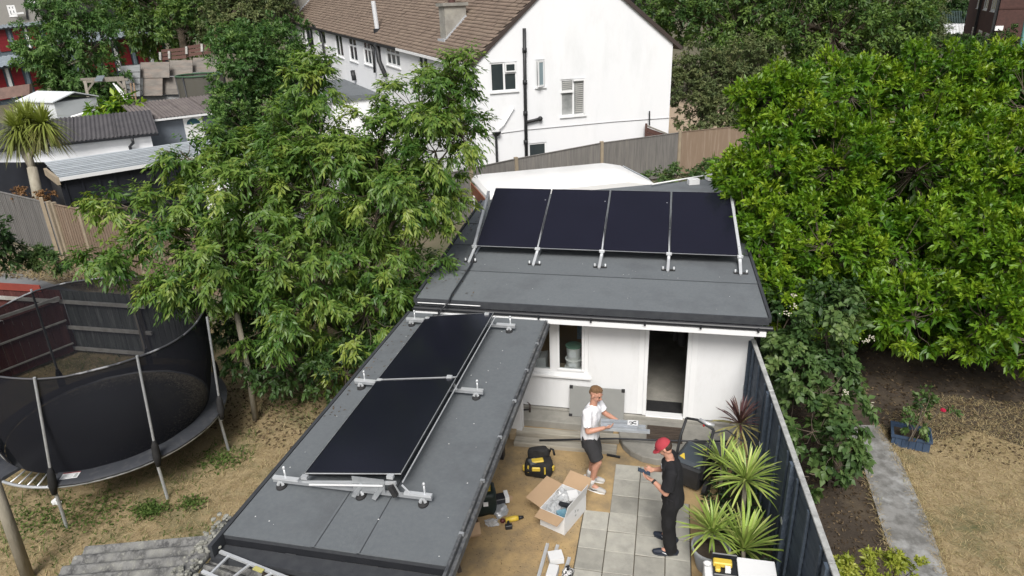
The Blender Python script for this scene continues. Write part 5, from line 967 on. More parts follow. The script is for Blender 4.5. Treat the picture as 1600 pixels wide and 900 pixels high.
BS = mat('black_cladding', (.012, .014, .02), .5, (.02, .022, .03), 3, .6, .1)
m = MB(M_); m.bx(0, l, .1, .2, 0, 2.14).bx(.0, .1, .2, 1.9, 0, 2.14).bx(l-.1, l, .2, 1.9, 0, 2.14).bx(0, l, 1.9, 2.0, 0, 2.3); m.build('wall', BS, t)
for k in range(int(l/.5)): MB(M_).bx(.1+.5*k, .16+.5*k, .06, .099, 0, 2.1).build('batten', BS, t)
PANM = mat('shade_toned_metal_pan', (.07, .085, .10), .6, (.05, .06, .07), 2, .7, .05, metal=.2); RIBM = mat('light_toned_metal_rib', (.50, .54, .58), .5, (.40, .44, .48), 3, .6, .05, metal=.3)  # dark pans and bright ribs put the rib light and shade into colour
for k in range(3): MB(M_).prism([(l*k/3+.003, -.05, 2.2), (l*(k+1)/3-.003, -.05, 2.2), (l*(k+1)/3-.003, 2.15, 2.42), (l*k/3+.003, 2.15, 2.42)], (0, 0, -.02)).build('metal_sheet', PANM, t)
for k in range(11): y_ = -.03+.21*k; MB(M_).prism([(0, y_, 2.203+.1*y_), (0, y_+.055, 2.205+.1*y_), (0, y_+.045, 2.242+.1*y_), (0, y_+.01, 2.242+.1*y_)], (l, 0, 0)).build('rib', RIBM, t)
MB(M_).bx(0, l, -.09, -.055, 2.12, 2.23).build('gutter', UPVC, t); MB(M_).bx(-.09, -.0, -.05, 2.1, 2.0, 2.25).build('pale_verge', POSTM, t)
wx0 = 1.0; o = MB(M_).bx(wx0, wx0+1.5, .03, .06, 1.0, 1.55).build('window', BLACKP, t); MB(M_).bx(wx0+.12, wx0+1.38, .015, .03, 1.1, 1.45).build('pane', GLASSD, o); MB(M_).bx(2.6, 2.8, -.02, .05, 1.6, 1.95).build('vent_box', BLACKP, t)
pA, pB = g2(-30, 236, 2.5), g2(247, 207, 2.5); t, M_, l = building('white_outhouse', 'low white-walled outhouse under a dark corrugated roof on the left', 'outhouse', pA, pB, 3, 2.5, None)
MB(M_).bx(0, l-.3, .15, 3.0, 0, 2.45).build('wall', WHITEH, t); corr_roof(t, M_, -.1, l, -.05, 3.6, 2.5, 3.05, mat('dark_corrugated_sheet', (.065, .062, .068), .85, (.10, .095, .1), 2, .8, .2), .16, .024, 'y', 4); MB(M_).bx(-.1, l, -.14, -.06, 2.40, 2.48).build('gutter', BLACKP, t)
MB(M_).tube([(l-1.0, -.1, 2.4), (l-1.0, -.1, 2.2), (l-1.15, .06, 2.05), (l-1.15, .08, 1.4)], .06, 8).build('downpipe', BLACKP, t, smooth=True)
MB(M_).bx(-.5, l+.6, -1.2, .14, 0, 1.55).build('lean_to_wall', WHITEH, t); MB(M_).bx(-.6, l+.7, -1.3, .14, 1.55, 1.62).build('lean_to_roof', mat('pale_flat_roof', (.5, .52, .54), .7), t)
pA, pB = g2(221, 188, 2.7), g2(350, 173, 2.7); t, M_, l = building('grey_outhouse', 'blue-grey outhouse with a white door and a brown corrugated roof', 'outhouse', pA, pB, 3, 2.6, None)
GW_ = mat('blue_grey_render', (.16, .185, .22), .85, (.13, .15, .18), 1.5, .6, .2); MB(M_).bx(0, l, .15, 3, 0, 2.6).build('wall', GW_, t); corr_roof(t, M_, -.15, l+.4, -.05, 3.4, 2.7, 3.15, CORB, .16, .024, 'y', 4); MB(M_).bx(-.1, l+.3, -.14, -.06, 2.60, 2.68).build('gutter', UPVC, t)
Mi = M_.inverted(); qd = Mi @ HIT(286, 190, M_ @ Vector((0, .15, 0)), M_.to_3x3() @ Vector((0, 1, 0))); qe = Mi @ HIT(316, 190, M_ @ Vector((0, .15, 0)), M_.to_3x3() @ Vector((0, 1, 0)))
o = MB(M_).bx(qd.x, qe.x, .09, .148, .1, qd.z+.2).build('door', UPVC, t); fz = qd.z-.15; xm = (qd.x+qe.x)/2; m = MB(M_); m.prism([(xm+.30*math.cos(a), .085, fz+.26*math.sin(a)) for a in [math.pi*k/10 for k in range(11)]], (0, -.01, 0)); m.build('fan_window', mat('teal_glass', (.02, .06, .08), .1, (.08, .2, .24), 5), o)
# dark wall and plants behind palm
tag(MB().bar(G(-60, 300, 1.1), G(96, 300, 1.1), .15, 2.2).build('black_wall', BS), 'black wall behind the spiky palm at the left edge', 'wall')
# timber frame, white shed, panel wall, trellis
def post_(t, px, py0, py1, zc, r=.07, m_=None): a = D(px[0], py0, zc); b = D(px[1], py1, zc); MB().bar(a, b, r*2, r*2).build('post', m_ or WOODG, t)
t = T('pergola_frame', 'open weathered timber frame with a loose sheet on top, beyond the corrugated roofs', 'pergola', tuple(D(140, 165, 38))); t_z = 38
post_(t, (133, 141), 127, 170, 38); post_(t, (193, 199), 125, 160, 38.5)
for (a, b) in (((126, 124), (194, 121)), ((130, 128), (200, 124))): MB().bar(D(*a, 38), D(*b, 38.5), .12, .12).build('beam', WOODG, t)
MB().bar(D(147, 127, 38), D(137, 141, 38), .1, .1).build('brace', WOODG, t); MB().bar(D(183, 126, 38.4), D(194, 138, 38.4), .1, .1).build('brace', WOODG, t); MB().prism([D(148, 127, 37.6), D(160, 127, 37.6), D(164, 119.5, 38.6), D(152, 120, 38.6)], (0, 0, .06)).build('loose_sheet', CORR, t)
for k, (a, b) in enumerate((((177, 130), (196, 156)), ((181, 133), (199, 152)))): tag(MB().bar(D(*a, 37), D(*b, 37), .07, .04).build('white_plank', UPVC), ['longer', 'shorter'][k]+' of two white planks leaning by the timber frame', 'plank', 'white planks by the timber frame')
for k, xx_ in enumerate((205, 210)): tag(MB().bar(D(xx_-1, 130, 38.6), D(xx_+3, 160, 38.6), .08, .08).build('timber_post', WOODB), ['left', 'right'][k]+' one of two rough posts right of the timber frame', 'post')
t = T('white_metal_shed', 'small white metal shed beside the tree at the left', 'shed', tuple(D(80, 172, 34))); zc = 34
a, b = D(32, 168, zc), D(88, 176, zc-1.0); a.z = b.z = 0; d_ = (b-a); l = d_.length; d_.normalize(); n_ = Vector((-d_.y, d_.x, 0)); Mw = cols(a, d_, n_, Vector((0, 0, 1))); hz = D(85, 148, zc).z
MB(Mw).bx(0, l, 0, 2.2, .0, hz-.25).build('wall', mat('pale_metal_wall', (.62, .65, .68), .5, (.55, .58, .6), 2), t); MB(Mw).prism([(-.1, -.1, hz-.24), (l+.1, -.1, hz-.24), (l+.1, 1.1, hz+.1), (-.1, 1.1, hz+.1)], (0, 0, .05)).prism([(-.1, 1.11, hz+.1), (l+.1, 1.11, hz+.1), (l+.1, 2.3, hz-.24), (-.1, 2.3, hz-.24)], (0, 0, .05)).build('roof', mat('pale_metal_wall', (.62, .65, .68)), t)
for k in range(3): MB(Mw).bx(.05+l*k/3, .12+l*k/3, -.02, -.002, .1, hz-.25).build('frame_bar', UPVC, t)
t = T('panel_wall', 'tall boundary wall of pale grey boards and rough panels, two rows high', 'wall', tuple(D(240, 150, 42))); zc = 42
cells = [(188, 219, 103, 151, 0), (219, 265, 97, 122, 1), (265, 301, 94, 119, 1), (301, 340, 90, 113, 1), (223, 254, 121, 150, 1), (254, 279, 120, 148, 1), (279, 340, 118, 150, 0)]
PW = mat('rough_panel', (.22, .20, .18), .9, (.14, .13, .12), 1.5, .9, .4, stretch=(1, 1, 4), c3=(.26, .19, .155), s3=1, a3=.5); PWG = mat('grey_board_panel', (.26, .27, .28), .9, (.18, .19, .195), 1.5, .8, .2, stretch=(1, 1, 9))
for x0_, x1_, y0_2, y1_2, g in cells:
    zz = zc+(x0_-190)*.012; MB().prism([D(x0_+.4, y1_2-.2, zz), D(x1_-.4, y1_2-.8, zz), D(x1_-.4, y0_2-(.2 if g else 1.5), zz), D(x0_+.4, y0_2+.3, zz)], (0, .05, 0)).build('panel', PW if g else PWG, t)
    if not g:
        for k in range(1, 5): MB().bar(D(x0_, y0_2+(y1_2-y0_2)*k/5, zz-.04), D(x1_, y0_2-1+(y1_2-y0_2)*k/5, zz-.04), .02, .03).build('board_edge', PWG, t)
MB().prism([D(188, 152, zc+2.2), D(342, 150, zc+2.2), D(342, 93, zc+2.2), D(188, 102, zc+2.2)], (0, .1, 0)).build('backing', PWG, t)
base_wall = MB().prism([D(186, 175, zc+.5), D(345, 168, zc+1.5), D(345, 149, zc+1.5), D(186, 150, zc+.5)], (0, .3, 0)); base_wall.build('base', PWG, t)
t = T('trellis_fence', 'brown fence with pale posts above the grey panel wall', 'fence', tuple(D(300, 90, 46)));
for (x0_, x1_) in ((252, 291), (293, 316), (318, 342)):
    for k in range(3): dy = (x0_-252)*-.14; MB().prism([D(x0_, 94.5-6*k+dy, 46), D(x1_, 93-6*k+dy-2, 46), D(x1_, 88-6*k+dy-2, 46), D(x0_, 89.5-6*k+dy, 46)], (0, .05, 0)).build('board', DRW, t)
for x_, y_ in ((251, 82), (292, 73), (316, 69), (265, 80)): MB().bar(D(x_, y_+12, 45.9), D(x_-.5, y_, 45.9), .14, .14).build('post', RW, t)
t = T('small_trampoline', 'second trampoline with a green rim and brown net beyond the corrugated roofs', 'trampoline', tuple(D(305, 148, 38))); cc = D(312, 117, 38); m = MB(); ring(m, Vector((cc.x, cc.y, 0)), 1.25, cc.z, .05, 30); m.build('green_rim', mat('green_rim', (.06, .12, .07), .7), t, smooth=True)
m = MB(); m.lathe([(1.24, cc.z), (1.24, cc.z-2.0)], (cc.x, cc.y, 0), 30); m.build('net', seethrough('brown_net', (.09, .085, .07), .8, .9), t, smooth=True)
for k in range(6): a = k*1.05+.4; MB().tube([(cc.x+1.28*math.cos(a), cc.y+1.28*math.sin(a), cc.z), (cc.x+1.28*math.cos(a), cc.y+1.28*math.sin(a), 0)], .04, 6).build('pole', BLACKP, t, smooth=True)
# garages
def garages(name, label, x0, y0, x1, y1, zc0, zc1, h, roof_back, n, seed=0, rm=None):
    a = D(x0, y0, zc0); b = D(x1, y1, zc1); zb_ = min(a.z, b.z); d_ = Vector((b.x-a.x, b.y-a.y, (b.z-a.z)/1)); l = math.hypot(d_.x, d_.y); d_ = d_/l; n_ = Vector((-d_.y, d_.x, 0)).normalized(); t = T(name, label, 'garage block', a); M_ = cols(a, d_, n_, Vector((0, 0, 1)))
    w_ = l/n; m = MB(M_); m.bx(-.05, l+.05, .15, 5, -3, h); m.build('wall', mat('garage_wall', (.10, .13, .16), .8), t)
    for k in range(n):
        o = MB(M_).bx(k*w_+.35, (k+1)*w_-.35, .05, .145, -.6, h-.15).build('door', RED, t)
        for j in range(1, 5): MB(M_).bx(k*w_+.37, (k+1)*w_-.37, .035, .049, j*(h-.2)/5, j*(h-.2)/5+.04).build('door_rib', RED, o)
        MB(M_).bx(k*w_-.12, k*w_+.12, -.02, .14, -.6, h-.1).build('pier', UPVC if (k+seed) % 2 else mat('grey_blue_pier', (.16, .21, .25), .8), t)
    corr_roof(t, M_, -.4, l+.4, -.5, 6.0, h, h+.35*roof_back, rm or CORR, .5, .05, 'y', max(1, n//2)); MB(M_).bx(-.4, l+.4, -.54, -.505, h-.2, h-.06).build('fascia', BLACKP, t)
garages('garage_block', 'nearer row of red garage doors under a pale ribbed roof at the left edge', -70, 160, 75, 131, 60, 66, 2.25, 1, 5)
garages('garage_block', 'farther row of red garage doors under a pale roof near the top left', -60, 80, 95, 63, 86, 92, 2.2, 1, 6, 1)
garages('garage_block', 'red and blue-grey garages under a pale roof beyond the panel wall', 130, 110, 262, 86, 62, 68, 2.3, 1, 5, 1)
t = T('pale_roofed_block', 'low building with a pale grey ribbed roof behind the garages', 'building', tuple(D(170, 60, 92))); a, b = D(120, 62, 90), D(250, 52, 96); d_ = Vector((b.x-a.x, b.y-a.y, 0)); l = d_.length; d_.normalize(); Mw = cols((a.x, a.y, 0), d_, Vector((-d_.y, d_.x, 0)), Vector((0, 0, 1)))
MB(Mw).bx(0, l, 0, 8, 0, a.z).build('wall', PW, t); corr_roof(t, Mw, -.5, l+.5, -.4, 9, a.z, a.z+.8, CORR, .5, .05, 'y', 2)
# pebbledash building top left
a, b = D(-60, 62, 100), D(60, 52, 104); a2_ = Vector((a.x, a.y, 0)); d_ = Vector((b.x-a.x, b.y-a.y, 0)); l = d_.length; d_.normalize(); Mw = cols(a2_, d_, Vector((-d_.y, d_.x, 0)), Vector((0, 0, 1))); Mwi = Mw.inverted()
t = T('grey_pebbledash_house', 'grey pebbledash house with small white windows at the top left corner', 'house', a2_); nrm = Mw.to_3x3() @ Vector((0, 1, 0))
def wpx(px, py): q = Mwi @ HIT(px, py, a2_, nrm); return q.x, q.z
ws = [rect(wpx, 12, 7.5, 25, 26), rect(wpx, 42, -1, 57, 11)]
m = MB(Mw); wall(m, 0, l+1, -1, 12, .4, sorted([tuple(x) for x in ws])); m.build('wall', mat('pebbledash', (.33, .32, .30), .95, (.27, .265, .25), 20, .8, .5), t)
for r_ in ws: window(t, Mw, *r_, bars=(midx(r_, .5),), rails=((r_[2]+(r_[3]-r_[2])*.6, 0), (r_[2]+(r_[3]-r_[2])*.6, 1)), fw=.26)
x, z = wpx(43, 30); x2, z2 = wpx(37, -5); MB(Mw).bar((x, -.1, z), (x2+.1, -.1, z2), .2, .2).build('downpipe', BPIPE, t); x, z = wpx(20, 22); x2, z2 = wpx(38, 20); MB(Mw).bar((x, -.6, z), (x2, -.6, z2), .3, .25).build('white_dish_arm', UPVC, t)
# brick wall left
t = T('brick_yard_wall', 'low old red brick wall at the left edge behind the palm', 'wall', tuple(D(10, 155, 45))); a, b = D(-60, 165, 44), D(46, 148, 44); MB().prism([a, b, D(46, 131, 44), D(-60, 146, 44)], (0, .25, 0)).build('brickwork', mat('pinkish_brick', (.20, .13, .11), .9, (.13, .09, .08), 3, .8, .3), t)
t = T('low_red_shed', 'low dark red roof edge with a white pipe among the plants', 'shed', tuple(D(118, 178, 35))); MB().prism([D(90, 182, 34), D(145, 176, 35), D(145, 171, 35.6), D(90, 177, 34.6)], (0, .3, -.1)).build('fascia', mat('dark_red_wood', (.10, .04, .03), .85, (.14, .07, .05)), t); MB().tube([D(112, 183, 33.5), D(132, 177, 33.5)], .07, 6).build('white_pipe', UPVC, t)
# white outbuilding seen through the tree gaps
t = T('white_garden_building', 'white wall glimpsed through the gaps of the tree left of centre', 'building', tuple(G(400, 370, 0))); a, b = G(330, 352, 0), G(560, 345, 0); d_ = (b-a).normalized(); l = (b-a).length; Mw = cols(a+Vector((0, 0, 0)), d_, Vector((-d_.y, d_.x, 0)), Vector((0, 0, 1)))
MB(Mw).bx(0, l, 0, 2.5, 0, 1.9).build('wall', WHITEH, t); MB(Mw).bx(-.1, l+.1, -.1, 2.6, 1.9, 2.02).build('roof', UPVC, t)

# ================================================================ brick building and fence at top right
zc = 48; cb = D(1549, 70, zc); cb.z = 0; d1 = Vector((math.cos(R(14.5)), -math.sin(R(14.5)), 0)); d2 = Vector((math.sin(R(14.5)), math.cos(R(14.5)), 0)); t = T('brick_house', 'dark red brick house with white windows at the top right corner', 'house', cb)
Mb1 = cols(cb, d1, Vector((-d1.y, d1.x, 0)), Vector((0, 0, 1))); Mb2 = cols(cb+d2*22, -d2, d1, Vector((0, 0, 1))); m = MB(Mb1); m.bx(0, 14, 0, .35, -1, 11); m.build('brick_wall', BRICK, t); MB(Mb1).bx(0, 14, -.03, -.002, 5.4, 5.5).build('brick_band', mat('dark_band', (.07, .035, .03), .9), t)
ops = []; 
for x in (17.4, 12.6, 7.5):
    for z in (1.6, 5.2): ops.append((x, x+2.6, z, z+2.1))
m = MB(Mb2); wall(m, 0, 21.6, -1, 11, .35, sorted(ops)); m.build('brick_wall', BRICK, t)
for o_ in ops: window(t, Mb2, *o_, bars=((o_[0]+o_[1])/2,), rails=((o_[2]+1.3, 0), (o_[2]+1.3, 1)), fw=.14, rec=.02)
MB(Mb2).bar((21.75, -.1, 0), (21.75, -.1, 11), .18, .18).build('downpipe', BPIPE, t); MB(Mb2).bar((10.9, -.12, 0), (10.9, -.12, 11), .18, .18).build('downpipe', BPIPE, t)
x_ = HIT(1560, 44, cb, Mb1.to_3x3() @ Vector((0, 1, 0))); MB().box(x_-Vector((0, .08, 0)), (.5, .1, .3)).build('white_plate', UPVC, t)
t = T('green_pole', 'green metal pole at the right edge in front of the brick house', 'pole', tuple(D(1590, 110, 40))); MB().tube([D(1588, 110, 40), D(1600, 52, 40), D(1606, 20, 40)], .12, 8).build('shaft', mat('green_metal', (.08, .20, .19), .5), t, smooth=True)
t = T('palisade_fence', 'pale upright palisade fence beside the brick house', 'fence', tuple(D(1490, 54, 80)))
p0_ = None
for k in range(26):
    x = 1458+2.2*k; a = D(x, 53+.0*k, 80); b = D(x+1, 37, 80)
    if p0_ is None: p0_ = MB().bar(a, b, .09, .05).build('paling', mat('pale_metal', (.6, .62, .65), .5), t); pc_ = WO[p0_.name]
    else: share(p0_, pc_+(a-D(1458, 53, 80)), t)
for y in (40, 50): MB().bar(D(1458, y, 80.1), D(1514, y, 80.1), .08, .08).build('rail', mat('pale_metal', (.6, .62, .65), .5), t)
t = T('mesh_fence', 'dark green mesh fence in front of the far hedge at the top right', 'fence', tuple(D(1490, 38, 90))); gm_ = mat('dark_green_metal', (.02, .05, .05), .6)
for k in range(22): MB().bar(D(1462+2.6*k, 36, 90), D(1463+2.6*k, 17, 90), .07, .07).build('upright', gm_, t)
for y in (18, 27): MB().bar(D(1462, y, 90.1), D(1520, y, 90.1), .07, .07).build('rail', gm_, t)
# parked cars glimpsed behind the green tree
def car(px, py, zc, ang, mt, label):
    p = D(px, py, zc); p.z = 0; t = T('parked_car', label, 'car', p, 'cars parked beyond the green tree'); M_ = frame(p, ang); sp = [(-2.1, .35), (-2.1, .8), (-1.9, .95), (-1.35, 1.0), (-.85, 1.42), (.55, 1.45), (1.15, 1.0), (1.95, .88), (2.15, .65), (2.15, .35)]
    rings = [(-.85, .05), (-.82, 0), (.82, 0), (.85, .05)]; vs = []; k = len(sp)
    for y, i_ in rings: vs += [(x*(1-i_*.3), y*(1 if z < 1.05 else .84), z-i_*.3) for x, z in sp]
    m = MB(M_); m.add(vs, [(r_*k+i, r_*k+i+1, (r_+1)*k+i+1, (r_+1)*k+i) for r_ in range(3) for i in range(k-1)]+[tuple(range(k)), tuple(range(3*k, 4*k))[::-1]]); m.build('body', mt, t, smooth='auto')
    m = MB(M_); m.prism([(.60, -.62, 1.44), (1.12, -.72, 1.04), (1.12, .72, 1.04), (.60, .62, 1.44)], (.02, 0, .012)).prism([(-.88, -.62, 1.41), (-1.33, -.72, 1.03), (-1.33, .72, 1.03), (-.88, .62, 1.41)], (-.02, 0, .012)); m.build('windscreen', GLASSD, t)
    for y in (-.78, .78): s_ = 1 if y > 0 else -1; m = MB(M_); m.prism([(-1.15, y, 1.03), (-.8, y-.06*s_, 1.36), (.5, y-.06*s_, 1.38), (.95, y, 1.03)], (0, .05*s_, 0)); m.build('side_window', GLASSD, t)
    for x in (-1.3, 1.35):
        for y in (-.76, .76): m = MB(M_); m.tube([(x, y-.1, .32), (x, y+.1, .32)], .32, 14); m.build('wheel', BLACKR, t, smooth='auto')
    for y in (-.6, .6): MB(M_).box((2.13, y, .7), (.06, .3, .14)).build('headlight', UPVC, t)
car(1215, 100, 52, R(100), VWH, 'white parked car glimpsed above the left of the green tree'); car(1255, 96, 54, R(100), mat('silver_paint', (.45, .5, .56), .3, (.4, .45, .5), 2, .3, 0, metal=.4), 'silver-blue parked car beside the white one above the green tree')
car(1330, 92, 58, R(95), VWH, 'white parked car farther right above the green tree')
# ================================================================ trees and plants
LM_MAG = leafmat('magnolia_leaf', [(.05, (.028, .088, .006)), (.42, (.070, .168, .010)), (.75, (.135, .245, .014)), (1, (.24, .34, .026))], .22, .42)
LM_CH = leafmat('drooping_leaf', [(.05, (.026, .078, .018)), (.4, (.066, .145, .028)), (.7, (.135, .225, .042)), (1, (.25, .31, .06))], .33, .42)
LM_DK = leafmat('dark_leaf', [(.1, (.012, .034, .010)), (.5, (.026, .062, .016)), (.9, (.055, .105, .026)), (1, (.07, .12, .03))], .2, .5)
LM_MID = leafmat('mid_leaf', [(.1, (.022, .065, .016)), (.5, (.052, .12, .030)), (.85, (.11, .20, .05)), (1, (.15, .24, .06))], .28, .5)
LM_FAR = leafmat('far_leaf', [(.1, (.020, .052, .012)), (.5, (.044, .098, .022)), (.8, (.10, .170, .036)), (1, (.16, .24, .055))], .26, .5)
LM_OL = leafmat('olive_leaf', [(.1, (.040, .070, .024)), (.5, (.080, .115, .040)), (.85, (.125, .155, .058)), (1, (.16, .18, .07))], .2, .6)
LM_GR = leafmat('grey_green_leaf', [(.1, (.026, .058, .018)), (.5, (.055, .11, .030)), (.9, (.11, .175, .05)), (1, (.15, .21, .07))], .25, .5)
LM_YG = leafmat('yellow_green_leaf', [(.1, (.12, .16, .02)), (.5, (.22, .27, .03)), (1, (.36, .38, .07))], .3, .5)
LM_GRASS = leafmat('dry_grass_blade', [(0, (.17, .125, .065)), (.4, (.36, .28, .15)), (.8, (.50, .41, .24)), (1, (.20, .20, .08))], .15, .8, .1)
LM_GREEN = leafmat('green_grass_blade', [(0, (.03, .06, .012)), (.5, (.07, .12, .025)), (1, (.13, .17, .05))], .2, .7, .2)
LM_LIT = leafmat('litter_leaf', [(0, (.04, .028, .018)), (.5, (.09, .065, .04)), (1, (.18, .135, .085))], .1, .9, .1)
# big glossy tree on the right
mb_ = [(1205, 150, 36, 42, 14.2), (1240, 190, 70, 70, 14.2), (1330, 145, 85, 62, 15), (1440, 135, 80, 62, 15), (1530, 135, 80, 62, 15), (1620, 160, 80, 80, 14.5), (1205, 255, 60, 60, 13.6), (1300, 255, 90, 75, 13.6), (1430, 260, 100, 80, 13.6), (1560, 260, 100, 80, 13.2),
       (1172, 320, 32, 45, 13.2), (1214, 370, 46, 60, 12.9), (1290, 380, 85, 75, 12.9), (1400, 390, 90, 80, 12.6), (1530, 390, 100, 80, 12.3), (1235, 455, 48, 50, 12.6), (1320, 480, 70, 55, 12.1), (1430, 490, 80, 60, 11.9), (1540, 490, 80, 65, 11.6), (1630, 430, 80, 120, 11.6), (1620, 530, 60, 45, 11.5),
       (1400, 330, 230, 200, 15.4), (1580, 400, 160, 150, 14.5), (1720, 330, 120, 200, 13)]
tb = (5.6, 14.0, 0)
mb_ = [(b[0], b[1], b[2]*.90, b[3]*.86, b[4]) for b in mb_[:-3]]+mb_[-3:]+[(1178, 150, 20, 22, 14), (1160, 280, 26, 30, 13.5), (1160, 335, 24, 26, 13.2), (1185, 400, 26, 30, 12.9)]
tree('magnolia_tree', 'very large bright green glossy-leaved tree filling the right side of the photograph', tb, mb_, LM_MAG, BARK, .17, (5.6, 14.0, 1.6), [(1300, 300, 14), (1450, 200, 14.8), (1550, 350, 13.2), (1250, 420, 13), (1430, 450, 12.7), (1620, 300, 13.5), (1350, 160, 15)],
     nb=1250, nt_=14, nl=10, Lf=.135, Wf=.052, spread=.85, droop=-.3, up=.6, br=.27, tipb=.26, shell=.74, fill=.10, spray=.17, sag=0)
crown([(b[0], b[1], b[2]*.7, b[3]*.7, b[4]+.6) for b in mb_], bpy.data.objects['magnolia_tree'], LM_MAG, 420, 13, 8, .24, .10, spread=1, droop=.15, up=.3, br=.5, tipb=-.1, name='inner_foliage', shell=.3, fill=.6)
# drooping-leaf tree left of centre
cb_ = [(487, 135, 30, 50, 11.9), (475, 205, 65, 50, 11.9), (708, 112, 34, 42, 12.0), (700, 150, 34, 36, 12.0), (655, 165, 60, 60, 12.0), (722, 205, 38, 45, 12.0), (680, 230, 45, 45, 12.0), (590, 215, 55, 60, 12.0), (545, 250, 50, 60, 11.9), (430, 235, 45, 45, 11.8), (488, 110, 26, 32, 11.9), (600, 290, 105, 75, 11.9), (500, 290, 70, 80, 11.9), (395, 290, 85, 70, 11.6), (352, 225, 28, 35, 11.6), (287, 245, 26, 34, 11.4), (285, 305, 45, 30, 11.4), (200, 320, 50, 22, 11.2), (150, 310, 26, 14, 11.1),
       (270, 365, 75, 32, 11.3), (170, 402, 36, 18, 11.0), (125, 404, 18, 10, 11.0), (350, 390, 110, 75, 11.4), (480, 390, 110, 85, 11.8), (620, 380, 80, 85, 12.3), (665, 430, 40, 50, 12.8), (570, 480, 85, 80, 12.4), (440, 480, 85, 60, 12.0), (620, 480, 45, 60, 12.8), (300, 430, 70, 38, 11.3), (545, 545, 60, 45, 12.6), (500, 330, 170, 130, 13.0), (690, 290, 38, 55, 12.3)]
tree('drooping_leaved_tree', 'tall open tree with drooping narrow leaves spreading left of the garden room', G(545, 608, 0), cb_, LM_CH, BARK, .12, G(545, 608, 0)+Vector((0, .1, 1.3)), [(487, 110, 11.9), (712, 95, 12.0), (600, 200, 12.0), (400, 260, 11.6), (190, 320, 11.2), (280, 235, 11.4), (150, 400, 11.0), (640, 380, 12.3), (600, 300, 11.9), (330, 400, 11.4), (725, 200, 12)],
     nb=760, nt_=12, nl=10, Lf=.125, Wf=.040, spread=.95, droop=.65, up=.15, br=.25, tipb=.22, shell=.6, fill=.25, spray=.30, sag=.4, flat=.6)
# understorey below it
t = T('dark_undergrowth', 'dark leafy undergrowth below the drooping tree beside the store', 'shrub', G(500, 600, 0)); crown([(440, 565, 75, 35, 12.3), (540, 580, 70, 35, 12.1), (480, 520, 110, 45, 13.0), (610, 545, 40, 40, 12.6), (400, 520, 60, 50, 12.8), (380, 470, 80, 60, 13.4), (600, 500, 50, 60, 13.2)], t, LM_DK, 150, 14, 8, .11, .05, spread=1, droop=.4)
tree('laurel_tree', 'dense dark green bushy tree between the far gardens and the white house', G(420, 300, 0)+Vector((0, 0, 0)), [(400, 75, 58, 46, 22), (430, 130, 50, 70, 22), (382, 130, 48, 62, 21.5), (410, 205, 70, 70, 21.5), (358, 175, 26, 40, 21.3), (455, 90, 35, 50, 22), (410, 270, 80, 60, 21.5)], LM_MID, BARK, .2, G(420, 300, 0)+Vector((0, 0, 2)), [(400, 100, 22), (430, 180, 22)],
     nb=320, nt_=15, nl=9, Lf=.14, Wf=.06, spread=1, droop=0, up=.6, br=.40, tipb=.25, fill=.15, shell=.7)
tree('ash_tree', 'mid-green feathery tree with a slim trunk in front of the red garages', D(82, 175, 41), [(115, 25, 55, 40, 41), (95, 65, 55, 45, 41), (140, 70, 48, 50, 41), (60, 75, 22, 20, 40), (70, 100, 40, 35, 41), (125, 115, 60, 35, 41), (168, 118, 22, 22, 41), (110, -10, 50, 30, 41)], LM_MID, BARKL, .22, D(78, 125, 41), [(110, 50, 41), (140, 90, 41), (60, 80, 41)],
     nb=175, nt_=16, nl=9, Lf=.26, Wf=.085, spread=1, droop=.35, up=.3, br=.6, tipb=.28)
for (bl, lab, base, m_, nb_, Lf_, zc) in (
    ([(215, 10, 40, 35, 60), (270, 10, 55, 50, 58), (300, 45, 45, 38, 56), (240, 45, 35, 30, 58), (320, 10, 45, 40, 57), (250, -30, 90, 40, 60)], 'tall dark tree at the top left beyond the garages', (290, 90, 57), LM_FAR, 330, .34, 57),
    ([(375, 20, 48, 40, 44), (415, 20, 40, 40, 44), (350, 40, 25, 30, 44), (400, -20, 60, 30, 44)], 'olive-toned bushy tree at the top beside the far end of the white house', (385, 80, 44), LM_OL, 200, .22, 44),
    ([(1090, 15, 50, 45, 46), (1150, 30, 60, 45, 44), (1220, 40, 80, 55, 44), (1300, 45, 80, 55, 44), (1370, 40, 70, 60, 45), (1160, 75, 50, 30, 44), (1330, 80, 70, 25, 44), (1410, 65, 35, 40, 45), (1250, -20, 220, 40, 47), (1030, 5, 40, 30, 48)], 'very broad dark tree along the top between the white house and the brick house', (1290, 115, 45), LM_FAR, 620, .30, 45),
    ([(1390, 5, 45, 30, 60), (1440, 5, 25, 28, 62), (1430, 40, 30, 35, 60)], 'small dark tree at the top left of the pale palisade fence', (1420, 62, 60), LM_FAR, 70, .36, 60)):
    b = D(*base); tree('broadleaf_tree', lab, b, bl, m_, BARK, .35, b+Vector((0, 0, 2.5)), [(bl[0][0], bl[0][1], bl[0][4]), (bl[2][0], bl[2][1], bl[2][4])], nb=nb_, nt_=13, nl=8, Lf=Lf_, Wf=Lf_*.45, spread=1, droop=.15, up=.6, br=Lf_*2.6, tipb=.32, shell=.72, fill=.1)
tree('olive_bush_tree', 'rounded olive-green bushy tree right of the white gable behind the tan fence', D(1120, 235, 31), [(1130, 100, 60, 42, 31), (1090, 120, 45, 38, 31), (1175, 110, 48, 52, 31), (1140, 150, 75, 42, 31), (1095, 172, 48, 28, 30.5), (1150, 190, 45, 28, 30.5), (1060, 130, 25, 22, 30.5), (1200, 140, 28, 40, 31)], LM_OL, BARK, .18, D(1125, 190, 31), [(1130, 110, 31), (1170, 130, 31), (1080, 140, 31)],
     nb=380, nt_=15, nl=9, Lf=.13, Wf=.055, spread=1, droop=.05, up=.5, br=.38, tipb=.3)
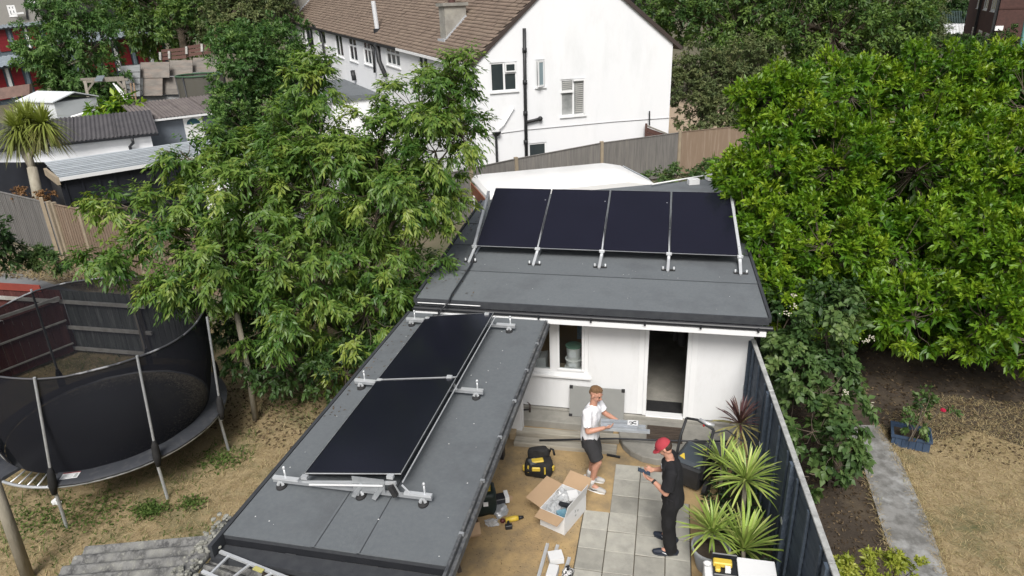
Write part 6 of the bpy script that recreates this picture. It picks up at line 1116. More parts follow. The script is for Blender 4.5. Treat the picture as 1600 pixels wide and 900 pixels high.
def shrub(name, label, base, blobs, m_, nb, L_, W_, **kw):
    t = T(name, label, 'shrub', base); stems = kw.pop('stems', 4); b = Vector(base)
    sr_ = .4 if nb < 40 else 1
    for k in range(stems):
        bb = blobs[k % len(blobs)]; e = D(bb[0], bb[1], bb[4]); MB().tube([b+Vector((.03*k-.05, 0, 0)), b.lerp(e, .5)+Vector((.03, .02, .05)), e], [.02*sr_, .014*sr_, .006*sr_], 5).build('stem', BARK, t, smooth=True)
    crown(blobs, t, m_, nb, kw.pop('nt_', 12), kw.pop('nl', 8), L_, W_, **kw); return t
shrub('hydrangea_shrub', 'tall grey-green lobed-leaf shrub with white flower heads behind the painted fence', G(1300, 760, 0), [(1290, 520, 40, 50, 10.6), (1250, 560, 45, 45, 10.8), (1320, 560, 40, 45, 10.4), (1285, 610, 55, 45, 10.2), (1270, 670, 50, 45, 9.8), (1300, 710, 40, 40, 9.5), (1265, 740, 40, 40, 9.2), (1215, 560, 18, 45, 11), (1320, 640, 35, 40, 10.1), (1330, 500, 28, 30, 10.6), (1240, 620, 30, 40, 10.6)], LM_GR, 85, .115, .075, br=.2, droop=.35, spread=1.1, tipb=.25, stems=7, nt_=11, nl=6)
FL = mat('cream_flower', (.6, .58, .48), .8, (.5, .45, .33), 8, .7)
for (px, py, zc) in ((1240, 462, 10.6), (1228, 490, 10.7), (1362, 528, 10.4), (1352, 532, 10.3), (1320, 612, 10), (1360, 632, 10), (1243, 478, 10.6)):
    m = MB(); c = D(px, py, zc)
    for k in range(14): m.ball(c+Vector((random.gauss(0, .03), random.gauss(0, .03), random.gauss(0, .018))), .011, 5)
    m.build('flower_head', FL, bpy.data.objects['hydrangea_shrub'], kind='stuff')
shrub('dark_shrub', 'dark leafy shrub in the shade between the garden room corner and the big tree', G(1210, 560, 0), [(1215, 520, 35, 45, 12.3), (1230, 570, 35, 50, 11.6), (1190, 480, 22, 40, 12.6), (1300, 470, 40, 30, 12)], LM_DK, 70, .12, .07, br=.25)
shrub('yellow_green_shrub', 'yellow-green small-leaved shrub at the bottom edge beside the concrete path', G(1385, 930, 0), [(1390, 885, 40, 25, 7.4), (1350, 895, 28, 16, 7.3), (1425, 892, 22, 14, 7.4), (1400, 876, 16, 10, 7.4)], LM_YG, 20, .055, .025, br=.08, stems=6, droop=.05, up=.8)
shrub('yellow_green_shrub', 'small bright yellow-green sprig at the foot of the painted fence at the bottom edge', G(1318, 905, 0), [(1318, 892, 14, 12, 7.2)], LM_YG, 12, .055, .025, br=.08, stems=2)
rs = shrub('rose_bush', 'straggly rose bush with one crimson flower growing in the blue crate', D(1425, 690, 10.9), [(1440, 640, 28, 30, 11), (1455, 615, 20, 20, 11), (1420, 660, 22, 20, 11), (1470, 640, 12, 12, 11)], LM_GR, 20, .07, .04, br=.12, stems=4, nt_=8, nl=5)
crumple('rose_flower', 'x', 'x', D(1474, 641, 10.9), (.035, .035, .03), mat('crimson', (.4, .01, .05), .6), 2); o = bpy.data.objects['rose_flower']; del o['label']; del o['category']; o.parent = rs; o.location = WO['rose_flower']-WO[rs.name]
shrub('low_weeds', 'clump of green weeds growing out beside the concrete path', G(1342, 735, 0), [(1340, 710, 12, 22, 9.4)], LM_GR, 12, .07, .05, br=.08, stems=2)
shrub('edge_bush', 'green bush on the verge at the left edge below the fence', G(8, 420, 0), [(2, 380, 16, 25, 17.5), (-30, 385, 40, 40, 17)], LM_YG if False else LM_DK, 40, .12, .06, br=.3, stems=2)
shrub('verge_bush', 'low grey-green bush on the stony verge at the foot of the fence', G(75, 412, 0), [(60, 400, 22, 10, 18.2), (90, 408, 14, 8, 18)], LM_GR, 26, .12, .04, br=.2, stems=2)
shrub('banana_plants', 'bright green broad-leaved plants beyond the dark corrugated roof', D(170, 182, 33), [(165, 170, 20, 5, 33), (195, 165, 16, 6, 33), (150, 174, 12, 4, 33)], LM_MAG, 18, .5, .18, br=.4, stems=2, nt_=5, nl=4, droop=.4)
shrub('fence_base_shrub', 'green weeds and shrubs at the foot of the tan fence behind the garden room roof', D(1060, 285, 26), [(1060, 272, 35, 12, 26), (1100, 268, 30, 10, 26), (1125, 262, 20, 12, 26), (1020, 280, 20, 8, 25)], LM_GR, 60, .12, .06, br=.25, stems=2)
shrub('clipped_bush', 'clipped rounded green bush in front of the pale palisade fence', D(1480, 95, 46), [(1478, 72, 24, 18, 46), (1500, 68, 20, 12, 47)], LM_DK, 60, .14, .08, br=.35, tipb=.4)
shrub('clipped_bush', 'rounded green bush at the foot of the brick house', D(1545, 95, 43), [(1545, 72, 30, 20, 43), (1520, 82, 20, 14, 43), (1570, 58, 14, 14, 43)], LM_DK, 60, .14, .08, br=.35, tipb=.4)
shrub('grey_bush', 'wispy grey-brown bush left of the palisade fence', D(1455, 100, 48), [(1452, 45, 24, 28, 48), (1440, 75, 24, 28, 48)], LM_OL, 60, .3, .05, br=.6, up=1)
t = T('far_hedge', 'dark clipped hedge beyond the green mesh fence at the top right', 'hedge', D(1488, 36, 92)); MB().prism([D(1460, 38, 92), D(1522, 38, 92), D(1522, 4, 92), D(1460, 6, 92)], (0, 2, 0)).build('hedge_core', mat('hedge', (.02, .04, .018), .95, (.035, .06, .025), 2, .8, 1, 5), t); crown([(1475, 15, 20, 14, 91.6), (1500, 15, 20, 14, 91.6)], t, LM_DK, 60, 8, 8, .4, .2, br=1.0)
shrub('garden_shrub', 'dark shrubs behind the white metal shed at the left', D(150, 150, 42), [(170, 140, 30, 18, 42), (100, 140, 40, 14, 42), (125, 155, 40, 16, 41)], LM_DK, 80, .35, .15, br=.6)
# palm at the left
pc = D(50, 205, 24.0); pb_ = Vector((pc.x, pc.y, 0)); t = T('cabbage_palm', 'spiky cabbage palm with two leafy heads on a pale trunk at the left edge', 'palm', pb_)
h1, h2 = D(30, 205, 24), D(68, 195, 24.2); fk = D(50, 262, 24); bs = D(64, 330, 24)
MB().tube([bs, D(58, 300, 24), fk], [.20, .17, .16], 10).build('trunk', BARKL, t, smooth=True); MB().tube([fk, D(46, 245, 24), h2], [.13, .11, .09], 8).build('branch', BARKL, t, smooth=True); MB().tube([fk, D(35, 235, 24), h1], [.12, .1, .09], 8).build('branch', BARKL, t, smooth=True)
LM_PALM = leafmat('palm_leaf', [(0, (.20, .16, .07)), (.35, (.15, .18, .04)), (.7, (.25, .30, .065)), (1, (.38, .42, .13))], .2, .45)
def strips(c, n, L, W, e0, e1, tint0):
    a = rng.random(n)*6.283; el = rng.uniform(e0, e1, n); k = 5; Ls = L*rng.uniform(.75, 1.1, n); V = []
    dh = np.stack([np.cos(a), np.sin(a), 0*a], 1); sd2 = np.stack([-np.sin(a), np.cos(a), 0*a], 1)
    for i in range(k+1):
        s_ = i/k; x = np.cos(el)*s_*Ls; z = (np.sin(el)*s_-.55*s_**2.3*np.cos(el)*.9)*Ls; p = np.array(c)+dh*x[:, None]+np.array([0, 0, 1.])*z[:, None]; w_ = W*(1-s_**3)*.5+.002; V += [p-sd2*w_, p+sd2*w_]
    V = np.stack(V, 1).reshape(-1, 3); F = (np.arange(n)[:, None, None]*12+np.array([[2*i, 2*i+1, 2*i+3, 2*i+2] for i in range(k)])[None]).reshape(-1); return V, F, np.repeat(np.clip(tint0+(el-e0)/(e1-e0)*.6+rng.normal(0, .12, n), 0, 1), 12)
for c in (h1, h2, D(45, 190, 24.3)):
    V, F, tn = strips(c, 300, 1.05, .065, -.95, 1.35, .15); raw_mesh('leaf_head', V, F, 4, tn, LM_PALM, t)
shrub('brown_shrub', 'dry brown-leaved shrub at the foot of the spiky palm', D(50, 315, 23), [(70, 305, 20, 10, 22.5), (30, 306, 16, 9, 22.5)], leafmat('rust_leaf', [(0, (.12, .06, .03)), (1, (.28, .16, .07))], .2, .7), 12, .08, .05, br=.18)
# ================================================================ ground cover
f = inpoly(LAWN)
P = f(60000); keep = np.array([mnoise.noise(Vector((x*.9, y*.9, 3))) for x, y in P]); 
tag(blades('dry_grass', 0, None, .008, (.05, .17), (.003, .008), LM_GRASS, .45, pts=P[keep < .22]), 'dry straw-coloured lawn grass in the left garden', 'grass', kind='stuff')
P = f(26000); keep = np.array([mnoise.noise(Vector((x*.9, y*.9, 3))) for x, y in P]); sh_ = (np.hypot(P[:, 0]+8.6, P[:, 1]-6.6) < 1.9) | (P[:, 1] > 9.4)
tag(blades('green_grass', 0, None, .008, (.05, .15), (.006, .014), LM_GREEN, .8, pts=P[(keep > .08) | (sh_ & (rng.random(len(P)) < .45))]), 'green grass and weed patches in the left lawn', 'grass', kind='stuff')
f2 = inpoly([(3.9, 10.6), (3.55, 8.2), (3.6, 6.6), (3.75, 5), (9, 5), (9, 12), (5, 12.2)]); tag(blades('dry_grass', 0, None, .010, (.04, .13), (.003, .008), LM_GRASS, .4, pts=np.concatenate([f2(40000), inpoly([(3.9, 10.2), (4.6, 10.4), (6, 10.2), (9, 9.8), (11, 9.9), (11, 11), (4, 11.6)])(4500)])), 'dry straw-coloured grass in the right garden', 'grass', kind='stuff')
f3 = inpoly([(1.8, 4.5), (3.3, 6.5), (3.2, 9.5), (3, 12.5), (1.8, 12.5)]); f4 = inpoly([(3.9, 10.3), (9, 9.8), (9, 14.5), (3.4, 14)]); f5 = inpoly([(-9.5, 9.4), (-4.3, 8.2), (-4.3, 12.5), (-9, 12.5)])
def litter(name, P, L_, label): n = len(P); return tag(leaves_mesh(name, np.column_stack([P, rng.uniform(.012, .03, n)]), np.column_stack([rng.normal(size=(n, 2)), rng.normal(0, .15, n)]), np.tile([0, 0, 1.], (n, 1))+rng.normal(0, .3, (n, 3)), rng.uniform(.5, 1.2, n)*L_, rng.uniform(.25, .5, n)*L_, rng.random(n), LM_LIT, None), label, 'leaf litter', kind='stuff')
litter('leaf_litter', f3(2600), .06, 'fallen leaves on the dark soil behind the painted fence'); litter('leaf_litter', f4(3600), .08, 'fallen leaves on the shaded soil under the large green tree'); litter('leaf_litter', f5(3500), .10, 'fallen leaves on the lawn edge under the drooping tree')
pe = [G(1330, 700), G(1352, 745), G(1378, 830), G(1405, 905)]; pf = [G(1480, 905), G(1450, 820), G(1405, 720), G(1372, 668)]
P = np.concatenate([np.column_stack([np.interp(rng.random(700)*3, range(4), [p.x for p in e])+rng.normal(0, .03, 700), np.interp(0*rng.random(700), range(4), [p.y for p in e])]) for e in (pe,)]); u_ = rng.random(700)*3; P = np.column_stack([np.interp(u_, range(4), [p.x for p in pe])+rng.normal(.01, .04, 700), np.interp(u_, range(4), [p.y for p in pe])]); u_ = rng.random(1800)*3; P2 = np.column_stack([np.interp(u_, range(4), [p.x for p in pf])+rng.normal(0, .05, 1800), np.interp(u_, range(4), [p.y for p in pf])])
tag(blades('path_edge_grass', 0, None, .04, (.04, .12), (.003, .009), LM_GRASS, .5, pts=np.concatenate([P, P2])), 'dry grass creeping over the edges of the concrete path', 'grass', kind='stuff')
f6 = inpoly([(-2.5, 5), (-.95, 5), (-.95, 9.2), (-2.5, 9.3)]); n = 900; P = f6(n); litter('sand_crumbs', P, .022, 'crumbs and chippings scattered on the sandy patio')
V_ = [G(-100, 392), G(90, 400), G(170, 425), G(260, 458), G(140, 455), G(80, 440), G(-100, 425)]; f7 = inpoly(V_); tag(blades('verge_grass', 0, None, .01, (.06, .22), (.006, .016), LM_GRASS, .6, pts=f7(5000)), 'dry straggly grass on the stony verge', 'grass', kind='stuff')
q_ = rng.uniform(0, 1, (110, 2)); Pl = np.column_stack([-4.0+.9*q_[:, 0]**2, 10.2+4.2*q_[:, 1]]); tag(leaves_mesh('fallen_roof_leaves', np.column_stack([Pl, 2.345+.06*(Pl[:, 1]-10.12)+rng.uniform(.003, .01, 110)]), np.column_stack([rng.normal(size=(110, 2)), np.zeros(110)]), np.tile([0, 0, 1.], (110, 1)), rng.uniform(.03, .08, 110), rng.uniform(.012, .025, 110), rng.random(110), LM_LIT, None), 'few fallen leaves on the garden room roof edge under the tree', 'leaf litter', kind='stuff')
q_ = rng.uniform(0, 1, (70, 2)); Pl = np.column_stack([-4.08+.5*q_[:, 0]**2, 6.5+3.3*q_[:, 1]]); tag(leaves_mesh('fallen_roof_leaves', np.column_stack([Pl, np.full(70, ZR+.01)]), np.column_stack([rng.normal(size=(70, 2)), np.zeros(70)]), np.tile([0, 0, 1.], (70, 1)), rng.uniform(.03, .07, 70), rng.uniform(.01, .022, 70), rng.random(70), LM_LIT, None), 'few fallen leaves along the left edge of the long store roof', 'leaf litter', kind='stuff')
litter('verge_stones', f7(1800), .12, 'pale stones and wood scraps on the verge')
for (px, py, n, r) in ((235, 800, 500, .13), (350, 720, 300, .2), (300, 790, 200, .12), (60, 815, 500, .4), (470, 625, 300, .3), (160, 800, 300, .3)):
    c = G(px, py, 0); P = np.column_stack([rng.normal(c.x, r, n), rng.normal(c.y, r*.7, n)])
    tag(leaves_mesh('weed_patch', np.column_stack([P, rng.uniform(.01, .09, n)]), np.column_stack([rng.normal(size=(n, 2)), rng.uniform(0, .8, n)]), np.tile([0, 0, 1.], (n, 1))+rng.normal(0, .4, (n, 3)), rng.uniform(.03, .08, n), rng.uniform(.02, .04, n), rng.random(n), LM_GREEN, None), 'patch of low green weeds on the lawn near pixel-sized daisies'.replace(' near pixel-sized daisies', ' ')+{235: 'above the corrugated roof', 350: 'right of the trampoline leg', 300: 'between the trampoline and the store roof', 60: 'under the left of the trampoline', 470: 'under the drooping tree', 160: 'under the front of the trampoline'}[px], 'weeds', kind='stuff')
P = np.column_stack([rng.uniform(.8, 1.6, 1500), rng.uniform(6.8, 9.3, 1500)]); tag(leaves_mesh('bed_ground_cover', np.column_stack([P, rng.uniform(.02, .18, 1500)]), rng.normal(size=(1500, 3)), np.tile([0, 0, 1.], (1500, 1))+rng.normal(0, .5, (1500, 3)), rng.uniform(.05, .12, 1500), rng.uniform(.02, .04, 1500), rng.random(1500)*.6, LM_DK, None), 'low dark green foliage under the cordylines', 'ground cover', kind='stuff')

n = 5200; a = rng.normal(1.1, .75, n); r_ = RM*(1-np.abs(rng.normal(0, .11, n))); kk = r_ < RM-.01; a, r_ = a[kk], r_[kk]; n = len(a); P = np.column_stack([tc_.x+r_*np.cos(a), tc_.y+r_*np.sin(a)])
tag(leaves_mesh('trampoline_debris', np.column_stack([P, np.full(n, HB+.002)+rng.uniform(0, .006, n)]), np.column_stack([rng.normal(size=(n, 2)), np.zeros(n)]), np.tile([0, 0, 1.], (n, 1)), rng.uniform(.02, .06, n), rng.uniform(.003, .008, n), rng.random(n), leafmat('dusty_debris', [(0, (.11, .10, .08)), (1, (.36, .33, .27))], .1, .9, .1), None, curl=0), 'pale dry debris blown against the back edge of the trampoline mat', 'debris', kind='stuff')
# ================================================================ people
def union(mb, name, mt, parent, voxel, smooth_it=4, disp=None, mats=None, pick=None, seed=0):
    """join overlapping closed shapes into one continuous skin"""
    me = bpy.data.meshes.new(name); me.from_pydata(mb.v, [], mb.f); tmp = bpy.data.objects.new('tmp_body', me); col.objects.link(tmp)
    md = tmp.modifiers.new('r', 'REMESH'); md.mode = 'VOXEL'; md.voxel_size = voxel; md.adaptivity = 0
    if smooth_it: s_ = tmp.modifiers.new('s', 'SMOOTH'); s_.factor = .5; s_.iterations = smooth_it
    dg = bpy.context.evaluated_depsgraph_get(); out = bpy.data.meshes.new_from_object(tmp.evaluated_get(dg)); bpy.data.objects.remove(tmp)
    vs = np.zeros(len(out.vertices)*3); out.vertices.foreach_get('co', vs); vs = vs.reshape(-1, 3)
    if disp: 
        nv = np.zeros(len(vs)*3); out.vertices.foreach_get('normal', nv); nv = nv.reshape(-1, 3); amp, sc_ = disp
        d = np.array([mnoise.noise(Vector((v[0]*sc_, v[1]*sc_, v[2]*sc_*.6+seed))) for v in vs]); vs = vs+nv*(d*amp)[:, None]
    c = np.array(WO[parent.name]); out.vertices.foreach_set('co', (vs-c).astype(np.float32).ravel())
    for m_ in (mats or [mt]): out.materials.append(m_)
    if pick: out.polygons.foreach_set('material_index', [pick(Vector(p.center)+Vector(c)) for p in out.polygons])
    out.polygons.foreach_set('use_smooth', [True]*len(out.polygons)); out.name = name; o = bpy.data.objects.new(name, out); col.objects.link(o); place(o, c, parent); return o
def limb(mb, pts, rs, fl=1.0, n=12):
    pts = [Vector(p) for p in pts]; P = []; Rr = []
    d = (pts[1]-pts[0]).normalized(); e = (pts[-1]-pts[-2]).normalized()
    for k in (1, .7, .35): P.append(pts[0]-d*rs[0]*k*fl if fl < 1 else pts[0]-d*rs[0]*k); Rr.append(rs[0]*max(.05, math.sqrt(1-k*k)))
    for i in range(len(pts)): P.append(pts[i]); Rr.append(rs[i])
    for k in (.35, .7, 1): P.append(pts[-1]+e*rs[-1]*k*(fl if fl < 1 else 1)); Rr.append(rs[-1]*max(.05, math.sqrt(1-k*k)))
    mb.tube(P, Rr, n, fl=fl)
def ell(mb, c, r, rot=None): mb.ball(c, r, 14, rot=rot)
def torso(mb, secs, n=18):     # secs: (centre, half-depth (forward), half-width) ; local x forward, y left
    vs = []
    for c, a, b in secs:
        for k in range(n):
            t_ = 2*math.pi*k/n; cx_, sy_ = math.cos(t_), math.sin(t_); vs.append((c[0]+a*abs(cx_)**.85*(1 if cx_ > 0 else -1), c[1]+b*abs(sy_)**.85*(1 if sy_ > 0 else -1), c[2]))
    m = len(secs); mb.add(vs, [(i*n+k, i*n+(k+1) % n, (i+1)*n+(k+1) % n, (i+1)*n+k) for i in range(m-1) for k in range(n)]+[tuple(range(n))[::-1], tuple(range((m-1)*n, m*n))])
def head(mb, c, pitch, yaw=0):      # c centre of head, facing +x tilted by pitch (down positive)
    Rm = (Matrix.Rotation(yaw, 3, 'Z') @ Matrix.Rotation(pitch, 3, 'Y')); c = Vector(c)
    def p(x, y, z): return c+Rm @ Vector((x, y, z))
    ell(mb, p(-.012, 0, .025), (.098, .077, .092), Rm); ell(mb, p(.025, 0, -.04), (.066, .060, .070), Rm); ell(mb, p(.052, 0, -.085), (.032, .034, .026), Rm); ell(mb, p(-.01, 0, -.06), (.05, .062, .05), Rm)
    mb.tube([p(.072, 0, .022), p(.092, 0, -.008), p(.104, 0, -.028), p(.085, 0, -.036)], [.010, .013, .017, .012], 8)
    ell(mb, p(.078, 0, -.060), (.016, .026, .010), Rm); ell(mb, p(.074, 0, .035), (.018, .05, .012), Rm)
    for s_ in (-1, 1): ell(mb, p(-.008, s_*.080, -.008), (.018, .010, .030), Rm); ell(mb, p(.06, s_*.035, -.025), (.02, .018, .02), Rm)
    return p, Rm
def hand(mb, w, d, nrm, curl, side, spread=.0, L=.085):     # wrist w, direction d, palm normal nrm, five separate fingers
    w = Vector(w); d = Vector(d).normalized(); nrm = Vector(nrm).normalized(); s_ = d.cross(nrm).normalized()*side
    for k, (o_, l_) in enumerate(((.030, .068), (.011, .077), (-.009, .072), (-.028, .056))):
        mb.tube([w+s_*o_*.5, w+d*.045+s_*o_*.9, w+d*.088+s_*o_], [.017, .0165, .0125], 8)
        b = w+d*.085+s_*o_; dd = d; pts = [b]; q = b
        for j, f_ in enumerate((.42, .33, .25)):
            dd = (dd*math.cos(curl[j])+nrm*math.sin(curl[j])).normalized(); q = q+dd*l_*f_; pts.append(q)
        limb(mb, pts, [.0098, .0092, .0084, .0072], n=8)
    tb_ = w+s_*.022+d*.022; t1 = tb_+(d*.6+s_*.7+nrm*.35).normalized()*.038; t2 = t1+(d*.85+s_*.15+nrm*.45).normalized()*.030; t3 = t2+(d*.8-s_*.2+nrm*.5).normalized()*.022; limb(mb, [tb_, t1, t2, t3], [.016, .0125, .0105, .0085], n=8)
def person(name_label, at, ang, J, opts):
    M_ = frame(at, ang); t = T('person', name_label, 'person', at); X = lambda p: M_ @ Vector(p); m = MB(M_)
    # legs
    for s_ in ('l', 'r'):
        h, k, a = map(Vector, (J['hip_'+s_], J['knee_'+s_], J['ank_'+s_])); limb(m, [h, h.lerp(k, .3), h.lerp(k, .75), k], [.092, .086, .064, .056]); cf = (k-a).cross(Vector((0, 1, 0))).normalized(); back = Vector((-1, 0, 0))
        limb(m, [k, k.lerp(a, .28)+back*.018, k.lerp(a, .6)+back*.006, a], [.054, .058, .045, .037])
        f_ = Vector(J['toe_'+s_]); limb(m, [a-Vector((.02, 0, .03)), a.lerp(f_, .5)-Vector((0, 0, .005)), f_], [.040, .036, .028])
    P = Vector(J['pelvis']); Cc = Vector(J['chest']); Nn = Vector(J['neck'])
    torso(m, [(P+Vector((0, 0, -.10)), .085, .13), (P, .105, .165), (P.lerp(Cc, .35), .095, .145), (P.lerp(Cc, .7), .108, .16), (Cc, .112, .178), (Cc.lerp(Nn, .55), .095, .165), (Cc.lerp(Nn, .85), .06, .09), (Nn, .05, .055)])
    hc = Vector(J['head']); limb(m, [Nn-Vector((0, 0, .06)), Nn+Vector((.01, 0, .02)), hc+Vector((-.02, 0, -.06))], [.062, .056, .054])
    hp, HR = head(m, hc, opts['pitch'], opts.get('yaw', 0))
    for s_ in ('l', 'r'):
        sh, el_, wr = map(Vector, (J['sh_'+s_], J['el_'+s_], J['wr_'+s_])); limb(m, [sh, sh.lerp(el_, .4), el_], [.056, .050, .041]); limb(m, [el_, el_.lerp(wr, .3), wr], [.040, .041, .027])
        limb(m, [Cc.lerp(Nn, .6)+Vector((0, .06 if s_ == 'l' else -.06, 0)), sh], [.07, .058])
        hd = J['hand_'+s_]; hand(m, wr, hd[0], hd[1], hd[2], hd[3])
    body = union(m, 'body', SKIN, t, .0062, 3)
    m = MB(M_)
    for s_ in (-1, 1):
        q = hp(.076, s_*.030, .004); m.ball(q, .0105, 8)
    m.build('eyes', mat('eye', (.06, .04, .03), .3), t, smooth=True); m = MB(M_); m.tube([hp(.088, -.020, -.060), hp(.094, 0, -.061), hp(.088, .020, -.060)], [.003, .0055, .003], 6); m.build('lips', mat('lips', (.33, .11, .09), .5), t, smooth=True)
    m = MB(M_)
    for s_ in (-1, 1): m.tube([hp(.084, s_*.015, .033), hp(.083, s_*.035, .038), hp(.070, s_*.052, .032)], [.004, .0055, .003], 6)
    m.build('eyebrows', opts['hairm'], t, smooth=True)
    return t, M_, hp, HR
def shoe(M_, t, a, toe, mt, sole, white=None, name='shoe'):
    a = Vector(a); toe = Vector(toe); d = (toe-a); d.z = 0; d.normalize(); sd3 = Vector((-d.y, d.x, 0)); z0 = toe.z-.045; m = MB(M_)
    base = a-d*.065; pts = [base+Vector((0, 0, .005)), base+d*.07, base+d*.15, base+d*.23, base+d*.285]
    for i, p in enumerate(pts): pts[i] = Vector((p.x, p.y, z0+.04))
    limb(m, pts, [.040, .043, .046, .046, .034]); limb(m, [a+Vector((0, 0, .03)), Vector((a.x, a.y, z0+.05))], [.048, .050]); 
    o = union(m, name, mt, t, .008, 2); m = MB(M_); out = []
    for s_ in (1, -1):
        for i, (f_, w_) in enumerate(((-.02, .030), (.06, .042), (.16, .050), (.24, .044), (.30, .022))[::s_]): out.append(base+d*f_+sd3*w_*s_)
    m.prism([(p.x, p.y, z0-.012) for p in out], (0, 0, .032)); m.build('sole', sole, o, bevel=.006)
    if white:
        m = MB(M_)
        for s_ in (-1, 1):
            c = base+d*.12+sd3*.047*s_; m.tube([Vector((c.x, c.y, z0+.055))-d*.05, Vector((c.x, c.y, z0+.035)), Vector((c.x, c.y, z0+.062))+d*.07], [.004, .009, .003], 6)
        m.build('side_mark', white, o, smooth=True)
    return o
HAIRB = mat('short_fair_hair', (.20, .115, .055), .8, (.13, .07, .035), 30, .8, .6, 120); HAIRD = mat('dark_hair', (.05, .03, .02), .8, (.03, .02, .015), 30, .8, .5, 120)
# --- man in the white shirt (facing right, carrying rails)
W0 = G(921, 757, 0); W0.z = .012
J = dict(pelvis=(0, 0, .92), chest=(.02, 0, 1.26), neck=(.045, 0, 1.46), head=(.085, 0, 1.625), hip_l=(0, .09, .90), hip_r=(0, -.09, .90), knee_l=(.07, .10, .50), knee_r=(.17, -.09, .52), ank_l=(-.04, .11, .10), ank_r=(.06, -.10, .10), toe_l=(.11, .12, .035), toe_r=(.21, -.11, .035),
    sh_l=(.02, .19, 1.40), sh_r=(.02, -.19, 1.40), el_l=(.14, .25, 1.17), el_r=(.06, -.25, 1.13), wr_l=(.36, .17, 1.15), wr_r=(.28, -.16, 1.20),
    hand_l=((1, -.25, -.12), (0, -.4, -1), (.45, .5, .4), 1), hand_r=((.9, .25, .25), (.1, .5, .9), (.7, .8, .5), 1))
tw, Mw_, hp, HR = person('man in a white polo shirt and dark shorts carrying silver rails toward the doorway', W0, R(-14), J, dict(pitch=.38, yaw=-.15, hairm=HAIRB))
WS = mat('white_cotton', (.78, .79, .82), .9, (.70, .71, .75), 5, .5, .3, 120, orand=0); DS = mat('charcoal_shorts', (.035, .035, .038), .9, (.025, .025, .028), 8, .5, .3, 100, orand=0)
m = MB(Mw_); P = Vector(J['pelvis']); Cc = Vector(J['chest']); Nn = Vector(J['neck'])
torso(m, [(P+Vector((0, 0, -.07)), .125, .178), (P+Vector((.005, 0, .04)), .128, .175), (P.lerp(Cc, .5), .122, .168), (P.lerp(Cc, .8), .130, .180), (Cc, .130, .192), (Cc.lerp(Nn, .55), .112, .182), (Cc.lerp(Nn, .82), .078, .112), (Cc.lerp(Nn, .95), .062, .068)])
for s_ in ('l', 'r'):
    sh, el_ = Vector(J['sh_'+s_]), Vector(J['el_'+s_]); limb(m, [Cc.lerp(Nn, .6)+Vector((0, .06 if s_ == 'l' else -.06, 0)), sh], [.078, .070]); m.tube([sh, sh.lerp(el_, .35), sh.lerp(el_, .72)], [.070, .070, .074], 14)
m.lathe([(.052, 1.435), (.070, 1.44), (.064, 1.475), (.056, 1.475)], (.045, 0, 0), 16)
union(m, 'polo_shirt', WS, tw, .0085, 2, disp=(.014, 14)); m = MB(Mw_); m.bx(.15, .158, .05, .075, 1.27, 1.30)
m = MB(Mw_); m.ball((.142, .075, 1.27), (.006, .016, .018), 8); m.build('chest_badge', mat('navy_print', (.02, .03, .06), .7), tw, smooth=True); sh, el_ = Vector(J['sh_r']), Vector(J['el_r']); q = sh.lerp(el_, .6); m = MB(Mw_); m.ball(q+Vector((.02, -.070, 0)), (.012, .006, .010), 8); m.build('sleeve_badge', mat('navy_print', (.02, .03, .06), .7), tw, smooth=True)
m = MB(Mw_); torso(m, [(P+Vector((0, 0, -.16)), .118, .175), (P, .120, .178), (P+Vector((0, 0, .06)), .112, .165)])
for s_ in ('l', 'r'): h, k = Vector(J['hip_'+s_]), Vector(J['knee_'+s_]); m.tube([h+Vector((0, 0, .02)), h.lerp(k, .4), h.lerp(k, .88)], [.108, .110, .102], 14)
union(m, 'shorts', DS, tw, .0085, 2, disp=(.010, 12), seed=4)
SH = mat('pale_grey_trainer', (.50, .49, .47), .6, (.40, .39, .38), 8, .5, .1); SOC = mat('white_sock', (.72, .72, .72), .9); SW = mat('black_mark', (.015, .015, .018), .5)
for s_ in ('l', 'r'):
    a = Vector(J['ank_'+s_]); k = Vector(J['knee_'+s_]); m = MB(Mw_); m.tube([a-Vector((0, 0, .04)), a, a.lerp(k, .22)], [.044, .043, .049], 12); m.build('sock', SOC, tw, smooth=True); shoe(Mw_, tw, a, J['toe_'+s_], SH, WCARD, SW)
m = MB(Mw_)
ell(m, hp(-.030, 0, .062), (.086, .074, .066), HR); ell(m, hp(-.066, 0, .015), (.046, .066, .055), HR); ell(m, hp(.032, 0, .108), (.040, .048, .024), HR)
for k in range(60):
    a = random.random()*6.28; r_ = random.random()**.5; b_ = Vector((-.015+.085*r_*math.cos(a), .066*r_*math.sin(a), .062+.068*math.sqrt(max(0, 1-r_*r_)))); m.tube([hp(*b_), hp(b_.x+.014, b_.y+random.uniform(-.008, .008), b_.z+.016)], [.010, .004], 5)
union(m, 'hair', HAIRB, tw, .007, 1)
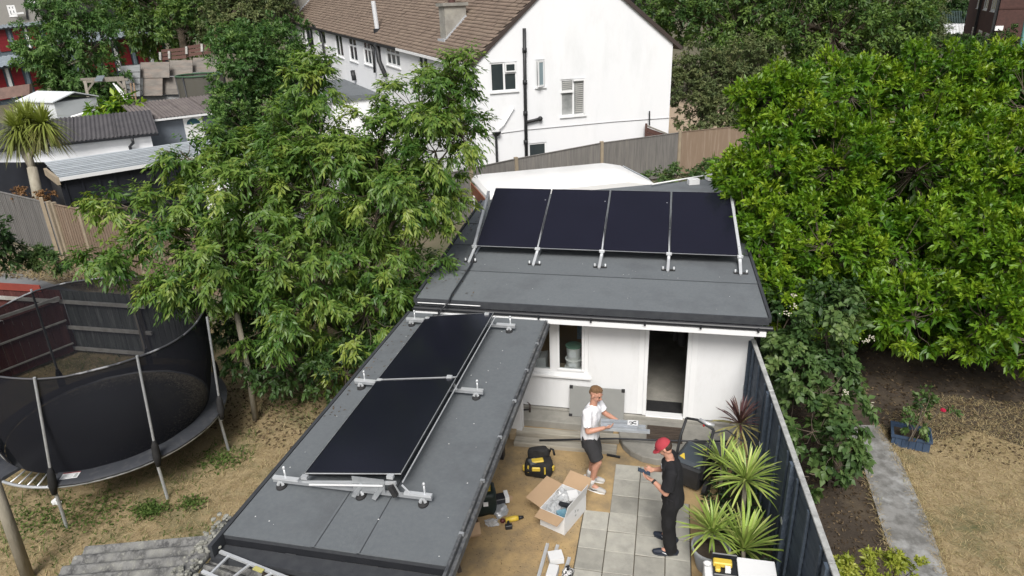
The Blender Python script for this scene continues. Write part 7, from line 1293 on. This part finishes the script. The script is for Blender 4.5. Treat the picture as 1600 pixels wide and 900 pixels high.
# rails he carries
rc = Mw_ @ Vector((.30, .0, 1.185)); dx = Vector((1, .04, .0)).normalized(); side3 = Vector((-.1, -1, 0)).normalized(); t = T('carried_rails', 'bundle of silver rails with a dark scribbled mark held by the man in white', 'rails', rc)
Mr_ = cols(rc, dx, Vector((0, 0, 1)).cross(dx).normalized(), dx.cross(Vector((0, 0, 1)).cross(dx)).normalized())
MB(Mr_).bx(-.12, .40, -.13, -.07, -.03, .02).build('box_section', RAILM, t); 
for k, (y, z, e) in enumerate(((-.06, .0, .42), (.005, .0, .42), (-.14, -.035, .58), (-.02, -.045, .52))):
    m = MB(Mr_); m.bx(-.13, e, y, y+.055, z-.005, z+.0).bx(-.13, e, y, y+.007, z, z+.035).bx(-.13, e, y+.048, y+.055, z, z+.035); m.build('rail', RAILM, t)
MB(Mr_).bx(.26, .41, -.065, .062, .036, .04).build('pale_tag', WCARD, t); m = MB(Mr_); pts = lambda c_, r_, a0, a1: [(c_[0]+r_*math.cos(a0+(a1-a0)*i/8), c_[1]+r_*math.sin(a0+(a1-a0)*i/8), .044) for i in range(9)]
m.tube(pts((.305, -.02), .028, 2.6, -1.9), .006, 5); m.tube(pts((.365, -.005), .030, .9, 5.2), .006, 5); m.tube([(.30, -.05, .044), (.33, -.045, .044)], .006, 5); m.tube([(.375, -.045, .044), (.385, -.03, .044)], .006, 5); m.build('scribbled_mark', SW, t, smooth=True)
# --- man in black with a red cap, facing left looking at a phone
B0 = G(1046, 857, 0); B0.z = .032
J = dict(pelvis=(0, 0, .92), chest=(.03, 0, 1.25), neck=(.07, 0, 1.45), head=(.15, 0, 1.60), hip_l=(0, .09, .90), hip_r=(0, -.09, .90), knee_l=(.05, .12, .50), knee_r=(.05, -.10, .50), ank_l=(-.02, .12, .10), ank_r=(-.02, -.13, .10), toe_l=(.13, .14, .035), toe_r=(.13, -.17, .035),
    sh_l=(.045, .19, 1.345), sh_r=(.045, -.19, 1.345), el_l=(.10, .25, 1.08), el_r=(.10, -.25, 1.08), wr_l=(.27, .11, 1.15), wr_r=(.27, -.09, 1.17),
    hand_l=((.9, -.45, .12), (-.1, -.35, .95), (.35, .45, .4), -1), hand_r=((.9, .45, .12), (-.1, .35, .95), (.5, .6, .4), 1))
tb_, Mb_, hp, HR = person('man in black clothes and a red cap looking at a phone on the paving', B0, R(180), J, dict(pitch=.75, yaw=0, hairm=HAIRD))
BT = mat('black_tshirt', (.010, .010, .012), .9, (.016, .016, .019), 6, .5, .3, 110, orand=0); BTR = mat('black_trousers', (.009, .009, .010), .9, (.013, .013, .015), 8, .5, .3, 90, orand=0)
m = MB(Mb_); P = Vector(J['pelvis']); Cc = Vector(J['chest']); Nn = Vector(J['neck'])
torso(m, [(P+Vector((0, 0, -.12)), .145, .200), (P+Vector((.005, 0, .04)), .140, .188), (P.lerp(Cc, .5), .130, .178), (P.lerp(Cc, .8), .135, .19), (Cc, .135, .20), (Cc.lerp(Nn, .55), .122, .192), (Cc.lerp(Nn, .80), .088, .125), (Cc.lerp(Nn, .92), .070, .076)])
for s_ in ('l', 'r'):
    sh, el_ = Vector(J['sh_'+s_]), Vector(J['el_'+s_]); limb(m, [Cc.lerp(Nn, .55)+Vector((0, .06 if s_ == 'l' else -.06, 0)), sh], [.088, .080]); m.tube([sh, sh.lerp(el_, .4), sh.lerp(el_, .82)], [.080, .080, .084], 14)
ts_ = union(m, 'tshirt', BT, tb_, .0085, 2, disp=(.014, 13), seed=2)
m = MB(Mb_); gx = .158
for pts_ in ([(-.06, 1.32), (.02, 1.36), (.05, 1.30), (-.02, 1.25)], [(-.07, 1.22), (-.02, 1.24), (.04, 1.16), (.02, 1.06), (-.06, 1.10)], [(.05, 1.25), (.08, 1.28), (.07, 1.12), (.045, 1.14)]):
    m.prism([(gx+(z-1.2)*.10, y, z) for y, z in pts_], (-.03, 0, 0))
m.build('chest_print', mat('pale_print', (.52, .54, .58), .8, (.2, .21, .23), 30, .9, .1), ts_)
m = MB(Mb_); torso(m, [(P+Vector((0, 0, -.16)), .128, .188), (P, .124, .182), (P+Vector((0, 0, .05)), .11, .165)])
for s_ in ('l', 'r'): h, k, a = Vector(J['hip_'+s_]), Vector(J['knee_'+s_]), Vector(J['ank_'+s_]); m.tube([h+Vector((0, 0, .02)), h.lerp(k, .4), k, k.lerp(a, .45), a+Vector((.01, 0, -.06))], [.112, .104, .092, .086, .086], 14)
union(m, 'trousers', BTR, tb_, .0085, 2, disp=(.020, 11), seed=7)
NV = mat('navy_trainer', (.014, .02, .035), .6, (.02, .025, .04), 8, .5, .1); NVS = mat('dark_sole', (.03, .035, .045), .7)
for s_ in ('l', 'r'): shoe(Mb_, tb_, J['ank_'+s_], J['toe_'+s_], NV, NVS, WCARD)
m = MB(Mb_); ell(m, hp(-.045, 0, .0), (.068, .079, .068), HR); union(m, 'hair', HAIRD, tb_, .007, 1)
CAPM = mat('faded_red_cap', (.42, .045, .065), .85, (.34, .04, .05), 9, .7, .2, 100, orand=0); m = MB(Mb_); vs = []; n_ = 20; 
for i in range(8):
    a = i/7*math.pi/2; 
    for j in range(n_): b_ = 2*math.pi*j/n_; r_ = math.cos(a)**.75 if i < 7 else 0.0; vs.append(hp(-.012+.108*r_*math.cos(b_), .090*r_*math.sin(b_), .028+.095*math.sin(a)))
m.add(vs, [(i*n_+j, i*n_+(j+1) % n_, (i+1)*n_+(j+1) % n_, (i+1)*n_+j) for i in range(7) for j in range(n_)]); cp = m.build('cap', CAPM, tb_, smooth=True)
m = MB(Mb_); top = []; 
for i in range(9): a = -1.15+2.3*i/8; top.append((a, .095*math.cos(a)-.012+.0, .084*math.sin(a)))
inner = [hp(x, y, .036) for a, x, y in top]; outer = [hp(x+.078*math.cos(a*.9), y*1.02, .030-.012*abs(math.sin(a))) for a, x, y in top]; k = 9
m.add(inner+outer+[p-Vector((0, 0, .006)) for p in inner+outer], [(i, i+1, k+i+1, k+i) for i in range(8)]+[(2*k+i+1, 2*k+i, 3*k+i, 3*k+i+1) for i in range(8)]+[(k+i, k+i+1, 3*k+i+1, 3*k+i) for i in range(8)]); m.build('peak', CAPM, cp, smooth='auto')
m = MB(Mb_); m.ball(hp(-.012, 0, .123), .008, 8); m.build('cap_button', CAPM, cp, smooth=True); m = MB(Mb_); m.tube([hp(.09, -.02, .06), hp(.097, 0, .062), hp(.09, .02, .06)], .008, 5); m.build('cap_emblem', mat('dark_emblem', (.12, .03, .05), .8), cp, smooth=True)
wl = Vector(J['wr_l']); el_ = Vector(J['el_l']); q = el_.lerp(wl, .9); d_ = (wl-el_).normalized(); m = MB(Mb_); m.tube([q-d_*.014, q+d_*.014], .034, 14); m.build('wristwatch', BLACKR, tb_, smooth='auto')
pc_ = Mb_ @ Vector((.385, .01, 1.20)); t = T('smartphone', 'dark smartphone held in both hands by the man in the red cap', 'phone', pc_)
Mp = cols(pc_, Mb_.to_3x3() @ Vector((.86, 0, .30)).normalized(), Mb_.to_3x3() @ Vector((0, 1, 0)), Mb_.to_3x3() @ Vector((-.30, 0, .86)).normalized()); MB(Mp).bx(-.085, .085, -.04, .04, -.005, .004).build('case', BLACKP, t, bevel=.003); MB(Mp).bx(-.078, .078, -.036, .036, .0042, .0055).build('screen', mat('phone_screen', (.04, .06, .09), .1, (.06, .08, .11), 3), t)
